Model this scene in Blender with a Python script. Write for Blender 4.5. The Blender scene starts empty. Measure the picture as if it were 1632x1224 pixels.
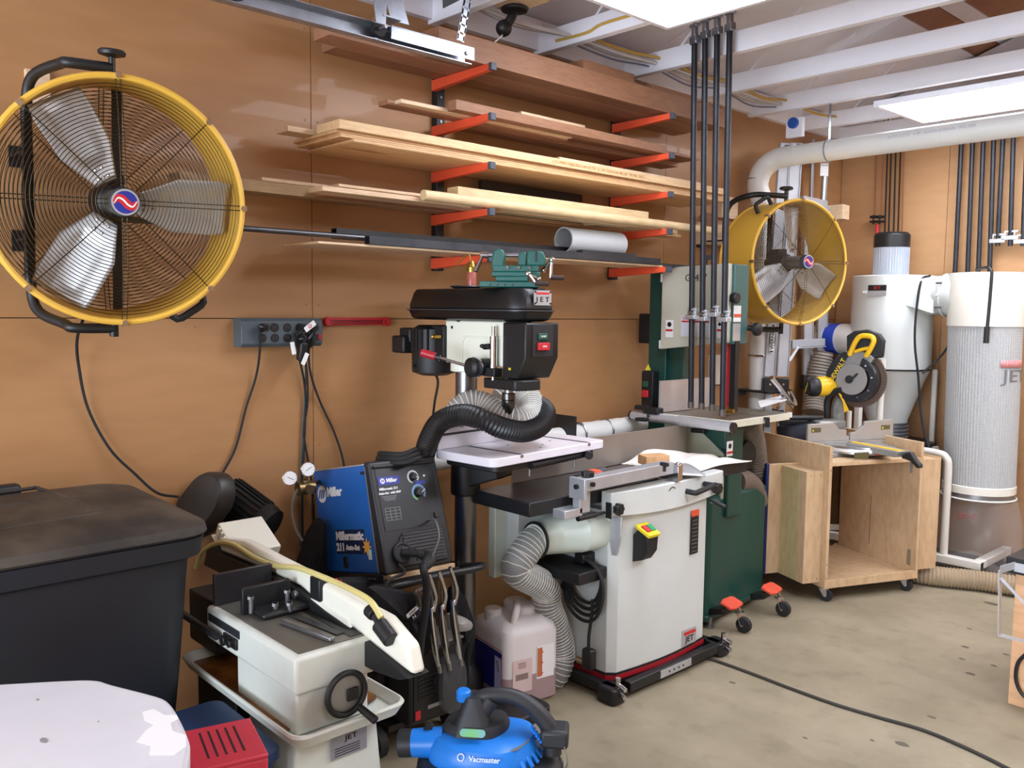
import bpy, math, random
from mathutils import Vector, Matrix
random.seed(7)
PI = math.pi
S = bpy.context.scene
COL = S.collection
V = Vector

# ------------------------------------------------------------------ camera
FPX, YAW, PITCH, ROLL = 1386.0, math.radians(47.15), math.radians(4.86), math.radians(-0.68)
CAM = V((2.85, 0.0, 1.46))
FWD = V((-math.sin(YAW)*math.cos(PITCH), math.cos(YAW)*math.cos(PITCH), -math.sin(PITCH)))
_r0 = V((math.cos(YAW), math.sin(YAW), 0)); _u0 = _r0.cross(FWD)
RGT = _r0*math.cos(ROLL) - _u0*math.sin(ROLL)
UPV = _u0*math.cos(ROLL) + _r0*math.sin(ROLL)
cd = bpy.data.cameras.new('camera'); cam = bpy.data.objects.new('camera', cd); COL.objects.link(cam)
cd.sensor_width = 36; cd.lens = FPX*36/1632; cd.clip_start = 0.05
cam.matrix_world = Matrix((( RGT.x, UPV.x, -FWD.x, CAM.x), (RGT.y, UPV.y, -FWD.y, CAM.y), (RGT.z, UPV.z, -FWD.z, CAM.z), (0, 0, 0, 1)))
S.camera = cam

def at(u, v, x=None, y=None, z=None):
    """survey helper: the point of the room seen at (u, v) that lies on the plane x, y or z"""
    d = FWD + RGT*((u-816)/FPX) - UPV*((v-612)/FPX)
    if x is not None: t = (x-CAM.x)/d.x
    elif y is not None: t = (y-CAM.y)/d.y
    else: t = (z-CAM.z)/d.z
    return CAM + d*t

# ------------------------------------------------------------------ world, light, exposure
w = bpy.data.worlds.new('sky'); S.world = w; w.use_nodes = True
w.node_tree.nodes['Background'].inputs[0].default_value = (0.80, 0.88, 1.0, 1)
w.node_tree.nodes['Background'].inputs[1].default_value = 1.0
LED_STRENGTH = 18.0
DAY_POWER = 295.0
vs = S.view_settings
vs.view_transform = 'Standard'; vs.look = 'None'; vs.gamma = 1; vs.exposure = 0.0; vs.use_curve_mapping = False
def area(name, loc, target, sx, sy, power, col):
    l = bpy.data.lights.new(name, 'AREA'); l.shape = 'RECTANGLE'; l.size = sx; l.size_y = sy; l.energy = power; l.color = col
    o = bpy.data.objects.new(name, l); COL.objects.link(o); o.location = loc
    o.rotation_euler = (V(target)-V(loc)).to_track_quat('-Z', 'Y').to_euler(); return o
area('daylight_through_open_garage_door', (2.2, -2.9, 1.25), (2.0, 2.0, 0.9), 3.6, 2.1, DAY_POWER, (0.78, 0.87, 1.0))

# ------------------------------------------------------------------ materials
MATS = {}
def srgb(c):
    return tuple(((x/255)/12.92 if x/255 <= 0.04045 else ((x/255+0.055)/1.055)**2.4) for x in c)
def mat(name, c, rough=0.5, metal=0.0, var=0.08, scale=6.0, stretch=(1, 1, 1), bump=0.0, spec=0.5, coat=0.0, alpha=1.0, trans=0.0, emit=None, c2=None, detail=4.0, bscale=None, lo=.3, hi=.7):
    if name in MATS: return MATS[name]
    m = bpy.data.materials.new(name); m.use_nodes = True; nt = m.node_tree; n = nt.nodes; L = nt.links
    b = n['Principled BSDF']; base = srgb(c)
    b.inputs['Roughness'].default_value = rough; b.inputs['Metallic'].default_value = metal
    b.inputs['Specular IOR Level'].default_value = spec; b.inputs['Coat Weight'].default_value = coat
    b.inputs['Alpha'].default_value = alpha; b.inputs['Transmission Weight'].default_value = trans
    if emit:
        b.inputs['Emission Color'].default_value = (*srgb(emit[0]), 1); b.inputs['Emission Strength'].default_value = emit[1]
    tc = n.new('ShaderNodeTexCoord'); mp = n.new('ShaderNodeMapping'); mp.inputs['Scale'].default_value = stretch
    L.new(tc.outputs['Object'], mp.inputs['Vector'])
    nz = n.new('ShaderNodeTexNoise'); nz.inputs['Scale'].default_value = scale; nz.inputs['Detail'].default_value = detail; nz.inputs['Roughness'].default_value = .6
    L.new(mp.outputs[0], nz.inputs['Vector'])
    mr = n.new('ShaderNodeMapRange'); mr.inputs['From Min'].default_value = lo; mr.inputs['From Max'].default_value = hi
    L.new(nz.outputs['Fac'], mr.inputs['Value'])
    mx = n.new('ShaderNodeMix'); mx.data_type = 'RGBA'
    b2 = srgb(c2) if c2 else tuple(min(1, x*(1+var)) for x in base)
    b1 = base if c2 else tuple(x*(1-var) for x in base)
    mx.inputs[6].default_value = (*b1, 1); mx.inputs[7].default_value = (*b2, 1)
    L.new(mr.outputs[0], mx.inputs['Factor']); L.new(mx.outputs[2], b.inputs['Base Color'])
    if bump:
        bp = n.new('ShaderNodeBump'); bp.inputs['Strength'].default_value = bump; bp.inputs['Distance'].default_value = .01
        if bscale:
            nb = n.new('ShaderNodeTexNoise'); nb.inputs['Scale'].default_value = bscale; L.new(mp.outputs[0], nb.inputs['Vector']); L.new(nb.outputs['Fac'], bp.inputs['Height'])
        else: L.new(nz.outputs['Fac'], bp.inputs['Height'])
        L.new(bp.outputs[0], b.inputs['Normal'])
    m['_mx'] = 1; MATS[name] = m; return m

def wood(name, c, c2, stretch, scale=5.0, rough=.55, stripes=None, knots=True, coat=0.0, gf=.35):
    """long grained wood: stretched noise, fine grain and a few cathedral waves; stripes = layered plywood edge along z"""
    if name in MATS: return MATS[name]
    m = mat(name, c, rough=rough, c2=c2, scale=scale, stretch=stretch, detail=6, lo=.28, hi=.72, coat=coat)
    nt = m.node_tree; n = nt.nodes; L = nt.links; b = n['Principled BSDF']
    mx = [x for x in n if x.type == 'MIX'][0]; mp = [x for x in n if x.type == 'MAPPING'][0]; tc = [x for x in n if x.type == 'TEX_COORD'][0]
    g = n.new('ShaderNodeTexNoise'); g.inputs['Scale'].default_value = scale*9; g.inputs['Detail'].default_value = 3; L.new(mp.outputs[0], g.inputs['Vector'])
    m2 = n.new('ShaderNodeMix'); m2.data_type = 'RGBA'; m2.blend_type = 'MULTIPLY'; m2.inputs['Factor'].default_value = gf
    cr = n.new('ShaderNodeValToRGB'); cr.color_ramp.elements[0].position = .35; cr.color_ramp.elements[0].color = (.62, .52, .45, 1); cr.color_ramp.elements[1].position = .6
    L.new(g.outputs['Fac'], cr.inputs[0]); L.new(mx.outputs[2], m2.inputs[6]); L.new(cr.outputs[0], m2.inputs[7]); out = m2.outputs[2]
    if knots:
        vo = n.new('ShaderNodeTexVoronoi'); vo.inputs['Scale'].default_value = 2.3; L.new(mp.outputs[0], vo.inputs['Vector'])
        c3 = n.new('ShaderNodeValToRGB'); c3.color_ramp.elements[0].position = .03; c3.color_ramp.elements[0].color = (.35, .22, .14, 1); c3.color_ramp.elements[1].position = .09
        m3 = n.new('ShaderNodeMix'); m3.data_type = 'RGBA'; m3.blend_type = 'MULTIPLY'; m3.inputs['Factor'].default_value = .75
        L.new(vo.outputs['Distance'], c3.inputs[0]); L.new(out, m3.inputs[6]); L.new(c3.outputs[0], m3.inputs[7]); out = m3.outputs[2]
    if stripes:
        wv = n.new('ShaderNodeTexWave'); wv.bands_direction = 'Z'; wv.inputs['Scale'].default_value = stripes; wv.inputs['Distortion'].default_value = .6
        L.new(tc.outputs['Object'], wv.inputs['Vector'])
        c4 = n.new('ShaderNodeValToRGB'); c4.color_ramp.elements[0].position = .25; c4.color_ramp.elements[0].color = (.62, .47, .33, 1); c4.color_ramp.elements[1].position = .6
        m4 = n.new('ShaderNodeMix'); m4.data_type = 'RGBA'; m4.blend_type = 'MULTIPLY'; m4.inputs['Factor'].default_value = .8
        L.new(wv.outputs['Fac'], c4.inputs[0]); L.new(out, m4.inputs[6]); L.new(c4.outputs[0], m4.inputs[7]); out = m4.outputs[2]
    L.new(out, b.inputs['Base Color'])
    return m

# ------------------------------------------------------------------ mesh builder
def basis(d, up=V((0, 0, 1))):
    d = V(d).normalized()
    if abs(d.dot(up)) > .98: up = V((1, 0, 0))
    a = up.cross(d).normalized(); return a, d.cross(a)
def spline(pts, k=6, closed=False):
    P = [V(p) for p in pts]; n = len(P); out = []
    if n < 3 or k <= 1: return P
    rng = range(n) if closed else range(n-1)
    for i in rng:
        p1, p2 = P[i], P[(i+1) % n]
        p0 = P[i-1] if (i or closed) else p1+(p1-p2); p3 = P[(i+2) % n] if (closed or i+2 < n) else p2+(p2-p1)
        for j in range(k):
            t = j/k
            out.append(.5*((2*p1)+(p2-p0)*t+(2*p0-5*p1+4*p2-p3)*t*t+(3*p1-p0-3*p2+p3)*t*t*t))
    if not closed: out.append(P[-1])
    return out
class MB:
    def __init__(s): s.v = []; s.f = []
    def add(s, vs, fs):
        o = len(s.v); s.v += [tuple(x) for x in vs]; s.f += [tuple(i+o for i in f) for f in fs]; return s
    def box(s, x0, x1, y0, y1, z0, z1, M=None):
        vs = [V((x, y, z)) for z in (z0, z1) for x, y in ((x0, y0), (x1, y0), (x1, y1), (x0, y1))]
        if M is not None: vs = [M @ v for v in vs]
        return s.add(vs, [(3, 2, 1, 0), (4, 5, 6, 7), (0, 1, 5, 4), (1, 2, 6, 5), (2, 3, 7, 6), (3, 0, 4, 7)])
    def bar(s, a, b, w, h, up=V((0, 0, 1))):
        a = V(a); b = V(b); p, q = basis(b-a, up); p = p*w/2; q = q*h/2
        vs = [a-p-q, a+p-q, a+p+q, a-p+q, b-p-q, b+p-q, b+p+q, b-p+q]
        return s.add(vs, [(3, 2, 1, 0), (4, 5, 6, 7), (0, 1, 5, 4), (1, 2, 6, 5), (2, 3, 7, 6), (3, 0, 4, 7)])
    def rings(s, R, cap=True, close=False):
        n = len(R[0]); o = len(s.v)
        for r in R: s.v += [tuple(x) for x in r]
        m = len(R); fs = []
        for i in range(m if close else m-1):
            a = o+i*n; b = o+((i+1) % m)*n
            for j in range(n): k = (j+1) % n; fs.append((a+j, a+k, b+k, b+j))
        if cap and not close:
            fs.append(tuple(o+j for j in reversed(range(n)))); fs.append(tuple(o+(m-1)*n+j for j in range(n)))
        s.f += fs; return s
    def cyl(s, a, b, r, r2=None, n=18, cap=True):
        a = V(a); b = V(b); p, q = basis(b-a); r2 = r if r2 is None else r2
        R = [[c+(p*math.cos(2*PI*j/n)+q*math.sin(2*PI*j/n))*rr for j in range(n)] for c, rr in ((a, r), (b, r2))]
        return s.rings(R, cap)
    def tube(s, pts, r, n=8, k=6, closed=False, rf=None):
        P = spline(pts, k, closed); R = []; m = len(P); prev = None
        for i, c in enumerate(P):
            d = (P[(i+1) % m]-P[i-1]) if (closed or 0 < i < m-1) else (P[1]-P[0] if i == 0 else P[-1]-P[-2])
            if d.length < 1e-9: d = V((0, 0, 1))
            d.normalize()
            if prev is None: p, q = basis(d)
            else:
                p = prev-d*prev.dot(d)
                p = p.normalized() if p.length > 1e-6 else basis(d)[0]
                q = d.cross(p)
            prev = p; rr = r if rf is None else rf(i/(m-1))*r
            R.append([c+(p*math.cos(2*PI*j/n)+q*math.sin(2*PI*j/n))*rr for j in range(n)])
        return s.rings(R, not closed, closed)
    def hose(s, pts, r, pitch=.012, amp=.08, n=16):
        P = spline(pts, 24); D = [0]
        for i in range(1, len(P)): D.append(D[-1]+(P[i]-P[i-1]).length)
        N = int(D[-1]/(pitch/4)); Q = []; j = 0
        for i in range(N+1):
            t = D[-1]*i/N
            while j < len(D)-2 and D[j+1] < t: j += 1
            f = (t-D[j])/max(1e-9, D[j+1]-D[j]); Q.append(P[j].lerp(P[j+1], f))
        prof = (1+amp, 1, 1-amp, 1)
        return s.tube(Q, r, n=n, k=1, rf=lambda t: prof[int(round(t*N)) % 4])
    def coil(s, pts, R, r, pitch, n=5):
        P = spline(pts, 24); L = sum((P[i]-P[i-1]).length for i in range(1, len(P))); N = int(L/pitch*14)
        D = [0]
        for i in range(1, len(P)): D.append(D[-1]+(P[i]-P[i-1]).length)
        j = 0; Q = []; prev = None
        for i in range(N+1):
            t = L*i/N
            while j < len(D)-2 and D[j+1] < t: j += 1
            f = (t-D[j])/max(1e-9, D[j+1]-D[j]); c = P[j].lerp(P[j+1], f); d = (P[j+1]-P[j]).normalized()
            p = basis(d)[0] if prev is None else (prev-d*prev.dot(d)).normalized()
            prev = p; q = d.cross(p); a = 2*PI*t/pitch
            Q.append(c+(p*math.cos(a)+q*math.sin(a))*R)
        return s.tube(Q, r, n=n, k=1)
    def lathe(s, prof, c=(0, 0, 0), ax=(0, 0, 1), n=28, cap=True):
        c = V(c); ax = V(ax).normalized(); p, q = basis(ax)
        R = [[c+ax*h+(p*math.cos(2*PI*j/n)+q*math.sin(2*PI*j/n))*max(r, 1e-4) for j in range(n)] for r, h in prof]
        return s.rings(R, cap)
    def torus(s, c, ax, R, r, n=40, m=8):
        c = V(c); ax = V(ax).normalized(); p, q = basis(ax); rr = []
        for i in range(n):
            a = 2*PI*i/n; d = p*math.cos(a)+q*math.sin(a)
            rr.append([c+d*(R+r*math.cos(2*PI*j/m))+ax*r*math.sin(2*PI*j/m) for j in range(m)])
        return s.rings(rr, False, True)
    def prism(s, poly, o, u, v, depth):
        """polygon (a, b) in the plane o + a*u + b*v pushed along u x v by depth"""
        o, u, v = V(o), V(u), V(v); nn = u.cross(v).normalized(); n = len(poly)
        A = [o+u*a+v*b for a, b in poly]; B = [p+nn*depth for p in A]
        fs = [tuple(reversed(range(n))), tuple(range(n, 2*n))]+[(i, (i+1) % n, (i+1) % n+n, i+n) for i in range(n)]
        return s.add(A+B, fs)
    def sphere(s, c, r, n=14, sx=1, sy=1, sz=1):
        c = V(c); R = []
        for i in range(1, n//2+1):
            a = PI*(i-.5)/(n//2); R.append([c+V((r*sx*math.sin(a)*math.cos(2*PI*j/n), r*sy*math.sin(a)*math.sin(2*PI*j/n), -r*sz*math.cos(a))) for j in range(n)])
        return s.rings(R)
    def grid(s, fn, nu, nv):
        o = len(s.v)
        for i in range(nu+1):
            for j in range(nv+1): s.v.append(tuple(fn(i/nu, j/nv)))
        for i in range(nu):
            for j in range(nv):
                a = o+i*(nv+1)+j; s.f.append((a, a+nv+1, a+nv+2, a+1))
        return s
def rrect(a0, a1, b0, b1, r, k=4):
    out = []
    for cx, cy, t in ((a1-r, b1-r, 0), (a0+r, b1-r, 90), (a0+r, b0+r, 180), (a1-r, b0+r, 270)):
        for i in range(k+1):
            a = math.radians(t+90*i/k); out.append((cx+r*math.cos(a), cy+r*math.sin(a)))
    return out
def ngon(n, r, a0=0): return [(r*math.cos(a0+2*PI*i/n), r*math.sin(a0+2*PI*i/n)) for i in range(n)]

WM = {}
def wmat(o): return WM.get(o.name, Matrix())
def obj(name, mb, m, parent=None, bev=0.0, w=True, seg=2, smooth=True, solid=0.0):
    me = bpy.data.meshes.new(name)
    me.from_pydata([tuple(v) for v in mb.v], [], mb.f); me.update()
    if parent is not None and w: me.transform(wmat(parent).inverted())
    import bmesh
    bm = bmesh.new(); bm.from_mesh(me); bmesh.ops.recalc_face_normals(bm, faces=bm.faces); bm.to_mesh(me); bm.free()
    if smooth:
        me.polygons.foreach_set('use_smooth', [True]*len(me.polygons)); me.set_sharp_from_angle(angle=math.radians(35))
    me.materials.append(m); o = bpy.data.objects.new(name, me); COL.objects.link(o)
    if parent is not None:
        o.parent = parent; WM[o.name] = wmat(parent)
    if solid:
        md = o.modifiers.new('solid', 'SOLIDIFY'); md.thickness = solid; md.offset = 0
    if bev:
        md = o.modifiers.new('bevel', 'BEVEL'); md.width = bev; md.segments = seg; md.limit_method = 'ANGLE'; md.angle_limit = math.radians(40)
    return o
def thing(name, label, cat, loc=(0, 0, 0), rz=0.0, group=None, rot=None):
    o = bpy.data.objects.new(name, None); COL.objects.link(o); o.empty_display_size = .05
    o.location = loc; o.rotation_euler = rot if rot else (0, 0, rz)
    WM[o.name] = Matrix.Translation(V(loc)) @ (o.rotation_euler.to_matrix().to_4x4())
    o['label'] = label; o['category'] = cat
    if group: o['group'] = group
    return o
def tag(o, label, cat, group=None):
    o['label'] = label; o['category'] = cat
    if group: o['group'] = group
    return o
def stuff(o): o['kind'] = 'stuff'; return o
def struct(o): o['kind'] = 'structure'; return o
def text(name, s, size, m, o, u, v, parent=None, w=True, align='CENTER', ext=.0006, shear=0, sx=1.0, off=0.0):
    """real raised lettering: text s centred at o, reading along u, upright along v"""
    cu = bpy.data.curves.new(name, 'FONT'); cu.body = s; cu.size = size; cu.align_x = align; cu.align_y = 'CENTER'; cu.extrude = ext; cu.resolution_u = 2; cu.shear = shear; cu.offset = off
    t = bpy.data.objects.new(name+'_tmp', cu); COL.objects.link(t)
    dg = bpy.context.evaluated_depsgraph_get(); me = bpy.data.meshes.new_from_object(t.evaluated_get(dg)); me.name = name
    bpy.data.objects.remove(t); bpy.data.curves.remove(cu)
    u = V(u).normalized(); v = V(v); v = (v-u*v.dot(u)).normalized(); nn = u.cross(v)
    M = Matrix(((u.x*sx, v.x, nn.x, o[0]), (u.y*sx, v.y, nn.y, o[1]), (u.z*sx, v.z, nn.z, o[2]), (0, 0, 0, 1)))
    me.transform(M)
    if parent is not None and w: me.transform(wmat(parent).inverted())
    me.materials.clear(); me.materials.append(m)
    ob = bpy.data.objects.new(name, me); COL.objects.link(ob)
    if parent is not None: ob.parent = parent; WM[ob.name] = wmat(parent)
    return ob
def plate(name, m, o, u, v, a, b, parent, th=.0015, r=0.0, w=True):
    """thin flat plate a x b centred at o"""
    u = V(u).normalized(); v = V(v).normalized(); poly = rrect(-a/2, a/2, -b/2, b/2, r) if r else [(-a/2, -b/2), (a/2, -b/2), (a/2, b/2), (-a/2, b/2)]
    return obj(name, MB().prism(poly, o, u, v, th), m, parent, w=w, smooth=False)
def dup(root, label=None, loc=None, rz=None, group=None):
    r = root.copy(); COL.objects.link(r)
    if loc is not None: r.location = loc
    if rz is not None: r.rotation_euler = (0, 0, rz)
    if label: r['label'] = label
    if group: r['group'] = group
    for ch in list(root.children):
        c = ch.copy(); COL.objects.link(c); c.parent = r
        for g in list(ch.children):
            d = g.copy(); COL.objects.link(d); d.parent = c
    return r
X, Y, Z = V((1, 0, 0)), V((0, 1, 0)), V((0, 0, 1))

# common materials
M_ply = wood('birch_plywood_wall', (168, 122, 78), (179, 134, 90), (3, .35, 1.6), scale=1.6, rough=.5, knots=False, coat=.08, gf=.16)
M_plyc = wood('cart_plywood', (192, 160, 122), (206, 176, 140), (1.4, 1.4, .5), scale=3, rough=.5, knots=False)
M_pine = wood('pale_pine', (216, 184, 148), (232, 206, 172), (2, .25, 2), scale=6, rough=.6)
M_pine2 = wood('yellow_pine', (214, 186, 140), (226, 200, 156), (2, .25, 2), scale=6, rough=.6)
M_fir = wood('brown_fir', (132, 92, 66), (156, 112, 82), (2, .3, 2), scale=6, rough=.6)
M_red = wood('reddish_fir', (152, 108, 82), (174, 128, 100), (2, .3, 2), scale=6, rough=.6)
M_plyedge = wood('plywood_edge', (214, 172, 122), (230, 194, 148), (2, .3, 2), scale=5, stripes=38, rough=.6)
M_black = mat('black_paint', (22, 22, 24), .45)
M_blackm = mat('black_matte_plastic', (28, 28, 30), .6, var=.2)
M_rubber = mat('black_rubber', (24, 24, 25), .7, var=.2)
M_steel = mat('brushed_steel', (150, 150, 152), .35, .9, var=.1, scale=20)
M_chrome = mat('chrome', (200, 200, 205), .15, 1.0)
M_alu = mat('aluminium', (190, 192, 196), .38, .55, var=.08, scale=12)
M_galv = mat('galvanised_steel', (168, 174, 184), .3, .85, var=.2, scale=14)
M_darksteel = mat('dark_rolled_steel', (62, 64, 68), .45, .6, var=.25, scale=10)
M_orange = mat('orange_paint', (226, 84, 50), .5)
M_white = mat('white_machine_paint', (204, 208, 205), .35, var=.03)
M_whitem = mat('white_pvc', (226, 226, 222), .4, var=.03)
M_wpaint = mat('white_wall_paint', (238, 238, 246), .6, var=.04, scale=4)
M_yellow = mat('yellow_drum_paint', (226, 178, 70), .4, var=.04)
M_green = mat('dark_green_paint', (22, 66, 58), .35, var=.06)
M_beige = mat('beige_paint', (190, 188, 172), .4, var=.03)
M_red_p = mat('red_plastic', (188, 34, 44), .4)
M_blue_p = mat('blue_plastic', (40, 120, 205), .4)
M_whitel = mat('white_print', (232, 232, 232), .5, var=.01)
M_blackl = mat('black_print', (18, 18, 20), .5, var=.01)
M_redl = mat('red_print', (196, 36, 40), .5, var=.02)
M_brass = mat('brass', (176, 144, 70), .3, .9)
# ================================================================== room shell
def seg_panels(parent, rects, m, plane, pos, th=.012, gap=.0015):
    for a0, a1, b0, b1 in rects:
        a0 += gap; a1 -= gap; b0 += gap; b1 -= gap
        mb = MB()
        if plane == 'x': mb.box(pos-th, pos, a0, a1, b0, b1)
        else: mb.box(a0, a1, pos, pos+th, b0, b1)
        obj('plywood_panel', mb, m, parent, smooth=False)
wl = struct(obj('wall_left', MB().box(-.12, -.012, -3.0, 5.75, 0, 2.72), mat('stud_wall', (70, 50, 36), .8)))
seg_panels(wl, [(-3, -.8, 0, 1.42), (-.8, 1.64, 0, 1.42), (1.64, 3.88, 0, 1.42), (3.88, 5.63, 0, 1.42),
                (-3, -.8, 1.42, 2.64), (-.8, 1.64, 1.42, 2.64), (1.64, 3.72, 1.42, 2.64), (3.72, 5.63, 1.42, 2.64)], M_ply, 'x', 0)
sc = MB()
for y in (1.615, 1.665, 3.74):
    for z in [.25, .6, .95, 1.38, 1.47, 1.72, 2.13, 2.45]: sc.cyl((0, y, z), (.0008, y, z), .004, n=8)
for y in [.4, 1.2, 2.4, 3.2]:
    for z in (1.39,): sc.cyl((0, y, z), (.0008, y, z), .0035, n=8)
o = obj('screw_heads', sc, mat('screw_hole', (150, 108, 74), .8), wl); o['kind'] = 'stuff'
M_plyb = wood('birch_plywood_back', (178, 133, 90), (189, 146, 103), (.35, 3, 1.6), scale=1.6, rough=.5, knots=False, coat=.08, gf=.16)
M_ceil2 = mat('painted_gable', (214, 212, 220), .7)
wb = struct(obj('wall_back', MB().box(-.12, 6.1, 5.642, 5.75, 0, 2.72).prism([(-.12, 2.72), (6.1, 2.72), (6.1, 4.85)], (0, 5.75, 0), X, Z, .1), MATS['stud_wall']))
seg_panels(wb, [(0, .69, 0, 2.5), (.69, 1.95, 0, 2.5), (1.95, 3.15, 0, 2.5), (3.15, 4.4, 0, 2.5), (4.4, 6.1, 0, 2.5)], M_plyb, 'y', 5.63)
obj('gable_panel', MB().prism([(.0, 2.66), (6.0, 2.66), (6.0, 4.7), (.0, 2.72)], (0, 5.64, 0), X, Z, .03), M_ceil2, wb)
obj('trim_board', MB().box(0, 6.1, 5.60, 5.64, 2.50, 2.66), M_wpaint, wb)
wr = struct(obj('wall_right', MB().box(6.0, 6.1, -3.0, 5.63, 0, 4.9), mat('right_wall_ply', (190, 150, 110), .6)))
wf = struct(obj('wall_front', MB().box(-.12, .3, -3.1, -3.0, 0, 2.7).box(4.2, 6.1, -3.1, -3.0, 0, 2.7).box(.3, 4.2, -3.1, -3.0, 2.3, 2.7).prism([(-.12, 2.7), (6.1, 2.7), (6.1, 4.9)], (0, -3.0, 0), X, Z, .1), MATS['right_wall_ply']))
# floor: concrete with soft mottling, dark dirt and a few damp footprints
M_conc = mat('worn_concrete', (130, 119, 96), .62, c2=(153, 141, 118), scale=2.6, detail=9, lo=.35, hi=.68, bump=.06, bscale=60)
nt = M_conc.node_tree; n = nt.nodes; L = nt.links; b = n['Principled BSDF']; src = b.inputs['Base Color'].links[0].from_socket
g = n.new('ShaderNodeTexNoise'); g.inputs['Scale'].default_value = 9; g.inputs['Detail'].default_value = 8
cr = n.new('ShaderNodeValToRGB'); cr.color_ramp.elements[0].position = .30; cr.color_ramp.elements[0].color = (.5, .47, .42, 1); cr.color_ramp.elements[1].position = .46
m2 = n.new('ShaderNodeMix'); m2.data_type = 'RGBA'; m2.blend_type = 'MULTIPLY'; m2.inputs['Factor'].default_value = .35
tc = [x for x in n if x.type == 'TEX_COORD'][0]; L.new(tc.outputs['Object'], g.inputs['Vector'])
L.new(g.outputs['Fac'], cr.inputs[0]); L.new(src, m2.inputs[6]); L.new(cr.outputs[0], m2.inputs[7]); L.new(m2.outputs[2], b.inputs['Base Color'])
fl = struct(obj('floor', MB().box(-.12, 6.1, -3.1, 5.75, -.1, 0), M_conc))
sp = MB()
for u, v, r in ((1538, 1031, .016), (1533, 1050, .012), (1547, 1074, .016), (1603, 1043, .012), (1584, 1061, .012), (1580, 962, .03), (1545, 1002, .012), (1167, 1088, .012), (1438, 1186, .02), (1390, 1180, .008), (1485, 1143, .014), (1283, 1176, .008)):
    p = at(u, v, z=0); sp.prism([(r*(1+.3*random.random())*math.cos(a*PI/5), .6*r*(1+.4*random.random())*math.sin(a*PI/5)) for a in range(10)], (p.x, p.y, .0002), X, Y, .0006)
o = obj('floor_stain', sp, mat('oil_stain', (88, 80, 66), .6), fl); o['kind'] = 'stuff'

# ceiling: painted roof slope above white bottom chords
SL = .33
M_ceil = mat('painted_roof_boards', (232, 230, 238), .75, var=.06, scale=3)
M_roofw = wood('bare_roof_plywood', (150, 104, 80), (172, 126, 98), (.4, 3, 1), scale=2.5, rough=.7, knots=False)
ce = struct(obj('ceiling', MB().add([(-.12, -3.1, 2.72+.06), (6.2, -3.1, 2.78+SL*6.2), (6.2, 5.75, 2.78+SL*6.2), (-.12, 5.75, 2.78)], [(0, 1, 2, 3)]), MATS['stud_wall'], smooth=False, solid=.02))
def slope(x0, x1, m, nm):
    for k in range(8):
        y0 = -3.05+k*1.098
        z0, z1 = 2.735+SL*x0, 2.735+SL*x1
        obj(nm, MB().add([(x0, y0+.002, z0), (x1, y0+.002, z1), (x1, y0+1.096, z1), (x0, y0+1.096, z0), (x0, y0+.002, z0+.012), (x1, y0+.002, z1+.012), (x1, y0+1.096, z1+.012), (x0, y0+1.096, z0+.012)],
            [(3, 2, 1, 0), (4, 5, 6, 7), (0, 1, 5, 4), (1, 2, 6, 5), (2, 3, 7, 6), (3, 0, 4, 7)]), m, ce, smooth=False)
slope(-.02, .80, M_ceil, 'painted_panel'); slope(.805, .93, M_roofw, 'bare_panel'); slope(.935, 1.02, M_ceil, 'painted_panel'); slope(1.025, 6.1, M_roofw, 'bare_panel')
JY = [-2.65, -2.05, -1.45, -.85, -.25, .35, .95, 1.57, 2.165, 2.75, 3.335, 3.915, 4.47, 5.04, 5.52]
for y in JY:
    mb = MB().box(0.0, 6.0, y, y+.038, 2.585, 2.675)
    obj('joist', mb, M_wpaint, ce, bev=.002)
wb_ = MB()
for y in JY[5:]:
    wb_.bar((.34, y+.019, 2.67), (.62, y+.019, 2.72+SL*.62), .004, .010)
obj('truss_web', wb_, M_wpaint, ce)
tp = MB()
for i in range(len(JY)-1): tp.box(0.0, .03, JY[i]+.039, JY[i+1]-.001, 2.60, 2.73)
obj('blocking', tp, M_wpaint, ce)
obj('top_plate', MB().box(-.01, .02, -3, 5.6, 2.64, 2.735), M_wpaint, ce)

# LED panels under the chords
M_led = mat('lit_diffuser', (255, 255, 255), .5, emit=((238, 243, 255), LED_STRENGTH))
def led(x0, y0, lab, wx=1.2, wy=.6):
    t = thing('ceiling_light', lab, 'light', (x0, y0, 2.53), group=None)
    z = 2.545
    f = MB()
    for a in ((0, wx, 0, .02), (0, wx, wy-.02, wy), (0, .02, .02, wy-.02), (wx-.02, wx, .02, wy-.02)): f.box(a[0], a[1], a[2], a[3], .018, .045)
    f.box(.02, wx-.02, .02, wy-.02, .03, .05)
    obj('frame', f, M_wpaint, t, w=False)
    obj('diffuser', MB().box(.02, wx-.02, .02, wy-.02, .022, .028), M_led, t, w=False)
    return t
led(.70, 2.19, 'bright white LED panel at the top edge, left of the hanging pipe clamps')
led(.70, 4.56, 'bright white LED panel above the white duct near the back wall')
led(2.5, 2.19, 'added fill light panel on the ceiling, unseen to the right'); led(2.3, 4.56, 'added fill light panel on the ceiling, unseen at the far right'); led(2.4, 3.38, 'added fill light panel on the ceiling, unseen between the two right-hand rows')  # fill panels never in view, added to brighten the left wall and the room
led(3.3, -.4, 'added fill light panel on the ceiling, unseen behind the camera on the right')  # one more unseen panel, added only for lighting

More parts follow.
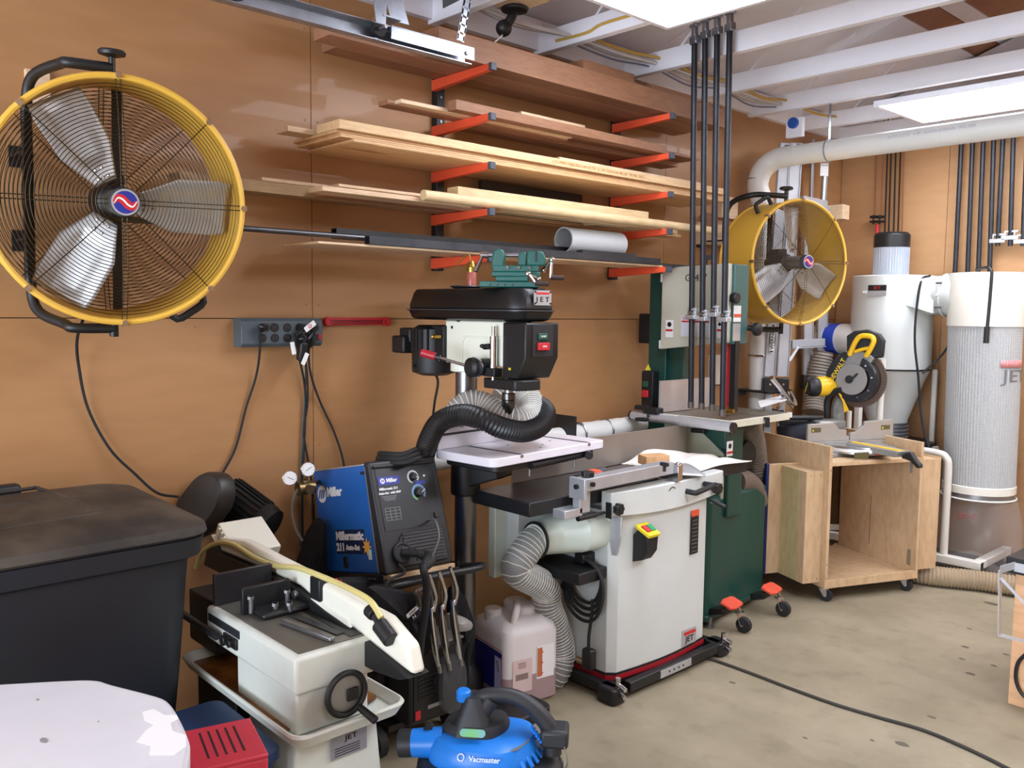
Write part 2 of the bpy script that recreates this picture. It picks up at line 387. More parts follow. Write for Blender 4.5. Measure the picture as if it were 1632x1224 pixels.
# ================================================================== lumber rack
def rack(y, levels, where, ztop, zbot):
    t = thing('lumber_rack', 'black wall upright with orange lumber arms, %s of the two' % where, 'rack', (0, y, zbot))
    obj('upright', MB().box(0, .035, y-.02, y+.02, zbot, ztop), M_black, t, bev=.003)
    bl = MB()
    for k in range(9): bl.cyl((.035, y, zbot+.02+(ztop-zbot-.04)*k/8), (.038, y, zbot+.02+(ztop-zbot-.04)*k/8), .006, n=10)
    stuff(obj('bolt', bl, M_steel, t))
    for z in levels:
        a = obj('arm', MB().prism([(0, -.03), (.345, -.012), (.345, .012), (0, .012)], (.03, y-.045, z), X, Z, -.024), M_orange, t, bev=.002)
        obj('end_cap', MB().box(.374, .392, y-.046, y-.020, z-.014, z+.013), mat('grey_end_cap', (70, 74, 84), .6), a, bev=.002)
rack(2.205, (2.352, 2.172, 1.994, 1.824, 1.652), 'left', 2.42, 1.615)
rack(3.295, (2.345, 2.168, 1.994, 1.826, 1.655), 'right', 2.42, 1.615)

# boards: one mesh each; ends slightly out of square
def board(lab, x0, x1, y0, y1, z0, z1, m, cat='board', grp=None, dx=0.0, nm='board', dz=0.0):
    mb = MB().add([(x0, y0, z0), (x1, y0, z0), (x1+dx, y1, z0+dz), (x0+dx, y1, z0+dz), (x0, y0, z1), (x1, y0, z1), (x1+dx, y1, z1+dz), (x0+dx, y1, z1+dz)],
        [(3, 2, 1, 0), (4, 5, 6, 7), (0, 1, 5, 4), (1, 2, 6, 5), (2, 3, 7, 6), (3, 0, 4, 7)])
    return tag(obj(nm, mb, m, bev=.0015), lab, cat, grp)
T1, T2, T3, T4, T5 = 2.3645, 2.1845, 2.0065, 1.8385, 1.6675
# level 1 (top)
board('long thick brown beam at the front of the top rack level', .25, .345, 1.95, 3.74, T1+.001, T1+.092, M_fir, dx=.0)
board('flat reddish plank on the top level running left behind the door track', .14, .245, 1.57, 3.70, T1+.001, T1+.04, M_red)
board('flat brown plank against the wall on the top rack level', .042, .136, 1.66, 3.72, T1+.001, T1+.040, M_fir)
board('reddish plank lying on the planks behind the garage door track', .10, .245, 1.60, 2.4, T1+.041, T1+.085, M_red)
board('short brown offcut on the top beam below the ceiling joists, left one', .17, .33, 2.72, 3.05, T1+.094, T1+.134, M_fir)
board('short pale brown offcut on the top beam, right one beside the hanging pipes', .17, .29, 3.22, 3.55, T1+.094, T1+.132, M_red)
board('dark short stub on the top beam between the two offcuts', .13, .16, 3.05, 3.30, T1+.094, T1+.128, mat('dark_wood', (74, 56, 44), .7))
# level 2
board('thin pale board sticking out left on the second rack level', .16, .22, 1.82, 2.75, T2, T2+.018, M_red)
board('second thin board beside it, front left of the second rack level', .235, .275, 1.84, 2.72, T2, T2+.014, M_pine)
board('long golden brown plank along the front of the second rack level', .285, .335, 2.04, 3.28, T2+.0, T2+.036, M_fir)
board('wide plank lying behind the golden plank on the second level', .045, .155, 2.30, 3.62, T2, T2+.034, M_red)
board('pale board lying flat at the second level, right end past the arm', .16, .28, 2.76, 3.62, T2+.019, T2+.032, M_fir)
board('short square-cut pale block on the second rack level', .15, .235, 2.46, 2.84, T2+.036, T2+.076, M_pine)
# level 3: plywood and laminated stock
M_lvl = wood('laminated_stock', (219, 182, 134), (234, 202, 158), (2, .25, 2), scale=7, rough=.6)
board('lowest wide plywood sheet on the third rack level', .045, .345, 1.60, 3.79, T3, T3+.012, M_plyedge, 'plywood', dx=0)
board('second plywood sheet from the bottom of the third level', .05, .335, 1.555, 3.78, T3+.0125, T3+.0245, M_plyedge, 'plywood')
board('third plywood sheet from the bottom of the third level', .045, .325, 1.545, 3.76, T3+.025, T3+.036, M_plyedge, 'plywood')
lvl = board('thick pale laminated plank with faint print on top of the plywood', .20, .345, 1.545, 3.76, T3+.0365, T3+.066, M_lvl)
board('small pale board sticking out left over the plywood stack', .10, .18, 1.45, 2.1, T3+.037, T3+.055, M_pine, dx=-.01)
board('long strip with dark lamination on the plywood stack', .13, .19, 2.10, 3.05, T3+.037, T3+.078, M_pine)
board('upper pale laminated strip on the third level, its left end pointing out', .14, .198, 2.45, 3.13, T3+.080, T3+.098, M_plyedge)
board('middle pale strip below it, longest at the left', .20, .26, 2.16, 3.30, T3+.067, T3+.083, M_pine)
board('narrow pale strip at the right end of the third level', .27, .32, 2.6, 3.62, T3+.067, T3+.08, M_pine)
text('print', 'COLUMBIA PANELING LAM 30 YDL 15 13/4  DOUGLAS FIR 2.0E  WS MILL 0412', .017, mat('faint_ink', (176, 128, 84), .6), (.3460, 2.82, T3+.051), Y, Z, lvl, ext=.0003)
# level 4
mat_weather = wood('weathered_pine', (150, 122, 88), (186, 158, 120), (2, .4, 2), scale=7, rough=.7)
board('long weathered board sticking out left behind the big fan', .05, .14, 1.10, 2.3, T4, T4+.038, mat_weather)
board('thin tan board on top of the weathered one, fourth level', .06, .13, 1.38, 2.25, T4+.040, T4+.052, M_pine)
board('short pale board at the front left of the fourth rack level', .24, .33, 1.49, 2.12, T4, T4+.017, M_pine)
board('second front board of the fourth level with a dark gap under it', .16, .232, 1.56, 2.26, T4, T4+.03, M_red)
board('long thin strip leaning across the fourth level', .17, .25, 1.60, 3.0, T4+.032, T4+.042, M_pine)
tag(obj('wooden_dowel', MB().cyl((.352, 1.88, T4+.022), (.352, 3.66, T4+.021), .0185, n=20), M_pine2), 'long round pale wooden pole at the front of the fourth rack level', 'pole')
board('pale square timber behind the pole, left end cut square', .235, .30, 2.08, 3.21, T4+.043, T4+.078, M_pine2)
board('pale timber just behind the round pole on the fourth level', .255, .325, 2.3, 3.28, T4, T4+.036, M_pine2)
board('low pale board at the right end of the fourth level', .18, .25, 2.9, 3.50, T4+.0, T4+.03, M_pine2)
board('wide thin sheet under the fourth level boards, right end past the arm', .05, .155, 2.35, 3.66, T4, T4+.012, M_plyedge)
board('black bar lying near the wall above the fourth level', .042, .06, 2.40, 3.02, T4+.013, T4+.16, M_black)
# level 5: steel
def sbar(lab, x0, x1, y0, y1, z0, z1, m=M_darksteel, hollow=True, nm='steel_bar'):
    mb = MB(); t = .003
    if hollow: mb.box(x0, x0+t, y0, y1, z0, z1).box(x1-t, x1, y0, y1, z0, z1).box(x0+t, x1-t, y0, y1, z0, z0+t).box(x0+t, x1-t, y0, y1, z1-t, z1)
    else: mb.box(x0, x1, y0, y1, z0, z1)
    return tag(obj(nm, mb, m), lab, 'steel bar')
board('thin wood slat under the steel bars on the bottom level', .10, .335, 1.47, 3.28, T5, T5+.008, M_pine)
sbar('black square steel tube at the back of the bottom rack level', .20, .235, 1.60, 3.1, T5+.030, T5+.065, M_black)
sbar('grey square steel tube at the front of the bottom rack level', .315, .345, 1.66, 3.25, T5+.009, T5+.037)
tag(obj('steel_pipe', MB().cyl((.295, .85, T5+.034), (.28, 3.1, T5+.033), .009, n=12), mat('worn_steel', (84, 84, 88), .35, .8, var=.3)), 'thin round steel rod sticking out left from the bottom level to the big fan', 'rod')
sbar('flat dark steel bar behind the front tube on the bottom level', .24, .285, 2.3, 3.70, T5+.009, T5+.021, M_darksteel, False)
sbar('small steel angle lying in front of the grey pipe piece', .30, .335, 2.73, 3.08, T5+.038, T5+.050, M_darksteel, False)
t = thing('pvc_pipe_offcut', 'short wide light grey plastic pipe lying on the bottom rack level', 'pipe', (.25, 2.72, T5+.07))
pc = T5+.0925
oc = MB()
n_ = 32
R = [[V((.25+r*math.cos(2*PI*j/n_), yy, pc+r*math.sin(2*PI*j/n_))) for j in range(n_)] for yy, r in ((2.70, .055), (3.06, .055), (3.06, .050), (2.70, .050))]
oc.rings(R, False, True)
obj('pipe_wall', oc, mat('grey_pvc', (186, 188, 190), .45, var=.03), t)

# ================================================================== garage door track
t = thing('garage_door_track', 'galvanised garage door track hanging at the upper left with roller', 'track', (.5, 1.0, 2.3))
ta, tb = V((.47, -1.5, 2.335)), V((.47, 1.975, 2.335))
tr = MB(); th = .002
prof = [(-.026, .028), (-.026, -.006), (-.020, -.012), (.020, -.012), (.026, -.006), (.026, .028), (.024, .028), (.024, -.005), (.019, -.010), (-.019, -.010), (-.024, -.005), (-.024, .028)]
Rr = [[V((.47+b_, yy, 2.325+a_)) for a_, b_ in prof] for yy in (-1.5, 1.975)]
tr.rings(Rr)
obj('channel', tr, M_galv, t)
obj('end_bracket', MB().box(.498, .501, 1.64, 1.985, 2.312, 2.352).box(.46, .501, 1.64, 1.985, 2.352, 2.355).cyl((.501, 1.95, 2.33), (.508, 1.95, 2.33), .008, n=6), M_galv, t, bev=.001)
h = MB().prism([(-.09, 0), (-.02, 0), (.10, .34), (.04, .34)], (.50, 1.62, 2.37), -Y, Z, .003).prism([(-.055, .0), (-.02, 0), (-.005, .2), (-.09, .34), (-.11, .34)], (.525, 1.62, 2.34), Y, Z, .003)
h.box(.47, .53, 1.59, 1.66, 2.365, 2.37); obj('hanger_plate', h, M_galv, t)
ro = obj('roller', MB().cyl((.478, 1.60, 2.335), (.497, 1.60, 2.335), .024), M_rubber, t); obj('axle', MB().cyl((.47, 1.60, 2.335), (.53, 1.60, 2.335), .006, n=10), M_steel, ro)
stuff(obj('bolt', MB().cyl((.50, 1.63, 2.52), (.512, 1.63, 2.52), .01, n=6).cyl((.50, 1.60, 2.40), (.512, 1.60, 2.40), .009, n=6), M_chrome, t))
ro2 = obj('roller', MB().cyl((.478, 1.14, 2.335), (.497, 1.14, 2.335), .022), M_rubber, t)
# perforated strap hanger holding the track end, clamped to a slotted angle
t = thing('strap_hanger', 'perforated steel strap and slotted angle with blue tape holding the track end', 'hanger', (.47, 1.95, 2.4))
a = V((.49, 1.93, 2.37)); b_ = V((.49, 1.98, 2.60))
st = MB()
for k in range(8):
    p0 = a.lerp(b_, k/8); p1 = a.lerp(b_, (k+.72)/8); st.bar(p0, p1, .003, .030, up=Y)
    for s_ in (-1, 1): st.bar(a.lerp(b_, k/8)+Y*.012*s_, a.lerp(b_, (k+1)/8)+Y*.012*s_, .003, .006, up=Y)
obj('strap', st, M_galv, t)
p0, p1 = at(683, 45, x=.40), at(760, 12, x=.72)
obj('slotted_angle', MB().bar(V((.28, 2.02, 2.565)), V((.80, 2.02, 2.60)), .003, .036).bar(V((.28, 2.035, 2.583)), V((.80, 2.035, 2.618)), .03, .003), mat('dull_galvanised', (104, 108, 110), .5, .7), t)
obj('tape', MB().box(.475, .515, 2.0, 2.05, 2.57, 2.605), mat('blue_tape', (40, 90, 160), .5), t)

# black pendant socket on a wood block, with its white cord
t = thing('ceiling_socket', 'black pendant lamp socket on a wood block between joists with a white cord', 'socket', (.40, 2.2, 2.6))
pb = at(820, 14, z=2.62)
obj('wood_block', MB().box(pb.x-.06, pb.x+.14, pb.y-.045, pb.y+.05, 2.625, 2.665), M_pine, t, bev=.002)
obj('canopy', MB().lathe([(.048, 0), (.055, -.006), (.05, -.014), (.02, -.02)], (pb.x, pb.y, 2.625), Z), M_black, t)
q0 = V((pb.x, pb.y, 2.615)); q1 = at(803, 45, x=pb.x-.02)
obj('stem', MB().tube([q0, q0.lerp(q1, .5)+V((.01, 0, 0)), q1], .018, n=12), M_black, t)
obj('socket_body', MB().sphere(q1, .032, sz=1.0), M_black, t)
e = at(768, 78, x=.33)
obj('cord', MB().tube([q1-Z*.02, q1.lerp(e, .4)+V((0, 0, -.02)), e], .003, n=6), M_whitem, t)

# cables along the wall through the joists
M_cy = mat('yellow_cable', (196, 160, 70), .5); M_cw = mat('white_cable', (206, 204, 204), .5); M_cb = mat('grey_blue_cable', (110, 116, 140), .5)
def cable(lab, xs, zs, m, r, y0, y1, sag=.035):
    pts = []
    ys = [j+.019 for j in JY if y0 < j < y1]
    for i, y in enumerate(ys):
        x = xs+random.uniform(-.006, .006)
        pts.append((x, y, zs))
        if i < len(ys)-1: pts.append((x+random.uniform(-.02, .02), (y+ys[i+1])/2, zs-sag*random.uniform(.3, 1)))
    return tag(obj('cable', MB().tube(pts, r, n=6, k=6), m), lab, 'cable')
cable('white cable sagging through the joists nearest the wall', .17, 2.640, M_cw, .010, 1.4, 4.6)
cable('grey blue cable through the joists beside the wall', .18, 2.615, M_cb, .004, 2.6, 4.6, .05)
cable('yellow cable sagging through the joists', .245, 2.64, M_cy, .007, 2.6, 5.2)
cable('second white cable through the joists beside the yellow one', .22, 2.622, M_cw, .009, 1.9, 4.6, .02)
p = [at(886, 65, y=2.745), at(935, 52, y=2.745), at(960, 38, y=2.745), at(1020, 20, y=2.745), at(1060, 8, y=2.745)]
tag(obj('cable', MB().tube(p, .006, n=6), M_cy), 'yellow cable stapled along the face of the nearest joist', 'cable')

# blue cap box at the joist above the duct
t = thing('junction_box', 'white junction box with a round blue cap above the duct elbow', 'box', (.2, 4.44, 2.6))
pb = at(1264, 196, y=4.43)
obj('housing', MB().box(pb.x-.05, pb.x+.05, 4.44, 4.468, pb.z-.075, pb.z+.03), M_wpaint, t, bev=.004)
obj('cap', MB().cyl((pb.x, 4.44, pb.z), (pb.x, 4.42, pb.z), .03), mat('blue_cap', (36, 84, 170), .4), t, bev=.002)
def stuff(o): o['kind'] = 'stuff'; return o
# ================================================================== drum fans
M_blade = mat('galvanised_blade', (186, 184, 182), .38, .55, var=.12, scale=8)
M_wire = mat('bronze_wire', (64, 52, 34), .4, .6)
def fan(c, az, tilt, label, yoke_side, blade0, handles, fy=.26, sy=0.0):
    """local x = blowing direction, y = to the left of it seen from behind, z = up"""
    t = thing('drum_fan', label, 'fan', c, group=None, rot=(0, tilt, az))
    R_ = .318
    sh = MB().lathe([(R_-.006, -.25), (R_, -.25), (R_, 0), (R_-.006, 0), (R_-.006, -.25)], (0, 0, 0), X, n=72, cap=False)
    obj('drum', sh, M_yellow, t, w=False)
    obj('front_rim', MB().torus((0, 0, 0), X, R_+.001, .009, 72, 8), M_yellow, t, w=False)
    obj('rear_rim', MB().torus((-.25, 0, 0), X, R_, .007, 72, 8), M_yellow, t, w=False)
    def guard(nm, xf, sgn, step, rr):
        g = MB(); r = .05
        while r < .306:
            g.torus((xf+sgn*.045*(1-(r/.31)**2)**.7, 0, 0), X, r, rr, 56, 4); r += step
        for k in range(8):
            for off in ((0,) if k % 2 else (-.006, .006)):
                a = PI/4*k+.02; pts = []
                for i in range(9):
                    q = .04+(.318-.04)*i/8; pts.append((xf+sgn*.045*max(0, 1-(q/.31)**2)**.7-sgn*.002, q*math.cos(a)-off*math.sin(a), q*math.sin(a)+off*math.cos(a)))
                g.tube(pts, rr*1.3, n=4, k=1)
        stuff(obj(nm, g, M_wire, t, w=False))
    guard('front_guard', .004, 1, .0092, .00105); guard('rear_guard', -.25, -1, .0105, .001)
    for k in range(8):
        a = PI/4*k+.02; y, z = math.cos(a), math.sin(a)
        cl = MB().bar((-.012, y*(R_+.004), z*(R_+.004)), (.016, y*(R_+.004), z*(R_+.004)), .014, .014, up=V((0, y, z))).cyl((.012, y*R_, z*R_), (.018, y*R_, z*R_), .006, n=6)
        obj('clip', cl, M_chrome, t, w=False)
    hub = obj('hub_cap', MB().lathe([(.038, .035), (.038, .054), (.034, .060), (.0, .060)], (0, 0, 0), X, n=32), mat('dark_grey_plastic', (58, 60, 64), .5), t, w=False)
    bd = obj('badge', MB().cyl((.060, 0, 0), (.0615, 0, 0), .034, n=32), M_alu, t, w=False)
    obj('badge_field', MB().cyl((.0615, 0, 0), (.0622, 0, 0), .029, n=32), mat('badge_blue', (36, 44, 140), .5), bd, w=False)
    sc_ = spline([V((-.028, -.004, 0)), V((-.018, .010, 0)), V((-.006, .006, 0)), V((.006, -.006, 0)), V((.018, -.010, 0)), V((.028, .004, 0))], 6)
    def ribbon(hw, x0, m):
        L_, R2 = [], []
        for i in range(len(sc_)):
            d = (sc_[min(i+1, len(sc_)-1)]-sc_[max(i-1, 0)]).normalized(); nn = V((-d.y, d.x, 0)); f = min(1, .35+2.4*min(i, len(sc_)-1-i)/len(sc_))
            L_.append(sc_[i]+nn*hw*f); R2.append(sc_[i]-nn*hw*f)
        pl = [(p.x, p.y) for p in L_+R2[::-1] if p.length < .031]
        obj('badge_swoosh', MB().prism(pl, (x0, 0, 0), Y, Z, .0006), m, bd, w=False, smooth=False)
    ribbon(.0105, .0622, M_redl); ribbon(.0022, .0629, M_whitel)
    mo = MB().lathe([(.03, -.08), (.045, -.09), (.052, -.11), (.052, -.20), (.04, -.225), (.02, -.235)], (0, 0, 0), X, n=28)
    mo.box(-.20, -.13, -.03, .03, .045, .075)
    obj('motor', mo, M_black, t, w=False)
    bh = obj('blade_hub', MB().cyl((-.08, 0, 0), (.035, 0, 0), .034, n=24), mat('hub_metal', (120, 120, 120), .4, .7), t, w=False)
    for k in range(3):
        A = blade0+k*2*PI/3; ca, sa = math.cos(A), math.sin(A)
        def bl(u, v):
            r = .055+.24*u
            wd = .036+.044*min(1, u*2.6)*(1-.18*max(0, u-.85)*6)
            off = (v-.5)*2*wd+.012*u
            tw = math.radians(30-14*u); camb = .018*(1-(2*v-1)**2)*u
            if .25 < u < .9 and .28 < v < .74: camb += .006
            y_ = off*math.cos(tw); x_ = -.06+off*math.sin(tw)-camb
            return V((x_, r*ca-y_*sa, r*sa+y_*ca))
        b = obj('blade', MB().grid(bl, 18, 14), M_blade, t, w=False, solid=.002)
        rv = MB()
        for (u, v) in ((.06, .3), (.06, .5), (.06, .7), (.16, .4), (.16, .6)): rv.sphere(bl(u, v)+V((.002, 0, 0)), .005, 8)
        stuff(obj('rivet', rv, M_chrome, b, w=False))
    s = yoke_side
    sp = MB().bar((-.235, sy, -.31), (-.235, sy, .31), .026, .010, up=X)
    obj('motor_strap', sp, M_black, t, w=False)
    yk = MB().tube([(-.12, 0, .352), (-.13, -.10*s, .352), (-.16, -(fy-.07)*s, .35), (-.25, -(fy-.015)*s, .32), (-.285, -fy*s, .25), (-.29, -fy*s, .1), (-.29, -fy*s, -.1), (-.285, -fy*s, -.25), (-.25, -(fy-.015)*s, -.32), (-.16, -(fy-.07)*s, -.345), (-.13, -.1*s, -.352), (-.12, 0, -.352)], .0145, n=12, k=6)
    obj('yoke', yk, M_black, t, w=False)
    kn = MB().cyl((-.12, 0, .318), (-.12, 0, .385), .009, n=12).lathe([(.012, .38), (.034, .386), (.036, .394), (.03, .40), (.0, .402)], (-.12, 0, 0), Z, n=20)
    obj('tilt_knob', kn, M_black, t, w=False)
    obj('lower_pivot', MB().cyl((-.12, 0, -.318), (-.12, 0, -.375), .012, n=12), M_black, t, w=False)
    for A in handles:
        y1, z1 = math.cos(A)*s, math.sin(A); ty, tz = -math.sin(A)*s, math.cos(A)
        P = [(-.10, y1*.318+ty*.05, z1*.318+tz*.05), (-.10, y1*.36+ty*.045, z1*.36+tz*.045), (-.10, y1*.365, z1*.365), (-.10, y1*.36-ty*.045, z1*.36-tz*.045), (-.10, y1*.318-ty*.05, z1*.318-tz*.05)]
        obj('handle', MB().tube(P, .011, n=8, k=3), M_blackm, t, w=False)
    wm = MB()
    Mi = wmat(t).inverted()
    for z in (-.12, .12):
        a = V((-.29, -fy*s, z)); aw = wmat(t) @ a; b = Mi @ V((.004, aw.y, aw.z)); wm.bar(a, b, .03, .006)
    aw = wmat(t) @ V((-.29, -fy*s, 0)); 
    obj('wall_bracket', wm, M_black, t, w=False)
    obj('wall_plate', MB().box(.001, .008, aw.y-.02, aw.y+.02, aw.z-.15, aw.z-.09).box(.001, .008, aw.y-.02, aw.y+.02, aw.z+.09, aw.z+.15), M_black, t)
    return t
fc1 = at(193, 322, x=.43)
fan(fc1, math.radians(-9), math.radians(6), 'large yellow drum fan on the wall at the left, nearest the camera', 1, math.radians(-2), (-.97,), fy=.19, sy=.03)
fc2 = at(1275, 418, x=.52)
fan(fc2, math.radians(-17), math.radians(0), 'yellow drum fan further down the wall above the green band saw, seen from its side', 1, math.radians(92), (2.1,))
# wood block behind the left fan
tag(obj('wood_block', MB().box(.0005, .018, .71, .775, 2.03, 2.135), M_pine, bev=.002), 'small square wood block on the wall at the upper left of the near fan', 'block')

# ================================================================== power strip and cords
t = thing('outlet_strip', 'grey metal outlet strip with ten black sockets and a red switch on the wall', 'power strip', (0, 1.33, 1.32))
M_gst = mat('blue_grey_enamel', (78, 90, 96), .45, var=.04)
obj('housing', MB().prism([(0, 0), (.05, 0), (.062, .012), (.062, .088), (.05, .1), (0, .1)], (0, 1.645, 1.322), X, Z, .312), M_gst, t, bev=.002)
for i in range(5):
    y = 1.408+i*.0475
    for z in (1.389, 1.353):
        o = obj('socket', MB().prism(ngon(16, .0155), (.062, y, z), Y, Z, .003), M_black, t, bev=.0005)
        obj('slot', MB().box(.0652, .0656, y-.006, y-.0045, z-.002, z+.006).box(.0652, .0656, y+.0045, y+.006, z-.002, z+.006), M_gst, o)
obj('switch', MB().box(.062, .070, 1.622, 1.636, 1.345, 1.365), M_red_p, t, bev=.002)
def plug(lab, y, z, down=.03):
    return None
def cord(lab, pts, r=.0042, m=None, nm='power_cord', n=7, plug_at=None, cat='cord', k=7):
    t = thing(nm, lab, cat, pts[0])
    obj('cable', MB().tube(pts, r, n=n, k=k), m or M_rubber, t)
    if plug_at is not None:
        q = V(plug_at); d = V(pts[0])-q
        pl = MB().cyl(q, q+X*.028, .0135, n=12); pl.tube([q+X*.022, q+X*.03+(V(pts[0])-q)*.5-X*.01, V(pts[0])], .008, n=8)
        obj('plug', pl, M_black, t)
    return t
yS = lambda i: 1.408+i*.0475
def A(u, v, x): return at(u, v, x=x)
cord('black cord plugged into the left socket of the grey strip, hanging down to the left', [A(414, 520, .09), A(414, 560, .06), A(408, 600, .02), A(392, 650, .012), A(375, 715, .012), A(350, 762, .03), A(330, 800, .06)], plug_at=(.066, yS(0), 1.389))
c = cord('black cord hanging from the right end of the strip down beside the gauges', [A(470, 535, .10), A(478, 575, .05), A(486, 620, .02), A(486, 680, .012), A(482, 760, .012), A(482, 860, .02), A(480, 900, .03)], plug_at=(.066, yS(3), 1.389))
cord('second black cord crossing the first one above the gauges', [A(478, 540, .09), A(488, 585, .05), A(490, 640, .015), A(484, 690, .012), A(492, 740, .012), A(497, 775, .02), A(500, 830, .03)], plug_at=(.066, yS(3), 1.353))
cord('black cord running from the strip diagonally down to the back of the blue welder', [A(492, 540, .09), A(494, 590, .05), A(510, 640, .012), A(533, 690, .012), A(548, 740, .03), A(550, 790, .05)], plug_at=(.066, yS(4), 1.389))
cord('thin grey cord behind the others, straight down from the strip', [A(484, 560, .05), A(487, 600, .02), A(481, 700, .010), A(478, 800, .010), A(477, 870, .02)], r=.003, m=mat('grey_cord', (76, 78, 72), .6), plug_at=(.066, yS(4), 1.353))
for (u, v, rz, lab) in ((467, 555, 10, 'small white tag hanging on the cord knot under the outlet strip, left one'), (486, 572, -25, 'white tag on the plug below the outlet strip'), (494, 520, 35, 'white tag with a red mark in front of the outlet strip')):
    p = at(u, v, x=.11); a = math.radians(rz); uu = V((0, math.cos(a), math.sin(a))); vv = V((0, -math.sin(a), math.cos(a)))
    tt = thing('cord_tag', lab, 'tag', p)
    if rz == 35: obj('tag_sheet', MB().prism(rrect(-.024, .024, -.010, .010, .003), p, uu, vv, .001), M_whitel, tt, smooth=False); obj('red_mark', MB().torus(p+X*.0015, X, .006, .0012, 16, 6).bar(p+X*.0012-uu*.004, p+X*.0012+uu*.004, .002, .001), M_redl, tt)
    else: obj('tag_sheet', MB().prism(rrect(-.008, .008, -.022, .022, .002), p, uu, vv, .001), M_whitel, tt, smooth=False); 
tag(obj('cord_adapter', MB().bar(A(483, 545, .10), A(480, 575, .09), .03, .03), M_black, bev=.006), 'black cord adapter dangling under the outlet strip', 'adapter')
# fan cord
cord('black power cord drooping along the wall from the near fan to the bin', [A(132, 510, .18), A(123, 540, .10), A(125, 580, .05), A(140, 650, .02), A(175, 715, .02), A(215, 755, .03), A(250, 785, .05), A(285, 792, .08)], r=.0045)
# red tool bar
t = thing('magnetic_tool_bar', 'red wall-mounted tool bar right of the grey outlet strip', 'tool bar', (0, 1.685, 1.39))
rb = obj('bar', MB().box(0, .018, 1.70, 1.95, 1.396, 1.424), M_red_p, t, bev=.003)
for y in (1.696, 1.954): obj('end_cap', MB().cyl((0, y, 1.409), (.024, y, 1.409), .017, n=20), M_red_p, t, bev=.002)
for z in (1.405, 1.414): obj('rod', MB().cyl((.023, 1.70, z), (.023, 1.95, z), .0025, n=8), mat('dark_red', (120, 24, 30), .4), t)
text('print', 'pit', .012, M_blackl, (.0185, 1.825, 1.41), Y, Z, t)
# wall outlet and strip of black trim
t = thing('wall_outlet', 'ivory duplex wall outlet between the drill press and the jointer', 'outlet', (0, 2.685, .31))
M_iv = mat('ivory', (214, 204, 186), .5)
obj('cover_plate', MB().box(0, .006, 2.647, 2.720, .305, .422), M_iv, t, bev=.002)
for z in (.340, .388):
    s = obj('receptacle', MB().prism(rrect(-.017, .017, -.014, .014, .006), (.006, 2.6835, z), Y, Z, .002), M_iv, t)
    obj('slot', MB().box(.008, .0085, 2.676, 2.6785, z, z+.008).box(.008, .0085, 2.688, 2.690, z, z+.008).cyl((.008, 2.683, z-.006), (.0085, 2.683, z-.006), .003, n=8), M_black, s)
obj('screw', MB().cyl((.006, 2.6835, .364), (.0075, 2.6835, .364), .003, n=8), M_steel, t)
p0, p1 = A(834, 889, .03), A(872, 873, .03)
tag(obj('black_strap', MB().bar(p0, p1, .02, .03), M_black, bev=.003), 'short black bar on the wall right of the ivory outlet', 'bar')
# wood blocks on the wall right of the rack
tag(obj('wood_block', MB().box(0, .03, 4.20, 4.36, 1.99, 2.11), M_pine, bev=.002), 'square plywood block on the wall left of the white drop pipe', 'block')
tag(obj('wood_cleat', MB().box(0, .03, 4.03, 4.16, 1.92, 1.99).box(.03, .05, 4.03, 4.1, 1.93, 2.0), M_fir, bev=.002), 'brown wood cleat on the wall behind the hanging pipes', 'cleat')
tag(obj('wood_shelf_block', MB().box(0, .06, 4.0, 4.42, 1.83, 1.90).box(0, .02, 4.0, 4.42, 1.90, 1.95), M_pine, bev=.002), 'pale wood cleat on the wall behind the far fan bracket', 'cleat')
q_ = at(1343, 337, y=5.25)
tag(obj('wood_cleat', MB().box(.001, q_.x, 5.25, 5.34, q_.z-.045, q_.z+.045), M_pine, bev=.002), 'pale board end sticking out right of the far fan near the ladder', 'cleat')
tag(obj('cardboard_patch', MB().box(0, .02, 4.15, 4.30, 1.05, 1.22), M_iv, bev=.002), 'pale plate on the wall behind the band saw', 'plate')

# ================================================================== dust ducts
t = thing('dust_duct', 'white dust collection pipe running under the joists and dropping down the wall', 'duct', (.11, 4.4, 1.2))
r = .055
tp_ = MB().tube([(.30, 4.49, 2.335), (3.0, 4.49, 2.345), (5.9, 4.49, 2.36)], r, n=24, k=1)
obj('main_pipe', tp_, M_whitem, t)
e0 = at(1197, 248, x=.22)
obj('elbow', MB().tube([(.31, 4.49, 2.335), (.20, 4.49, 2.33), (.14, 4.475, 2.30), (.115, 4.45, 2.255), (.105, 4.44, 2.21)], r*1.05, n=24, k=6), M_whitem, t)
obj('elbow', MB().tube([(.105, 4.44, 2.215), (.105, 4.44, 2.17), (.115, 4.455, 2.12), (.12, 4.47, 2.07)], r*1.05, n=24, k=6), M_whitem, t)
obj('hose_band', MB().torus((.12, 4.47, 2.065), Z, r*1.1, .006, 28, 6).box(.17, .20, 4.44, 4.46, 2.055, 2.075), M_chrome, t)
obj('drop_pipe', MB().cyl((.12, 4.47, 2.075), (.12, 4.49, 1.25), r*.96, n=24), M_whitem, t)
obj('coupling', MB().lathe([(r*1.0, 1.33), (r*1.12, 1.31), (r*1.12, 1.21), (r*1.0, 1.2)], (.12, 4.49, 0), Z), M_whitem, t)
obj('hose_band', MB().torus((.12, 4.49, 1.215), Z, r*1.12, .006, 28, 6), M_chrome, t)
obj('lower_pipe', MB().cyl((.12, 4.49, 1.21), (.12, 4.50, .90), r, n=24), M_whitem, t)
bg = obj('blast_gate', MB().box(.02, .24, 4.40, 4.60, 1.005, 1.017).box(.0, .08, 4.33, 4.43, .985, 1.003), M_black, t, bev=.002)
obj('foot_block', MB().box(.02, .24, 4.38, 4.60, .84, .90), M_black, t, bev=.004)
hs = MB().tube([(2.0, 4.49, 2.70), (2.0, 4.49, 2.41)], .004, n=6, k=1)
h0 = at(1323, 180, y=4.49)
xh = h0.x
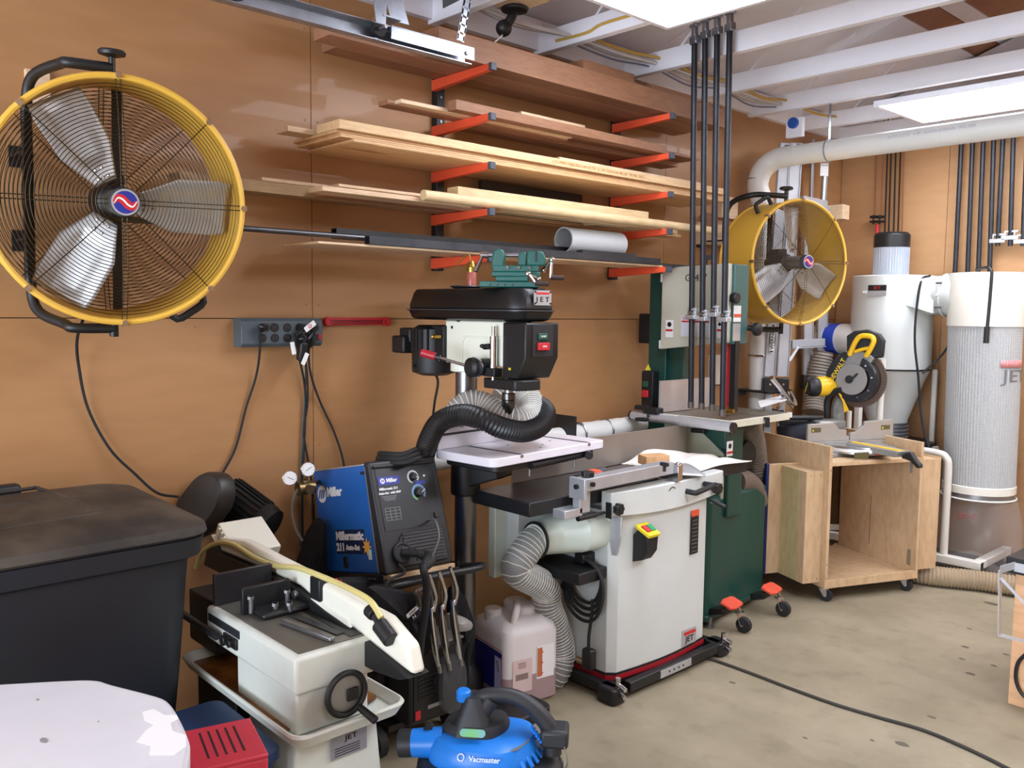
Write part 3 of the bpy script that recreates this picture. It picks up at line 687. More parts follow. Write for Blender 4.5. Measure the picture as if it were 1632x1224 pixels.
st = MB().bar((xh, 4.49, 2.39), (xh, 4.49, 2.66), .022, .003, up=X); st.torus((xh, 4.49, 2.337), X, r+.004, .004, 28, 4)
for x_ in (xh+1.6,): st.bar((x_, 4.49, 2.39), (x_, 4.49, 2.66), .022, .003, up=X).torus((x_, 4.49, 2.34), X, r+.004, .004, 28, 4)
obj('hanger_strap', st, M_galv, t)
text('print', 'ASTM D2729   4 IN   SEWER & DRAIN   PVC PIPE', .020, mat('pipe_ink', (186, 186, 200), .6), (1.05, 4.49-r-.0008, 2.352), X, Z, t, ext=.0003)

# low duct on the wall behind the drill press and jointer
t = thing('dust_duct', 'low white pipe with steel clamps running behind the jointer fence', 'duct', (.12, 2.6, .8))
pz = .875
ys_ = at(668, 722, x=.12).y
obj('pipe', MB().cyl((.12, ys_, pz-.015), (.12, 3.25, pz+.02), .048, n=24), M_whitem, t)
obj('end_cap', MB().lathe([(.049, ys_+.02), (.049, ys_-.004), (.046, ys_-.006)], (.12, 0, pz-.015), Y), M_whitem, t); obj('cap', MB().cyl((.12, ys_-.014, pz-.015), (.12, ys_-.004, pz-.015), .032, n=24), M_red_p, t, bev=.002)
obj('pipe', MB().cyl((.12, 3.25, pz+.02), (.12, 3.42, pz+.026), .045, n=24), M_whitem, t)
for yy in (2.96, 3.15): obj('hose_band', MB().torus((.12, yy, pz+.015), Y, .050, .006, 28, 6), M_steel, t)
obj('flex_joint', MB().lathe([(.049, 2.97), (.053, 3.0), (.050, 3.05), (.053, 3.1), (.049, 3.14)], (.12, 0, pz+.014), Y), M_whitem, t)
bgx = at(912, 690, x=.14)
obj('blast_gate', MB().box(.04, .22, 2.83, 2.838, pz-.09, pz+.115), M_black, t, bev=.002)

# ================================================================== pipe clamps hanging in front of the band saw
M_pipe = mat('black_iron_pipe', (46, 48, 54), .42, .5, var=.25, scale=9)
names = ('leftmost', 'second from the left', 'third from the left', 'rightmost')
Pb = [at(1101, 650, y=3.395), at(1118, 652, y=3.395), at(1135, 654, y=3.395), at(1151, 666, y=3.37)]
Pt = [at(1107, 68, y=3.285), at(1124, 60, y=3.285), at(1143, 54, y=3.285), at(1163, 48, y=3.285)]
for i in range(4):
    b, tp = Pb[i], Pt[i]; b.z = max(b.z, .9925)
    t = thing('pipe_clamp', 'black pipe clamp standing on the band saw table, %s of the four' % names[i], 'clamp', b, group=None)
    obj('pipe', MB().cyl(b+V((0, 0, .0)), tp, .0135, n=16), M_pipe, t)
    obj('coupling', MB().cyl(b+V((0, 0, .0)), b+(tp-b)*.018, .0148, n=16), mat('coupling_steel', (104, 98, 92), .5, .6), t)
    d = (tp-b).normalized(); m_ = b+(tp-b)*(.268+.006*(1, 0, 2, 1)[i])
    lx = V((.9, -.3, 0)).normalized()
    j = MB().bar(m_-lx*.02+d*.012, m_+lx*.034+d*.012, .022, .008, up=d).bar(m_-lx*.034-d*.022, m_+lx*.034-d*.022, .03, .020, up=d)
    j.bar(m_-lx*.016-d*.03, m_-lx*.016+d*.02, .006, .03, up=lx).bar(m_+lx*.018-d*.03, m_+lx*.018+d*.02, .006, .03, up=lx)
    jw = obj('sliding_jaw', j, M_alu, t, bev=.003)
    obj('release_plate', MB().bar(m_-lx*.014-d*.004, m_+lx*.02-d*.004, .026, .004, up=d).cyl(m_+V((0, -.02, -.002)), m_+V((0, .02, -.002)), .007, n=10), M_chrome, jw)
    hd = MB().bar(tp-lx*.022+d*.01, tp+lx*.026+d*.01, .028, .035, up=d).bar(tp-lx*.012+d*.045, tp+lx*.014+d*.045, .022, .04, up=d).bar(tp-lx*.024+d*.072, tp+lx*.026+d*.072, .028, .016, up=d)
    obj('head', hd, M_galv, t, bev=.004)
    obj('screw', MB().cyl(tp+d*.04, tp+d*.14, .007, n=10), M_steel, t)
    obj('crank', MB().cyl(tp+d*.125-Y*.035, tp+d*.125+Y*.035, .005, n=8).sphere(tp+d*.125-Y*.035, .008, 8).sphere(tp+d*.125+Y*.035, .008, 8), M_steel, t)

# clamps on the back wall
BW = 5.60
def wallclamp(u0, v0, u1, v1, lab, jaw=None, r=.0135, top_only=False, grp=None):
    a = at(u0, v0, y=5.56); b = at(u1, v1, y=5.56)
    t = thing('pipe_clamp', lab, 'clamp', (b.x, 5.56, b.z), group=grp)
    d = (a-b).normalized()
    obj('pipe', MB().cyl(b, a, r, n=12), M_pipe, t)
    obj('wall_hook', MB().box(a.x-.02, a.x+.02, 5.565, 5.60, a.z-.04, a.z-.02), M_black, t)
    if jaw:
        m_ = at(*jaw, y=5.56)
        j = MB().box(m_.x-.045, m_.x+.04, 5.545, 5.572, m_.z-.03, m_.z-.006).box(m_.x-.03, m_.x+.045, 5.55, 5.57, m_.z+.012, m_.z+.024).box(m_.x-.03, m_.x-.022, 5.548, 5.56, m_.z-.02, m_.z+.02).box(m_.x+.02, m_.x+.028, 5.548, 5.56, m_.z-.02, m_.z+.02)
        obj('sliding_jaw', j, M_alu, t, bev=.003)
    return t
nm7 = ['first from the left', 'second from the left', 'third from the left', 'fourth from the left', 'fifth from left, silver jaw', 'sixth from left, silver jaw', 'rightmost, at the edge of the picture']
g7 = 'pipe clamps on the back wall'
for i, (u0, u1, v1, jw) in enumerate(((1536, 1522, 436, None), (1553, 1542, 436, None), (1570, 1559, 436, None), (1586, 1577, 436, None), (1602, 1590, 392, (1591, 379)), (1617, 1610, 392, (1610, 374)), (1640, 1630, 392, (1630, 380)))):
    wallclamp(u0, 150, u1, v1, 'black pipe clamp on the back wall, '+nm7[i], jw, grp=g7)
M_thin = mat('dark_bar', (60, 54, 50), .4, .6); M_cop = mat('copper_bar', (188, 132, 92), .35, .7)
for i, (u0, u1, v1, m) in enumerate(((1397, 1393, 345, M_cop), (1409, 1403, 345, M_cop), (1416, 1410, 372, M_thin), (1422, 1416, 372, M_thin), (1429, 1424, 372, M_thin), (1437, 1431, 372, M_thin), (1441, 1437, 372, M_cop))):
    a = at(u0, 190, y=5.58); b = at(u1, v1, y=5.58)
    t = thing('bar_clamp', 'thin bar clamp above the silver motor, %s' % ('first from the left, its jaw showing', 'second, shiny copper colour', 'third from the left', 'fourth from the left', 'fifth from the left', 'sixth from the left', 'last one on the right')[i], 'clamp', b, group='thin bar clamps on the back wall')
    obj('bar', MB().bar(a, b, .009, .005, up=Y), m, t)
    if i < 2:
        obj('jaw', MB().box(b.x-.02, b.x+.035, 5.56, 5.585, b.z-.012, b.z+.004).box(b.x-.02, b.x+.035, 5.56, 5.585, b.z-.04, b.z-.028).cyl((b.x, 5.572, b.z-.05), (b.x, 5.572, b.z+.01), .006, n=8), M_black, t, bev=.002)
        if i == 1: obj('handle', MB().cyl((b.x-.012, 5.57, b.z-.13), (b.x-.012, 5.57, b.z-.05), .011, n=10), M_red_p, t, bev=.002)

# ================================================================== folding ladder
t = thing('folding_ladder', 'aluminium folding ladder with black feet leaning in the corner behind the far fan', 'ladder', (.15, 5.0, 0))
M_lad = mat('ladder_aluminium', (186, 188, 194), .4, .35, var=.08, scale=8)
HR = V((RGT.x, RGT.y, 0)).normalized(); HF = V((FWD.x, FWD.y, 0)).normalized()
def rail(u0, v0, u1, v1, x, wd, dp=.03):
    a, b = at(u0, v0, x=x), at(u1, v1, x=x); d = (b-a).normalized(); s_ = d.cross(HF).normalized()*wd/2
    mb = MB().bar(a, b, wd, .004, up=HF).bar(a+s_+HF*dp/2, b+s_+HF*dp/2, .004, dp, up=HF).bar(a-s_+HF*dp/2, b-s_+HF*dp/2, .004, dp, up=HF)
    mb.bar(a-s_*.93-HF*.004, b-s_*.93-HF*.004, .006, .006).bar(a+s_*.93-HF*.004, b+s_*.93-HF*.004, .006, .006)
    return obj('rail', mb, M_lad, t, bev=.001)
rail(1252, 228, 1226, 600, .20, .060); rail(1270, 228, 1247, 600, .22, .066)
rail(1319, 222, 1312, 330, .10, .022); rail(1296, 222, 1293, 330, .08, .012)
rail(1290, 330, 1288, 600, .08, .060); rail(1314, 330, 1310, 600, .10, .062)
for (u0, v0, u1, v1, x) in ((1278, 240, 1318, 252, .13), (1278, 318, 1316, 326, .13), (1260, 548, 1312, 545, .15)):
    a, b = at(u0, v0, x=x), at(u1, v1, x=x)
    obj('rung', MB().bar(a, b, .028, .045).bar(a-Z*.028, b-Z*.028, .045, .006), M_lad, t, bev=.002)
for (u0, v0, u1, v1, x) in ((1258, 575, 1272, 553, .17), (1292, 558, 1302, 578, .11)):
    obj('brace', MB().bar(at(u0, v0, x=x), at(u1, v1, x=x), .016, .005, up=HF), M_lad, t)
for u, v, x in ((1225, 612, .20), (1246, 612, .22), (1287, 606, .08), (1309, 604, .10)):
    p = at(u, v, x=x); f_ = obj('foot', MB().bar(p-Z*.055, p+Z*.035, .072, .055, up=HF), M_black, t, bev=.006)
    obj('rivet', MB().cyl(p-HF*.028, p-HF*.032, .007, n=8), M_chrome, f_)
    obj('lower_leg', MB().bar(V((p.x, p.y, 0)), p-Z*.05, .04, .03, up=HF), M_lad, t)
for u, v, x in ((1253, 235, .20), (1271, 233, .22), (1249, 313, .20), (1267, 313, .22)):
    p = at(u, v, x=x)-HF*.006; obj('lock', MB().bar(p-Z*.012, p+Z*.012, .024, .006, up=HF), M_black, t)
p = at(1313, 268, x=.12)-HF*.01; plate('warning_label', M_whitel, p, HR, Z, .05, .10, t); plate('label_header', M_redl, p-HF*.002+Z*.036, HR, Z, .045, .016, t)
text('label_print', 'DANGER', .011, M_blackl, p-HF*.003+Z*.015, HR, Z, t)
a, b = at(1231.9, 516, x=.20), at(1228.6, 563, x=.20); mid = (a+b)/2-HF*.007; u_ = (a-b).normalized(); v_ = HF.cross(u_).normalized()
if u_.cross(v_).dot(HF) > 0: v_ = -v_
L2_ = (a-b).length/2
obj('badge', MB().prism([(L2_*math.cos(i*PI/12), .022*math.sin(i*PI/12)) for i in range(24)], mid, u_, v_, .002), M_whitel, t)
obj('badge_field', MB().prism([(L2_*.96*math.cos(i*PI/12), .019*math.sin(i*PI/12)) for i in range(24)], mid-HF*.0021, u_, v_, .001), mat('badge_navy', (16, 18, 40), .4), t)
obj('badge_band', MB().prism([(-L2_*.82, -.0125), (L2_*.82, -.0125), (L2_*.82, .0125), (-L2_*.82, .0125)], mid-HF*.0032, u_, v_, .0006), M_whitel, t)
text('badge_text', 'WERNER', .026, M_blackl, mid-HF*.0042, u_, v_, t, sx=1.2, off=.0006)

# ================================================================== cyclone dust collector
cy = V((.50, 5.36, 0))
t = thing('cyclone_collector', 'white cyclone dust collector with a silver motor on top against the back wall', 'dust collector', (cy.x, cy.y, 0))
rb = .235
cb = V((.495, 5.37, 0))
obj('body', MB().lathe([(rb-.006, 1.695), (rb, 1.69), (rb, 1.13), (rb-.004, 1.13)], cb, Z, n=48), M_white, t)
obj('seam_band', MB().lathe([(rb+.003, 1.135), (rb+.003, 1.125)], cb, Z, n=48), M_black, t)
obj('cone', MB().lathe([(rb-.002, 1.125), (.20, 1.05), (.115, .80), (.115, .78)], cb, Z, n=48), M_white, t)
hp = [(cb.x, cb.y, .80), (cb.x+.0, cb.y, .74), (cb.x, cb.y, .67)]
obj('flex_collar', MB().hose(hp, .125, .022, .05, n=32), M_galv, t)
obj('drum_lid', MB().lathe([(.0, .695), (.27, .685), (.28, .665), (.28, .64), (.265, .635)], cb, Z, n=48), M_black, t)
obj('drum', MB().lathe([(.265, .64), (.262, .35), (.268, .34), (.262, .33), (.255, .02), (.0, .02)], cb, Z, n=48), M_blackm, t)
mb = MB()
for i in range(40):
    a = 2*PI*i/40; mb.bar((cb.x-.02+.098*math.cos(a), cb.y+.098*math.sin(a), 1.70), (cb.x-.02+.098*math.cos(a), cb.y+.098*math.sin(a), 1.88), .006, .010)
mb.cyl((cb.x-.02, cb.y, 1.695), (cb.x-.02, cb.y, 1.88), .096, n=40)
mt = obj('motor', mb, mat('ribbed_silver', (196, 204, 216), .35, .4), t)
obj('motor_cap', MB().lathe([(.104, 1.868), (.104, 1.945), (.09, 1.96), (0, 1.963)], (cb.x-.02, cb.y, 0), Z, n=40), M_black, mt, bev=.003)
# outlet pipe to the filter and clamp ring
fx = 1.035; fy = 5.36
obj('outlet_pipe', MB().lathe([(.115, cb.x+.04), (.115, fx-.2), (.122, fx-.19), (.122, fx-.15)], (0, cb.y-.03, 1.575), X, n=36), M_white, t)
obj('outlet_transition', MB().add([(cb.x-.08, cb.y-.235, 1.60), (cb.x+.30, cb.y-.14, 1.685), (cb.x+.30, cb.y-.14, 1.47), (cb.x+.30, cb.y+.1, 1.685), (cb.x+.3, cb.y+.1, 1.47), (cb.x-.08, cb.y-.235, 1.59)], [(0, 1, 2, 5), (0, 3, 1), (1, 3, 4, 2), (5, 2, 4), (0, 5, 4, 3)]), M_white, t)
obj('clamp_ring', MB().torus((fx-.215, cb.y-.03, 1.575), X, .121, .007, 36, 6).cyl((fx-.215, cb.y-.155, 1.575), (fx-.215, cb.y-.17, 1.575), .008, n=8), M_white, t)
b1 = MB(); 
for dz in (-.07, .07): b1.cyl((fx-.232, cb.y-.14, 1.575+dz), (fx-.198, cb.y-.14, 1.575+dz), .006, n=8)
stuff(obj('ring_bolt', b1, M_steel, t))
# name plate
bp = at(1398, 462, y=cb.y-rb-.004)
plate('badge', M_blackl, (bp.x, bp.y, bp.z+.012), X, Z, .11, .034, t); plate('badge', M_alu, (bp.x, bp.y, bp.z-.022), X, Z, .11, .03, t)
text('badge_text', 'JET', .024, M_redl, (bp.x, bp.y-.0025, bp.z+.012), X, Z, t, sx=1.3); 
# inlet elbow with blue tape, going left behind the ladder
obj('inlet_pipe', MB().tube([(.03, 5.36, 1.298), (.12, 5.345, 1.30), (.22, 5.33, 1.302), (.30, 5.30, 1.30), (.40, 5.26, 1.28)], .097, n=28, k=5), M_whitem, t)
obj('tape_band', MB().cyl((.125, 5.345, 1.30), (.20, 5.332, 1.3015), .1, n=32), mat('blue_tape2', (38, 72, 190), .5), t)
obj('inlet_hose', MB().hose([(.14, 5.20, 1.22), (.13, 5.18, 1.1), (.13, 5.15, .95), (.15, 5.10, .84)], .07, .02, .05, n=20), mat('grey_flex', (140, 132, 122), .5, alpha=.95), t)
# frame
fr = MB(); sq = .05
M_fr = mat('cream_frame_paint', (220, 216, 206), .4, var=.03)
yf = 5.10; xL, xR = .40, 1.17
obj('frame_rail', MB().box(xL-.2, xR, yf, yf+.05, .055, .10), M_fr, t, bev=.004)
for fx_, fy_ in ((xL, yf+.025), (xR-.1, yf+.025), (xR-.025, 5.5)): obj('frame_foot', MB().cyl((fx_, fy_, 0), (fx_, fy_, .056), .018, n=12), M_black, t)
obj('frame_rail', MB().box(xR-.05, xR, yf+.05, 5.60, .055, .10), M_fr, t, bev=.004)
obj('end_plug', MB().box(xR, xR+.002, yf+.006, yf+.044, .06, .095), M_black, t)
up_ = at(1490, 885, y=yf)
ux = .965
obj('upright', MB().tube([(ux, yf+.025, .10), (ux, yf+.025, .40), (ux, yf+.025, .60), (ux-.015, yf+.025, .655), (ux-.06, yf+.025, .675), (ux-.20, yf+.03, .68), (ux-.45, yf+.03, .68)], .021, n=16, k=5), M_fr, t)
obj('upright', MB().box(.40, .44, 5.12, 5.16, 0.045, 1.25), M_fr, t, bev=.008)
obj('upright', MB().box(.70, .73, 5.50, 5.53, .0, 1.13), M_fr, t, bev=.008)
obj('cross_bar', MB().bar((.5, 5.15, .60), (.80, 5.40, .66), .03, .03).bar((xL-.15, yf+.025, .12), (xL+.25, yf+.3, .15), .03, .03), M_fr, t)
# liner film on the drum
M_film = mat('clear_film', (176, 170, 168), .22, alpha=.20, var=.05)
obj('liner_film', MB().lathe([(.285, .68), (.292, .62), (.29, .56), (.286, .52)], cb, Z, n=48, cap=False), mat('dark_film', (90, 86, 88), .3, alpha=.45), t)
# cords on the body
cord('black cord draped over the white outlet pipe of the dust collector', [(fx-.30, cb.y-.06, 1.69), (fx-.31, cb.y-.15, 1.66), (fx-.318, cb.y-.18, 1.5), (fx-.31, cb.y-.2, 1.3), (fx-.28, cb.y-.2, 1.1), (fx-.26, cb.y-.19, .9), (fx-.22, cb.y-.2, .75), (fx-.16, cb.y-.2, .62)], r=.007)
cord('second black cord hanging behind the outlet pipe', [(fx-.20, cb.y-.0, 1.45), (fx-.17, cb.y-.02, 1.38), (fx-.20, cb.y-.04, 1.25), (fx-.28, cb.y-.14, 1.12)], r=.006)

# canister filter
t = thing('canister_filter', 'tall white pleated canister filter hanging beside the cyclone', 'filter', (fx+.02, fy, .42))
M_cap = mat('filter_cap_cream', (222, 218, 206), .45, var=.02)
rf = .19
obj('top_cap', MB().lathe([(0, 1.705), (rf+.006, 1.70), (rf+.008, 1.695), (rf+.008, 1.40), (rf, 1.40)], (fx, fy, 0), Z, n=48), M_cap, t)
pl = MB(); N = 150; Rg = []
for h, s_ in ((1.40, 1), (1.39, 1), (.50, .985), (.49, .985)):
    Rg.append([V((fx+.004*(1.4-h)*4+(rf*s_-(.003 if j % 2 else 0))*math.cos(2*PI*j/N), fy+(rf*s_-(.003 if j % 2 else 0))*math.sin(2*PI*j/N), h)) for j in range(N)])
pl.rings(Rg)
M_pleat = mat('white_mesh_pleats', (178, 179, 178), .55, var=.10, scale=90)
obj('pleated_cartridge', pl, M_pleat, t, smooth=False)
bx = fx+.015
obj('bottom_band', MB().lathe([(rf-.002, .50), (rf+.002, .495), (rf+.002, .455), (rf-.004, .455)], (bx, fy, 0), Z, n=48), M_cap, t)
obj('steel_ring', MB().lathe([(rf-.004, .455), (rf-.004, .43)], (bx, fy, 0), Z, n=48), M_steel, t)
obj('clamp_ring', MB().torus((bx, fy, .425), Z, rf+.004, .005, 56, 6), M_whitem, t)
wi = MB()
for k in range(60):
    h = .51+.88*k/60; wi.torus((fx+.004*(1.4-h)*4, fy, h), Z, rf*(.985+.015*(h-.49)/.9)+.0005, .0009, 48, 3)
stuff(obj('mesh_wire', wi, M_pleat, t))
# crank handle hooked on the cap
hk = MB().tube([(fx-.02, fy-.12, 1.715), (fx+.06, fy-.21, 1.722), (fx+.095, fy-.235, 1.705), (fx+.10, fy-.24, 1.66), (fx+.095, fy-.235, 1.5), (fx+.09, fy-.235, 1.36)], .0085, n=10)
obj('crank_handle', hk, M_black, t)
obj('crank_grip', MB().cyl((fx+.0905, fy-.235, 1.40), (fx+.089, fy-.235, 1.31), .014, n=14), M_blackm, t)
# print
lp = at(1601, 580, y=fy-rf+.02)
def cyltext(nm, s, size, m, ang, z, rad, parent, cx, cy_, sx=1.0):
    """lettering wrapped round a vertical cylinder, centred at azimuth ang (radians)"""
    o = text(nm, s, size, m, (0, 0, 0), X, Z, None, ext=.0005, sx=sx)
    for v in o.data.vertices:
        a = ang+v.co.x/rad; rr = rad-v.co.y; v.co = V((cx+rr*math.cos(a), cy_+rr*math.sin(a), z+v.co.z))
    o.data.transform(wmat(parent).inverted()); o.parent = parent; WM[o.name] = wmat(parent); return o
cyltext('logo_text', 'JET', .10, mat('grey_print', (110, 112, 116), .6), math.radians(-12), 1.125, rf+.001, t, fx+.006, fy, sx=1.5)
rb_ = MB(); 
for i in range(10):
    a0_ = math.radians(-46+i*5); a1_ = math.radians(-46+(i+1)*5)
    rb_.add([(fx+.006+(rf+.001)*math.cos(a), fy+(rf+.001)*math.sin(a), z_) for a in (a0_, a1_) for z_ in (1.175, 1.215)], [(0, 1, 3, 2)])
obj('logo_bar', rb_, mat('pale_red_print', (214, 140, 140), .6), t, solid=.001)
# collection bag
t = thing('dust_bag', 'clear plastic dust bag hanging under the canister filter', 'bag', (bx, fy, .0))
bg = MB()
def bagf(u, v):
    a = 2*PI*u; h = .425-.39*v
    rr = (rf+.004)*(1+.18*math.sin(v*PI*.9)+.22*v)*(1+.04*math.sin(a*7+v*5)+.05*math.sin(a*3-v*4)*v)
    return V((bx+rr*math.cos(a), fy-.02*v+rr*.72*math.sin(a)*(1-.1*v), h))
bg.grid(bagf, 64, 14)
obj('film', bg, M_film, t)
obj('film_fold', MB().grid(lambda u, v: V((bx+(-.22+.5*u), fy-.16-.03*math.sin(u*9), .03+.10*v*(1-abs(2*u-1)*.8)+.0*u)), 20, 5), mat('clear_film2', (190, 186, 184), .2, alpha=.22), t)
cyltext('bag_print', 'JET', .045, mat('bag_red', (176, 84, 84), .6, alpha=.55), math.radians(-88), .33, rf+.045, t, bx, fy+.04, sx=1.9)
tag(obj('cardboard_sheet', MB().box(.45, 1.42, 5.215, 5.59, .0005, .010), mat('dark_cardboard', (64, 54, 44), .8)), 'dark cardboard sheet on the floor under the clear dust bag', 'sheet')
# grey panel leaning at right behind the bag (white edge)
tag(obj('white_board', MB().add([(1.30, 5.30, 0), (1.34, 5.30, 0), (1.34, 5.33, 0), (1.30, 5.33, 0), (1.37, 5.52, 1.0), (1.41, 5.52, 1.0), (1.41, 5.55, 1.0), (1.37, 5.55, 1.0)], [(3, 2, 1, 0), (4, 5, 6, 7), (0, 1, 5, 4), (1, 2, 6, 5), (2, 3, 7, 6), (3, 0, 4, 7)]), M_fr), 'narrow white post leaning at the right edge behind the filter bag', 'post')

# floor hose
fh = [at(1330, 880, z=.05), at(1400, 897, z=.05), at(1470, 915, z=.055), at(1560, 925, z=.055), at(1650, 938, z=.055), at(1760, 950, z=.055)]
t = thing('floor_hose', 'beige corrugated dust hose lying on the floor behind the plywood cart', 'hose', fh[0])
M_bh = mat('beige_flex', (158, 140, 114), .5, var=.06)
obj('hose_wall', MB().hose(fh, .052, .017, .06, n=20), M_bh, t)
# ================================================================== drill press
cx, cy_ = .41, 2.035
t = thing('drill_press', 'tall black and cream floor drill press with a white table, standing at the wall', 'drill press', (cx, cy_, 0))
DP = t
M_cream = mat('cream_machine_paint', (228, 230, 212), .35, var=.03)
M_castb = mat('black_cast', (20, 20, 22), .5, var=.15)
obj('base', MB().prism(rrect(-.13, .33, -.15, .15, .04), (cx, cy_, 0), X, Y, .04), M_castb, t, bev=.006)
obj('column', MB().cyl((cx, cy_, .04), (cx, cy_, 1.42), .040, n=32), mat('ground_steel', (120, 120, 122), .28, .9, var=.05), t)
obj('column_collar', MB().lathe([(.075, .04), (.07, .10), (.045, .14)], (cx, cy_, 0), Z), M_castb, t)
# belt cover: two shells with chamfered front corners
def cover(zg, x0=.125, x1=.760, y0=1.962, y1=2.162, cf=.055):
    def ring(z, g): return [V(p) for p in ((x0+g, y0+g+.02, z), (x0+g+.03, y0+g, z), (x1-g-cf, y0+g, z), (x1-g-cf*.35, y0+g+cf*.25, z), (x1-g, y0+g+cf*.7, z), (x1-g, y1-g-cf*.7, z), (x1-g-cf*.35, y1-g-cf*.25, z), (x1-g-cf, y1-g, z), (x0+g+.03, y1-g, z), (x0+g, y1-g-.02, z))]
    return MB().rings([ring(z, g) for z, g in zg])
M_cov = mat('satin_black_cover', (17, 17, 18), .38, var=.1)
obj('belt_cover_lower', cover([(1.421, .024), (1.428, .010), (1.458, .0)]), M_cov, t, bev=.004)
uc = obj('belt_cover_upper', cover([(1.460, .003), (1.478, .004), (1.520, .014), (1.535, .022)]), M_cov, t, bev=.006, seg=3)
obj('cover_seam', cover([(1.4565, -.005), (1.4605, -.005)]), mat('seam_grey', (62, 62, 64), .4), t)
bn = X
plate('badge', M_alu, (.7585, 2.075, 1.502), Y, Z, .082, .050, t, th=.002, r=.003)
plate('badge_bar', M_redl, (.7607, 2.075, 1.517), Y, Z, .062, .007, t, th=.0008)
text('badge_text', 'J E T', .024, M_blackl, (.7608, 2.075, 1.496), Y, Z, t, sx=1.35, off=.0004)
for dy, dz in ((-.036, .020), (.036, .020), (-.036, -.019), (.036, -.019)): obj('rivet', MB().cyl((.760, 2.075+dy, 1.502+dz), (.7628, 2.075+dy, 1.502+dz), .0035, n=8), M_black, t)
# head casting
hy0, hy1 = 1.995, 2.13
hx0, hx1 = .335, .655
hd = MB().prism([(hx0, 1.265), (hx1, 1.265), (hx1+.0, 1.225), (hx1+.02, 1.225), (hx1+.02, 1.405), (hx1, 1.42), (hx0, 1.42)], (0, hy1, 0), X, Z, hy1-hy0)
obj('head_casting', hd, M_cream, t, bev=.006)
obj('column_boss', MB().cyl((cx, cy_, 1.235), (cx, cy_, 1.27), .058, n=32), M_cream, t, bev=.004)
obj('side_rib', MB().prism([(.43, 1.265), (.44, 1.265), (.44, 1.345), (.452, 1.360), (.66, 1.360), (.66, 1.366), (.447, 1.366), (.432, 1.35)], (0, hy0-.0005, 0), X, Z, .004), M_cream, t, bev=.001)
obj('head_hole', MB().cyl((.375, hy0+.002, 1.395), (.375, hy0-.001, 1.395), .006, n=12), M_black, t)
# black front control housing
fh_ = MB().prism([(hx1+.005, 1.228), (.735, 1.228), (.775, 1.30), (.775, 1.418), (hx1+.005, 1.418)], (0, hy1+.01, 0), X, Z, hy1-hy0+.02)
obj('front_housing', fh_, M_black, t, bev=.005)
sp_ = obj('switch_plate', MB().box(.775, .778, 2.015, 2.11, 1.305, 1.412), M_blackm, t, bev=.001)
obj('start_button', MB().box(.778, .784, 2.038, 2.08, 1.362, 1.384), mat('start_green', (26, 78, 58), .4), t, bev=.002)
obj('stop_button', MB().box(.778, .79, 2.034, 2.084, 1.327, 1.352), M_red_p, t, bev=.002)
text('button_text', 'START', .009, M_whitel, (.7845, 2.059, 1.373), Y, Z, t); text('button_text', 'STOP', .009, M_whitel, (.7905, 2.059, 1.3395), Y, Z, t)
plate('yellow_label', mat('yellow_label', (216, 196, 50), .5), (.700, hy0-.0115, 1.262), V((1, 0, 0)), Z, .012, .008, t)
# quill, chuck
qx, qy = .645, 2.03
obj('quill_collar', MB().prism([(-.075, -.06), (.085, -.06), (.105, -.03), (.105, .04), (.085, .06), (-.075, .06)], (qx+.01, qy, 1.19), X, Y, .036), M_castb, t, bev=.005)
obj('spindle', MB().cyl((qx, qy, 1.19), (qx, qy, 1.165), .016, n=20), M_steel, t)
obj('chuck', MB().lathe([(.021, 1.175), (.024, 1.172), (.024, 1.152), (.022, 1.150), (.024, 1.148), (.024, 1.128), (.018, 1.118), (.017, 1.10), (.012, 1.092), (0, 1.092)], (qx, qy, 0), Z, n=28), mat('dark_chrome', (92, 90, 88), .25, .95), t)
# depth stop rod on the side
sx_, sy_ = .628, hy0-.022
obj('depth_rod', MB().cyl((sx_, sy_, 1.22), (sx_, sy_, 1.405), .007, n=14).cyl((sx_, sy_, 1.245), (sx_, sy_, 1.37), .013, n=18), M_chrome, t)
obj('depth_block', MB().box(sx_-.035, sx_+.025, sy_-.018, hy0, 1.232, 1.262), M_castb, t, bev=.003)
obj('lock_knob', MB().cyl((sx_-.01, sy_-.01, 1.335), (sx_-.035, sy_-.012, 1.333), .010, n=12).lathe([(.003, .03), (.008, .036), (.006, .044)], (sx_-.01, sy_-.01, 1.335), V((-1, 0, 0))), M_black, t)
# feed hub and lever with red grip
hb = V((.575, hy0, 1.262))
obj('feed_hub', MB().cyl(hb, hb-Y*.05, .030, n=24).lathe([(.022, .045), (.034, .055), (.034, .08), (.022, .09)], hb, -Y), M_castb, t)
obj('hub_ring', MB().cyl(hb-Y*.052, hb-Y*.066, .036, n=24), M_chrome, t)
gp = at(683, 565, y=hy0-.16)
h0_ = hb-Y*.07
gd = (gp-h0_).normalized()
obj('feed_lever', MB().cyl(h0_, gp-gd*.02, .0055, n=10), M_chrome, t)
obj('lever_grip', MB().cyl(gp-gd*.028, gp+gd*.028, .014, n=18), mat('grip_red', (166, 30, 44), .4), t, bev=.004)
obj('grip_collar', MB().cyl(gp-gd*.042, gp-gd*.026, .012, n=14), M_black, t)
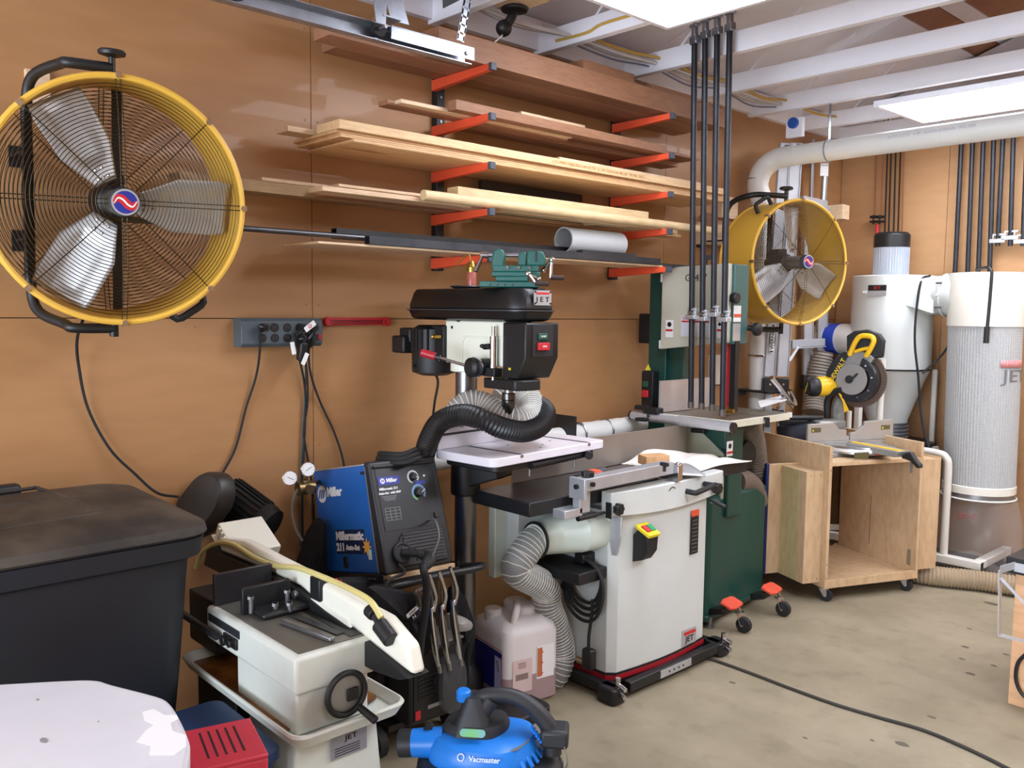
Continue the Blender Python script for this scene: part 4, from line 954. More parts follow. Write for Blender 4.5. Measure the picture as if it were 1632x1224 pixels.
# motor
mxx, myy = .225, 2.03
mo = MB().lathe([(.05, 1.21), (.083, 1.222), (.085, 1.24), (.085, 1.385), (.06, 1.40), (.0, 1.40)], (mxx, myy, 0), Z, n=32)
for k in range(5):
    a = -PI/2-.5+k*.28; mo.bar((mxx+.085*math.cos(a), myy+.085*math.sin(a), 1.30), (mxx+.085*math.cos(a), myy+.085*math.sin(a), 1.385), .005, .010)
obj('motor', mo, M_castb, t)
obj('motor_plate', MB().box(.25, .345, 1.98, 2.09, 1.27, 1.40), M_castb, t, bev=.004)
obj('capacitor_box', MB().box(.085, .165, 1.93, 2.0, 1.292, 1.358), M_castb, t, bev=.008)
obj('junction_cover', MB().box(.10, .17, 1.955, 2.03, 1.33, 1.388), M_castb, t, bev=.008)
obj('tension_knob', MB().cyl((.335, 1.97, 1.36), (.335, 1.945, 1.36), .008, n=10).sphere((.335, 1.94, 1.36), .009, 8), M_brass, t)
# table
tz = .97
A_, B_, C_ = at(690, 716, z=tz), at(772, 735, z=tz), at(955, 703, z=tz)
yd = (C_-B_).normalized(); L_ = (C_-B_).length; xd = yd.cross(Z).normalized(); D_ = (B_-A_).dot(xd)
B0 = A_+xd*D_
def tl(a, b, z): return A_+xd*a+yd*b+Z*(z-tz)
poly = rrect(0, D_, -.0, L_, .028)
obj('table_top', MB().prism(poly, A_-Z*.030, xd, yd, .030), mat('white_melamine', (224, 220, 228), .3, var=.02), t, bev=.003)
obj('fence', MB().prism([(0, 0), (.0, .075), (.006, .075)] if False else [(0, 0), (.018, 0), (.018, .072), (0, .072)], tl(.006, L_*.98, tz), xd, Z, -L_*.97) if False else MB().bar(tl(.020, 0, tz+.037), tl(.020, L_*.62, tz+.037), .016, .072), MATS['white_melamine'], t, bev=.001)
obj('fence_core', MB().bar(tl(.006, 0, tz+.037), tl(.006, L_*.62, tz+.037), .013, .072), M_pine, t)
obj('fence_track', MB().bar(tl(.029, .0, tz+.052), tl(.029, L_*.62, tz+.052), .002, .008), M_darksteel, t)
for b in (.14, .52):
    obj('t_track', MB().bar(tl(.04, b, tz+.0005), tl(D_-.004, b, tz+.0005), .012, .0016), M_darksteel, t)
    obj('track_end', MB().bar(tl(D_-.004, b, tz-.006), tl(D_+.001, b, tz-.006), .014, .010), M_steel, t)
hl = MB()
for a, b in ((.12, .26), (.2, .36), (.16, .45), (.24, .30)): hl.cyl(tl(a, b, tz+.0002), tl(a, b, tz+.0012), .004, n=10)
stuff(obj('insert_screw', hl, M_darksteel, t))
obj('cast_table', MB().prism(rrect(.0, D_-.03, .05, L_-.20, .03), A_-Z*.058, xd, yd, .026), M_castb, t, bev=.004)
obj('under_rail', MB().cyl(tl(D_-.03, .22, tz-.052), tl(D_-.03, L_-.06, tz-.045), .014, n=14).box(-.001, .001, -.001, .001, -.001, .001, M=Matrix.Translation(tl(D_-.03, L_-.05, tz-.045))), M_castb, t)
for b in (.24, .50): obj('hex_bolt', MB().cyl(tl(D_-.05, b, tz-.06), tl(D_-.05, b, tz-.095), .004, n=8), M_steel, t)
obj('rail_knob', MB().cyl(tl(D_-.01, L_-.10, tz-.045), tl(D_+.01, L_-.12, tz-.045), .016, n=12), M_castb, t, bev=.003)
obj('table_arm', MB().bar((cx, cy_, tz-.12), tl(D_*.4, .22, tz-.07), .08, .09).cyl((cx, cy_, tz-.19), (cx, cy_, tz-.05), .055, n=28), M_castb, t, bev=.006)
cord('black cord hanging from the drill press motor to behind the welder', [(.22, 1.935, 1.25), at(696, 600, x=.22), at(693, 640, x=.20), at(686, 685, x=.14), at(676, 720, x=.12)], r=.005)

# things on the cover
dz = 1.5365
p = V((.375, 2.06, dz))
t = thing('magnifier_dish', 'dark round dish with a short handle on the drill press cover', 'dish', (p.x, p.y, dz))
obj('dish', MB().lathe([(0, 0), (.045, 0), (.060, .007), (.058, .010), (.042, .003), (0, .003)], (p.x, p.y, dz), Z, n=32), M_darksteel, t)
obj('handle', MB().bar((p.x+.05, p.y+.02, dz+.008), (p.x+.085, p.y+.055, dz+.008), .018, .006), M_chrome, t, bev=.002)
p = V((.40, 2.065, dz+.0045))
t = thing('oil_can', 'small clear oil can with pinkish oil, brass neck and curved spout', 'oil can', p)
obj('bottle', MB().lathe([(0, 0), (.018, .0), (.018, .050), (.0165, .056)], p, Z, n=24), mat('pink_oil', (172, 96, 82), .2, alpha=.85, var=.1), t, bev=.001)
obj('brass_cap', MB().lathe([(.0175, .055), (.0175, .072), (.013, .076), (.011, .090), (.006, .096), (.0, .097)], p, Z, n=24), M_brass, t)
rv = V((.68, .733, 0))
obj('spout', MB().tube([p+Z*.088-rv*.004, p+Z*.112-rv*.006, p+Z*.118-rv*.014, p+Z*.106-rv*.032, p+Z*.082-rv*.052, p+Z*.074-rv*.056], .0028, n=8), M_brass, t)
obj('pump_lever', MB().bar(p+Z*.09-rv*.012, p+Z*.060-rv*.016, .008, .003), M_brass, t)

# cross slide vise
vc = V((.66, 2.035, dz)); R47 = Matrix.Rotation(math.radians(44), 4, 'Z')
t = thing('cross_vise', 'green cross-slide drill vise with chrome handles on top of the drill press', 'vise', vc, math.radians(44))
M_vg = mat('vise_green', (18, 84, 76), .35, var=.08)
def vb(nm, *a, m=M_vg, bev=.003, par=t): return obj(nm, MB().box(*a), m, par, bev=bev, w=False)
vb('base', -.115, .085, -.045, .045, 0, .020)
obj('base_slot', MB().box(-.08, -.074, -.0455, -.044, .004, .012).box(-.055, -.049, -.0455, -.044, .004, .012).box(-.03, -.024, -.0455, -.044, .004, .012).box(-.005, .001, -.0455, -.044, .004, .012), M_black, t, w=False)
vb('cross_slide', -.06, .05, -.05, .05, .020, .036)
vb('saddle', -.075, .09, -.040, .040, .036, .052)
vb('body', -.07, .085, -.034, .034, .052, .074)
obj('fixed_jaw', MB().prism([(.045, .074), (.105, .074), (.108, .10), (.10, .118), (.088, .122), (.045, .122)], (0, .034, 0), X, Z, .068), M_vg, t, bev=.004, w=False)
obj('jaw_face', MB().box(.072, .080, -.035, .035, .085, .1225), M_black, t, w=False)
obj('sliding_jaw', MB().prism([(.015, .074), (.042, .074), (.042, .118), (.028, .120), (.015, .11)], (0, .032, 0), X, Z, .064), M_vg, t, bev=.003, w=False)
obj('screw_block', MB().prism([(-.075, .060), (-.035, .060), (-.03, .1), (-.035, .124), (-.05, .13), (-.068, .124), (-.075, .1)], (0, .032, 0), X, Z, .064), M_vg, t, bev=.005, w=False)
obj('lead_screw', MB().cyl((-.11, 0, .110), (.02, 0, .110), .0075, n=14), M_steel, t, w=False)
obj('handle_hub', MB().cyl((-.115, 0, .110), (-.09, 0, .110), .011, n=14), M_chrome, t, w=False)
obj('crank_lever', MB().cyl((-.106, -.004, .112), (-.130, -.02, .052), .0055, .0075, n=10), M_chrome, t, w=False)
for x_ in (-.02, .018, .055): obj('gib_screw', MB().cyl((x_, -.042, .066), (x_, -.034, .066), .005, n=8), M_chrome, t, w=False)
for (a0, b0, c0) in (((.085, -.03, .03), (.05, -.07, .045), (.075, -.085, .012)), ((.10, .01, .06), (.128, -.01, .095), (.125, -.01, .035))):
    obj('crank', MB().cyl(a0, b0, .005, n=8).sphere(b0, .011, 10).sphere(a0, .009, 10).cyl(b0, c0, .005, n=8), M_chrome, t, w=False)
for a0 in ((.075, -.085, .012), (.125, -.01, .035)): obj('crank_grip', MB().cyl(a0, (a0[0]+.045, a0[1], a0[2]-.001), .008, n=12), mat('brown_grip', (40, 24, 20), .5), t, w=False)

# hoses on the drill press table
t = thing('clear_dust_hose', 'clear wire-ribbed dust hose curled on the white drill press table', 'hose', (.6, 2.1, tz))
M_clear = mat('clear_hose_wall', (168, 164, 158), .35, alpha=.66, var=.08); M_cw2 = mat('hose_wire', (222, 220, 214), .4)
def HT(u, v, z): return at(u, v, z=z)
hp = [at(722, 668, x=.47), at(742, 646, x=.50), at(768, 645, x=.54), at(795, 662, x=.60), at(822, 671, x=.64), at(845, 665, x=.62), at(845, 641, x=.56), at(826, 624, x=.50), at(806, 628, x=.47), at(800, 650, x=.45)]
obj('hose_wall', MB().tube(hp, .047, n=20, k=10), M_clear, t)
stuff(obj('wire_spiral', MB().coil(hp, .048, .0024, .0125), M_cw2, t))
t = thing('black_dust_hose', 'black ribbed vacuum hose snaking over the white drill press table', 'hose', (.6, 2.1, tz))
hp = [at(672, 745, x=.42), at(676, 728, x=.42), at(684, 700, x=.46), at(702, 672, x=.52), at(735, 661, x=.60), at(768, 668, x=.68), at(800, 682, x=.71), at(835, 688, x=.71), at(862, 678, x=.69), at(870, 658, x=.64), at(858, 646, x=.58), at(838, 644, x=.54)]
obj('hose_wall', MB().hose(hp, .0345, .0115, .085, n=20), mat('black_hose', (26, 26, 28), .42, var=.2), t)
t = thing('under_table_hose', 'short clear hose with black wire hanging under the drill press table', 'hose', (.3, 2.3, .8))
hp = [at(745, 748, x=.30), at(770, 752, x=.30), at(790, 752, x=.28), at(812, 745, x=.26)]
obj('hose_wall', MB().tube(hp, .03, n=16), mat('clear_hose_dark', (120, 110, 100), .4, alpha=.35), t)
stuff(obj('wire_spiral', MB().coil(hp, .031, .002, .014), M_black, t))

# ================================================================== jointer planer
t = thing('jointer_planer', 'white combination jointer planer on a black mobile base in the middle', 'jointer', (.6, 2.75, 0))
JP = t
M_tb = mat('ground_table', (74, 72, 74), .32, .55, var=.15, scale=5); M_tblk = mat('black_table_side', (22, 22, 24), .5)
# tables
def table(nm, y0, y1, x0=.448, x1=.742, z=.80, th=.05):
    o = obj(nm, MB().box(x0, x1, y0, y1, z-th, z), M_tblk, t, bev=.003)
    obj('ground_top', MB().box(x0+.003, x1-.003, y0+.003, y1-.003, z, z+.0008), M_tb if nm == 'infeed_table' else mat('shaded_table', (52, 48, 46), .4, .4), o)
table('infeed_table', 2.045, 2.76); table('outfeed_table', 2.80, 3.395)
obj('cutterhead', MB().cyl((.45, 2.78, .772), (.74, 2.78, .772), .026, n=20), M_steel, t)
# fence
M_fen = mat('satin_fence', (150, 142, 134), .38, .55, var=.06, scale=5)
obj('fence', MB().prism([(2.232, .802), (3.34, .802), (3.34, .938), (2.232, .938)], (.452, 0, 0), Y, Z, -.006).box(.40, .447, 2.5, 3.1, .82, .86), M_fen, t, bev=.002)
obj('fence_bracket', MB().box(.34, .45, 2.62, 2.80, .75, .82), M_castb, t, bev=.005)
# upper casing
cz0, cz1 = .705, .796
def casing_ring(x): return None
n_ = 14
top = []; bot = []
pts = []
y0c, y1c = 2.405, 3.125
mb = MB()
xi = .752
rings_ = []
for i in range(n_+1):
    f = i/n_; y = y0c+(y1c-y0c)*f; xo = .80+.022*math.sin(PI*f); zb = cz0-.0+.018*(2*f-1)**2-.014
    rings_.append([V((xi, y, zb)), V((xo, y, zb)), V((xo, y, cz1-.004)), V((xo-.004, y, cz1)), V((xi, y, cz1))])
mb.rings(rings_)
obj('upper_casing', mb, M_white, t, bev=.002)
# cabinet with a bowed front panel
def plan(y0, y1, xb, xf, bow, k=10): return [(xb, y0), (xf-.03, y0), (xf, y0+.03)]+[(xf+bow*math.sin(PI*i/k), y0+.03+(y1-y0-.06)*i/k) for i in range(1, k)]+[(xf, y1-.03), (xf-.03, y1), (xb, y1)]
obj('cabinet', MB().prism(plan(2.455, 3.075, .38, .775, .022), (0, 0, .085), X, Y, .625), M_white, t, bev=.003)
obj('red_stripe', MB().prism(plan(2.452, 3.08, .38, .779, .022), (0, 0, .060), X, Y, .018), mat('dark_red_stripe', (150, 22, 34), .35), t)
obj('black_plinth', MB().prism(plan(2.450, 3.082, .38, .777, .022), (0, 0, .047), X, Y, .013).prism(plan(2.450, 3.082, .38, .777, .022), (0, 0, .078), X, Y, .008), M_black, t)
obj('inner_body', MB().box(.40, .74, 2.50, 3.04, .71, .75).box(.42, .52, 2.20, 2.5, .55, .745), M_white, t, bev=.004)
# mobile base
rb0 = MB()
obj('base_rail', MB().box(.80, .835, 2.50, 3.08, .022, .062), M_black, t, bev=.004)
obj('base_rail', MB().box(.36, .395, 2.43, 3.12, .022, .062), M_black, t, bev=.004)
obj('base_rail', MB().box(.37, .82, 2.415, 2.45, .022, .062), M_black, t, bev=.004); obj('base_rail', MB().box(.37, .82, 3.09, 3.125, .022, .062), M_black, t, bev=.004)
obj('rail_plate', MB().box(.835, .839, 2.68, 2.88, .028, .058), M_alu, t)
pl_ = MB()
for k in range(4): pl_.cyl((.839, 2.735+.03*k, .043), (.8395, 2.735+.03*k, .043), .005, n=10)
stuff(obj('plate_hole', pl_, M_black, t))
for (x_, y_) in ((.80, 2.43), (.80, 3.12), (.38, 2.43), (.38, 3.12)):
    cn = obj('corner_foot', MB().prism(rrect(-.045, .045, -.04, .04, .02), (x_, y_, .004), X, Y, .058), M_black, t, bev=.006)
    obj('leveling_knob', MB().cyl((x_+.03, y_+.0, .06), (x_+.03, y_, .10), .010, n=12).cyl((x_+.03, y_-.0, .075), (x_+.075, y_-.01, .07), .009, n=12).cyl((x_+.03, y_+.0, .045), (x_+.075, y_-.012, .04), .009, n=12), M_chrome, cn)
# controls on the casing
def knob(p, ax, r, h, par, nm='knob', m=M_black):
    ax = V(ax).normalized(); u, v = basis(ax); pts = []
    for i in range(28):
        a = 2*PI*i/28; rr = r*(1+.10*math.cos(7*a)); pts.append((rr*math.cos(a), rr*math.sin(a)))
    return obj(nm, MB().prism(pts, p, u, v, h), m, par, bev=.002)
kp = at(983, 811, x=.812); kn = knob(kp, X, .022, .02, t); obj('knob_cap', MB().cyl(kp+X*.02, kp+X*.023, .009, n=12), M_blackm, kn)
kp = at(1138, 777, x=.812); kn = knob(kp, X, .022, .03, t)
hA, hB = at(1094, 783, x=.82), at(1122, 771, x=.82)
obj('handle', MB().tube([hA, hA+X*.04, hA.lerp(hB, .15)+X*.045, hA.lerp(hB, .85)+X*.045, hB+X*.04, hB], .011, n=10, k=3), M_blackm, t)
la, lb = at(963, 817, x=.785), at(921, 827, x=.80)
obj('lever', MB().cyl(la, lb, .006, n=10).cyl(la.lerp(lb, .35), lb, .010, n=12), M_black, t)
obj('lever_slot', MB().box(.775, .803, 2.402, 2.4055, .70, .76), M_black, t, bev=.004)
mk = at(1071, 779, x=.8215); obj('dial_mark', MB().tube([mk+V((0, -.02, -.005)), mk+V((0, 0, .006)), mk+V((0, .02, 0))], .0025, n=6), M_black, t)
lv0, lv1 = at(1130, 795, x=.79), at(1155, 808, x=.84)
obj('lock_lever', MB().cyl(lv0, lv1, .008, .010, n=12), M_black, t)
# cutterhead guard arm
g0, g1 = at(925, 772, x=.80), at(1040, 748, x=.80)
g0 = V((.80, 2.24, .85)); g1 = V((.785, 2.76, .85))
obj('guard_beam', MB().bar(g0, g1, .055, .045), M_alu, t, bev=.002)
obj('guard_bracket', MB().box(.765, .80, 2.235, 2.29, .745, .83).box(.76, .835, 2.22, 2.235, .80, .875).box(.74, .80, 2.16, 2.25, .735, .765), M_alu, t, bev=.002)
knob(V((.80, 2.275, .8745)), Z, .022, .018, t); obj('knob_stem', MB().cyl((.80, 2.275, .87), (.80, 2.275, .876), .008), M_chrome, t)
obj('guard_screw', MB().cyl((.827, 2.265, .852), (.838, 2.265, .852), .009, n=12).cyl((.80, 2.22, .845), (.80, 2.21, .845), .009, n=12), M_black, t)
obj('guard_hinge', MB().box(.765, .835, 2.76, 2.79, .80, .865).cyl((.82, 2.78, .80), (.82, 2.78, .872), .010, n=12), M_chrome, t, bev=.002)
def gl(u, v):
    y = 2.79+.20*u; x = .69+.13*v+.02*u; z = .850-.030*(v**2)-.022*u
    return V((x, y-.05*v*u, z))
obj('guard_leaf', MB().grid(gl, 8, 8), M_alu, t, solid=.003)
kk = at(1059, 740, z=.885); obj('guard_knob', MB().bar(kk-X*.018, kk+X*.018, .014, .014).cyl(kk-Z*.006, kk-Z*.028, .007, n=10), M_black, t, bev=.003)
# start stop switch
sw = at(1022, 866, x=.80)
sb = obj('switch_box', MB().prism([(0, .045), (.03, .075), (.075, .055), (.07, -.01), (.045, -.045), (.0, -.06)], (.782, sw.y+.032, sw.z-.01), X, Z, .062), M_black, t, bev=.003)
u_ = V((.075-.03, 0, .055-.075)).normalized(); nrm = V((.02, 0, .045)).normalized()
bc = V((.782+.048, sw.y, sw.z-.01+.068))
fr_ = obj('switch_frame', MB().prism(rrect(-.038, .038, -.034, .034, .006), bc-nrm*.008, u_, Y if u_.cross(Y).dot(nrm) > 0 else -Y, .014), mat('safety_yellow', (232, 208, 40), .4), t, bev=.002)
obj('stop_button', MB().prism(rrect(-.018, .018, -.026, -.002, .003), bc+nrm*.006, u_, Y if u_.cross(Y).dot(nrm) > 0 else -Y, .006), M_red_p, fr_, bev=.001)
obj('start_button', MB().prism(rrect(-.018, .018, .002, .026, .003), bc+nrm*.006, u_, Y if u_.cross(Y).dot(nrm) > 0 else -Y, .006), mat('button_green', (40, 150, 92), .4), fr_, bev=.001)
# labels
lp = at(1107, 851, x=.795)
plate('warning_label', M_blackl, (.7925, lp.y, lp.z), Y, Z, .052, .165, t, th=.003); plate('label_header', M_orange, (.7957, lp.y, lp.z+.088), Y, Z, .052, .026, t, th=.0008)
for k in range(9): 
    if k == 0: lnm = MB()
    lnm.box(.7955, .7958, lp.y-.018, lp.y+.018, lp.z+.055-.016*k, lp.z+.058-.016*k)
stuff(obj('label_line', lnm, mat('grey_ink', (110, 110, 112), .6), t))
lp = at(1098, 1014, x=.795)
plate('badge', M_alu, (.7925, lp.y, lp.z), Y, Z, .10, .066, t, th=.003, r=.004); plate('badge_bar', M_redl, (.7957, lp.y+.004, lp.z+.016), Y, Z, .08, .014, t, th=.0008)
text('badge_text', 'JET', .034, M_blackl, (.7958, lp.y+.004, lp.z-.010), Y, Z, t, sx=1.2, off=.0006)
# planer bed and chute on the camera side
obj('planer_bed', MB().box(.47, .745, 2.30, 2.455, .455, .50), M_tblk, t, bev=.004)
ch = MB()
def crect(y, x0, x1, z0, z1, rr, k=5): return [V((a, y, b)) for a, b in rrect(x0, x1, z0, z1, rr, k)]
ch.rings([crect(2.47, .50, .755, .565, .700, .05), crect(2.36, .50, .745, .56, .70, .06), crect(2.30, .515, .665, .545, .69, .071), crect(2.25, .53, .652, .55, .672, .0605), crect(2.22, .53, .65, .55, .67, .0595)])
CH = obj('dust_chute', ch, mat('pale_green_white', (206, 216, 204), .35, var=.03), t)
obj('chute_bracket', MB().prism([(0, .0), (.05, 0), (.045, -.10), (.03, -.15), (.01, -.15), (.0, -.1)], (.76, 2.452, .70), V((.98, .17, 0)), Z, .006), M_alu, t, bev=.002)
obj('rear_column', MB().box(.42, .46, 2.14, 2.30, .45, .745), MATS['pale_green_white'], t, bev=.004)
plate('scale_strip', mat('yellow_scale', (206, 200, 60), .5), (.4615, 2.245, .63), Y, Z, .010, .18, t)
# flexible hose from the chute
t2 = thing('clear_dust_hose', 'clear wire-ribbed hose from the jointer chute curving down to the floor', 'hose', (.55, 2.2, 0))
hp = [V((.59, 2.235, .608)), V((.59, 2.205, .600)), V((.588, 2.165, .565)), V((.58, 2.14, .51)), at(866, 935, x=.57), at(872, 965, x=.56), at(886, 1005, x=.56), at(893, 1040, x=.56), at(886, 1070, x=.56), at(866, 1088, x=.52)]
obj('hose_wall', MB().tube(hp, .056, n=24, k=8), mat('clear_hose_grey', (160, 164, 164), .32, alpha=.60), t2)
stuff(obj('wire_spiral', MB().coil(hp, .057, .0022, .014), M_cw2, t2))
obj('hose_clamp', MB().torus((.59, 2.225, .61), Y, .064, .006, 36, 6), M_black, t2)
# coiled cord hanging on the side with plug
t2 = thing('coiled_cord', 'coiled black power cord with plug hanging on the side of the jointer', 'cord', (.6, 2.44, .4))
cc = at(932, 925, y=2.42)
for k in range(4):
    pts = []
    for i in range(14):
        a = 2*PI*i/14; R_ = .078+.010*k; pts.append((cc.x+.004*k+R_*math.cos(a)*(1.0-.03*k), 2.425-.008*k+.004*math.sin(3*a), cc.z-.010*k+R_*1.12*math.sin(a)))
    obj('loop', MB().tube(pts, .0068, n=8, k=4, closed=True), M_rubber, t2)
obj('cord_tail', MB().tube([(cc.x+.05, 2.41, cc.z-.06), (cc.x+.052, 2.405, cc.z-.12), (cc.x+.045, 2.40, cc.z-.20), (cc.x+.045, 2.40, cc.z-.26)], .0065, n=8), M_rubber, t2)
obj('hook', MB().box(cc.x-.03, cc.x+.02, 2.39, 2.456, cc.z+.07, cc.z+.11), M_black, t2, bev=.006)
obj('tape_bundle', MB().tube([at(890, 905, y=2.40), at(905, 920, y=2.39), at(900, 935, y=2.40)], .018, n=8), M_black, t2)
pg = obj('plug', MB().box(cc.x+.02, cc.x+.07, 2.385, 2.42, cc.z-.33, cc.z-.25), M_black, t2, bev=.008)
obj('prong', MB().box(cc.x-.01, cc.x+.02, 2.39, 2.394, cc.z-.30, cc.z-.292).box(cc.x-.01, cc.x+.02, 2.39, 2.394, cc.z-.318, cc.z-.310), M_brass, pg)
# wood block and rag, push block
p = at(1040, 745, z=.835)
def ragf(u, v):
    x = .46+.30*v; y = 2.86+.50*u
    edge = min(u, 1-u, v, 1-v)
    h = .012+.010*math.sin(u*11+v*6)*math.sin(v*9)+.055*math.exp(-((u-.30)**2*18+(v-.1)**2*10))+.018*math.exp(-((u-.1)**2*40+(v-.5)**2*6))
    h *= min(1, edge*6+.12)
    x -= .05*u*(1-v)*0; y += .03*math.sin(v*7)*(.3+u)
    return V((x+.015*math.sin(u*8), y, .803+max(h, .0005)))
tag(obj('rag', MB().grid(ragf, 40, 30), mat('white_cloth', (238, 230, 222), .85, var=.04), solid=.003), 'crumpled white rag spread on the jointer table', 'rag')
wb1 = V((.66, 2.83, .838))
wbm = Matrix.Translation(wb1) @ Matrix.Rotation(math.radians(-22), 4, 'Z')
o = obj('wood_block', MB().box(-.035, .035, -.055, .055, .0, .038, M=wbm), wood('planed_block', (204, 158, 112), (216, 172, 126), (1, 1, 1), scale=4, knots=False), bev=.002)
tag(o, 'small square tan wood block lying on the white rag', 'block')
t2 = thing('push_block', 'orange and grey push block lying on the jointer infeed table', 'push block', (.58, 2.55, .802))
pm = Matrix.Translation((.60, 2.56, .802)) @ Matrix.Rotation(math.radians(62), 4, 'Z')
obj('plate', MB().prism([(pm @ V((a, b, 0))).to_tuple()[:2] for a, b in rrect(-.10, .16, -.05, .05, .04)], (0, 0, .802), X, Y, .010), M_black, t2, bev=.002)
def PB(x, y, z): return pm @ V((x, y, z))
obj('handle', MB().tube([PB(-.06, 0, .012), PB(-.04, 0, .022), PB(-.01, 0, .024), PB(.01, 0, .015)], .014, n=10), M_orange, t2)
obj('knob', MB().tube([PB(.0, .01, .022), PB(.03, .01, .026)], .016, n=10), mat('slate_grip', (64, 68, 76), .5), t2)
obj('sloped_shield', MB().add([PB(.0, -.045, .012), PB(.16, -.045, .012), PB(.16, .045, .012), PB(0, .045, .012), PB(.02, -.045, .03), PB(.14, -.045, .045), PB(.14, .045, .045), PB(.02, .045, .03)], [(3, 2, 1, 0), (4, 5, 6, 7), (0, 1, 5, 4), (1, 2, 6, 5), (2, 3, 7, 6), (3, 0, 4, 7)]), mat('slate_shield', (104, 98, 96), .35, .3), t2, bev=.003)

# ================================================================== band saw
t = thing('band_saw', 'green and beige floor band saw with number on its door, behind the pipe clamps', 'band saw', (.38, 3.6, 0))
yF = 3.46; xr = .600
M_g2 = mat('teal_side_paint', (62, 100, 98), .4, var=.05)
zt = 1.682
obj('upper_housing', MB().box(.225, xr, yF+.012, yF+.13, 1.315, zt), M_g2, t, bev=.004)
dl, dr = at(1058, 427, y=yF).x, at(1166, 421, y=yF).x
obj('upper_door', MB().prism([(dl, 1.276), (dr, 1.322), (dr, zt+.002), (dl, zt-.008)], (0, yF+.010, 0), X, Z, .022), M_beige, t, bev=.004)
obj('column', MB().box(.105, .215, yF+.02, yF+.11, .40, zt-.012).box(.19, .30, yF+.05, yF+.11, .40, 1.32), M_green, t, bev=.004)
for z_ in (1.30, 1.625): obj('hinge', MB().cyl((dl-.006, yF-.004, z_-.02), (dl-.006, yF-.004, z_+.02), .008, n=10), M_whitem, t)
# side edge lip and labels
q_ = at(1109, 443, y=yF-.0135)
text('model_number', 'G0457', .046, M_blackl, (q_.x, yF-.0135, q_.z), X, Z, t)
def sticker(u, v, a, b, y, par, red=True):
    p = at(u, v, y=y); o = plate('warning_sticker', M_whitel, (p.x, y, p.z), X, Z, a, b, par)
    if red: plate('sticker_band', M_redl, (p.x, y-.0018, p.z-b*.08), X, Z, a*.9, b*.12, o, th=.0005)
    obj('sticker_figure', MB().prism(ngon(10, a*.28), (p.x, y-.0018, p.z+b*.25), X, Z, .0005), M_blackl, o, smooth=False); return o
sticker(1067, 524, .045, .085, yF-.0135, t); sticker(1147, 524, .030, .085, yF-.0135, t)
p = at(1108, 520, y=yF-.0135); o = plate('maker_sticker', mat('pale_sticker', (206, 210, 216), .4), (p.x, p.y, p.z), X, Z, .165, .10, t)
plate('sticker_band', M_redl, (p.x, p.y-.0018, p.z+.022), X, Z, .155, .008, o, th=.0005); text('sticker_text', 'Grizzly', .022, M_redl, (p.x-.045, p.y-.0022, p.z+.038), X, Z, o, shear=.2)
q = at(1175, 500, x=xr+.002); plate('side_sticker', M_whitel, (xr+.001, q.y, q.z), Y, Z, .06, .075, t); plate('side_plate', M_alu, (xr+.001, q.y, q.z-.085), Y, Z, .06, .08, t); plate('sticker_band', M_orange, (xr+.003, q.y, q.z-.008), Y, Z, .055, .014, t)
kA = at(1173, 475, x=xr+.02); obj('knob', MB().cyl((xr, kA.y, kA.z), (xr+.03, kA.y, kA.z), .026, n=16), M_black, t, bev=.004)
kB = at(1187, 525, x=xr+.05); obj('tracking_knob', MB().cyl((xr, yF+.14, kB.z), (xr+.05, yF+.14, kB.z), .008).lathe([(.03, 0), (.033, .01), (.030, .022), (.012, .03)], (xr+.035, yF+.14, kB.z), X, n=20), M_black, t)
obj('switch_side_box', MB().box(.03, .105, yF+.03, yF+.09, 1.30, 1.45), M_castb, t, bev=.006)
obj('top_knob', MB().cyl((.40, yF+.07, zt), (.40, yF+.07, zt+.03), .008).cyl((.40, yF+.07, zt+.03), (.40, yF+.07, zt+.05), .026, n=16), M_black, t)
# control box on the column
cb0 = at(1037, 625, y=yF)
obj('control_box', MB().box(cb0.x-.035, cb0.x+.035, yF-.03, yF+.02, .985, 1.165), M_castb, t, bev=.004)
plate('control_panel', M_blackl, (cb0.x-.004, yF-.030, 1.09), X, Z, .058, .13, t)
obj('start_button', MB().box(cb0.x-.022, cb0.x+.010, yF-.040, yF-.031, 1.085, 1.115), MATS['start_green'], t, bev=.003); obj('stop_button', MB().box(cb0.x-.024, cb0.x+.014, yF-.043, yF-.031, 1.035, 1.07), M_red_p, t, bev=.003)
obj('hazard_triangle', MB().prism([(-.018, 0), (.018, 0), (0, .032)], (cb0.x+.005, yF-.031, 1.17), X, Z, .001), mat('hazard_yellow', (228, 214, 60), .4), t)
# guide post and red guard
gx = .562
obj('guide_post', MB().box(gx+.015, gx+.045, yF+.03, yF+.06, 1.0, 1.33), M_black, t, bev=.002)
obj('blade_guard', MB().box(gx-.018, gx+.004, yF+.02, yF+.05, 1.02, 1.33), mat('guard_red', (178, 36, 52), .4), t, bev=.002)
obj('blade', MB().box(gx-.002, gx, yF+.035, yF+.045, .95, 1.05), M_steel, t)
obj('guide_bearing', MB().cyl((gx-.02, yF+.02, 1.005), (gx+.05, yF+.02, 1.005), .010, n=12).box(gx-.015, gx+.02, yF+.02, yF+.06, .99, 1.02), M_brass, t)
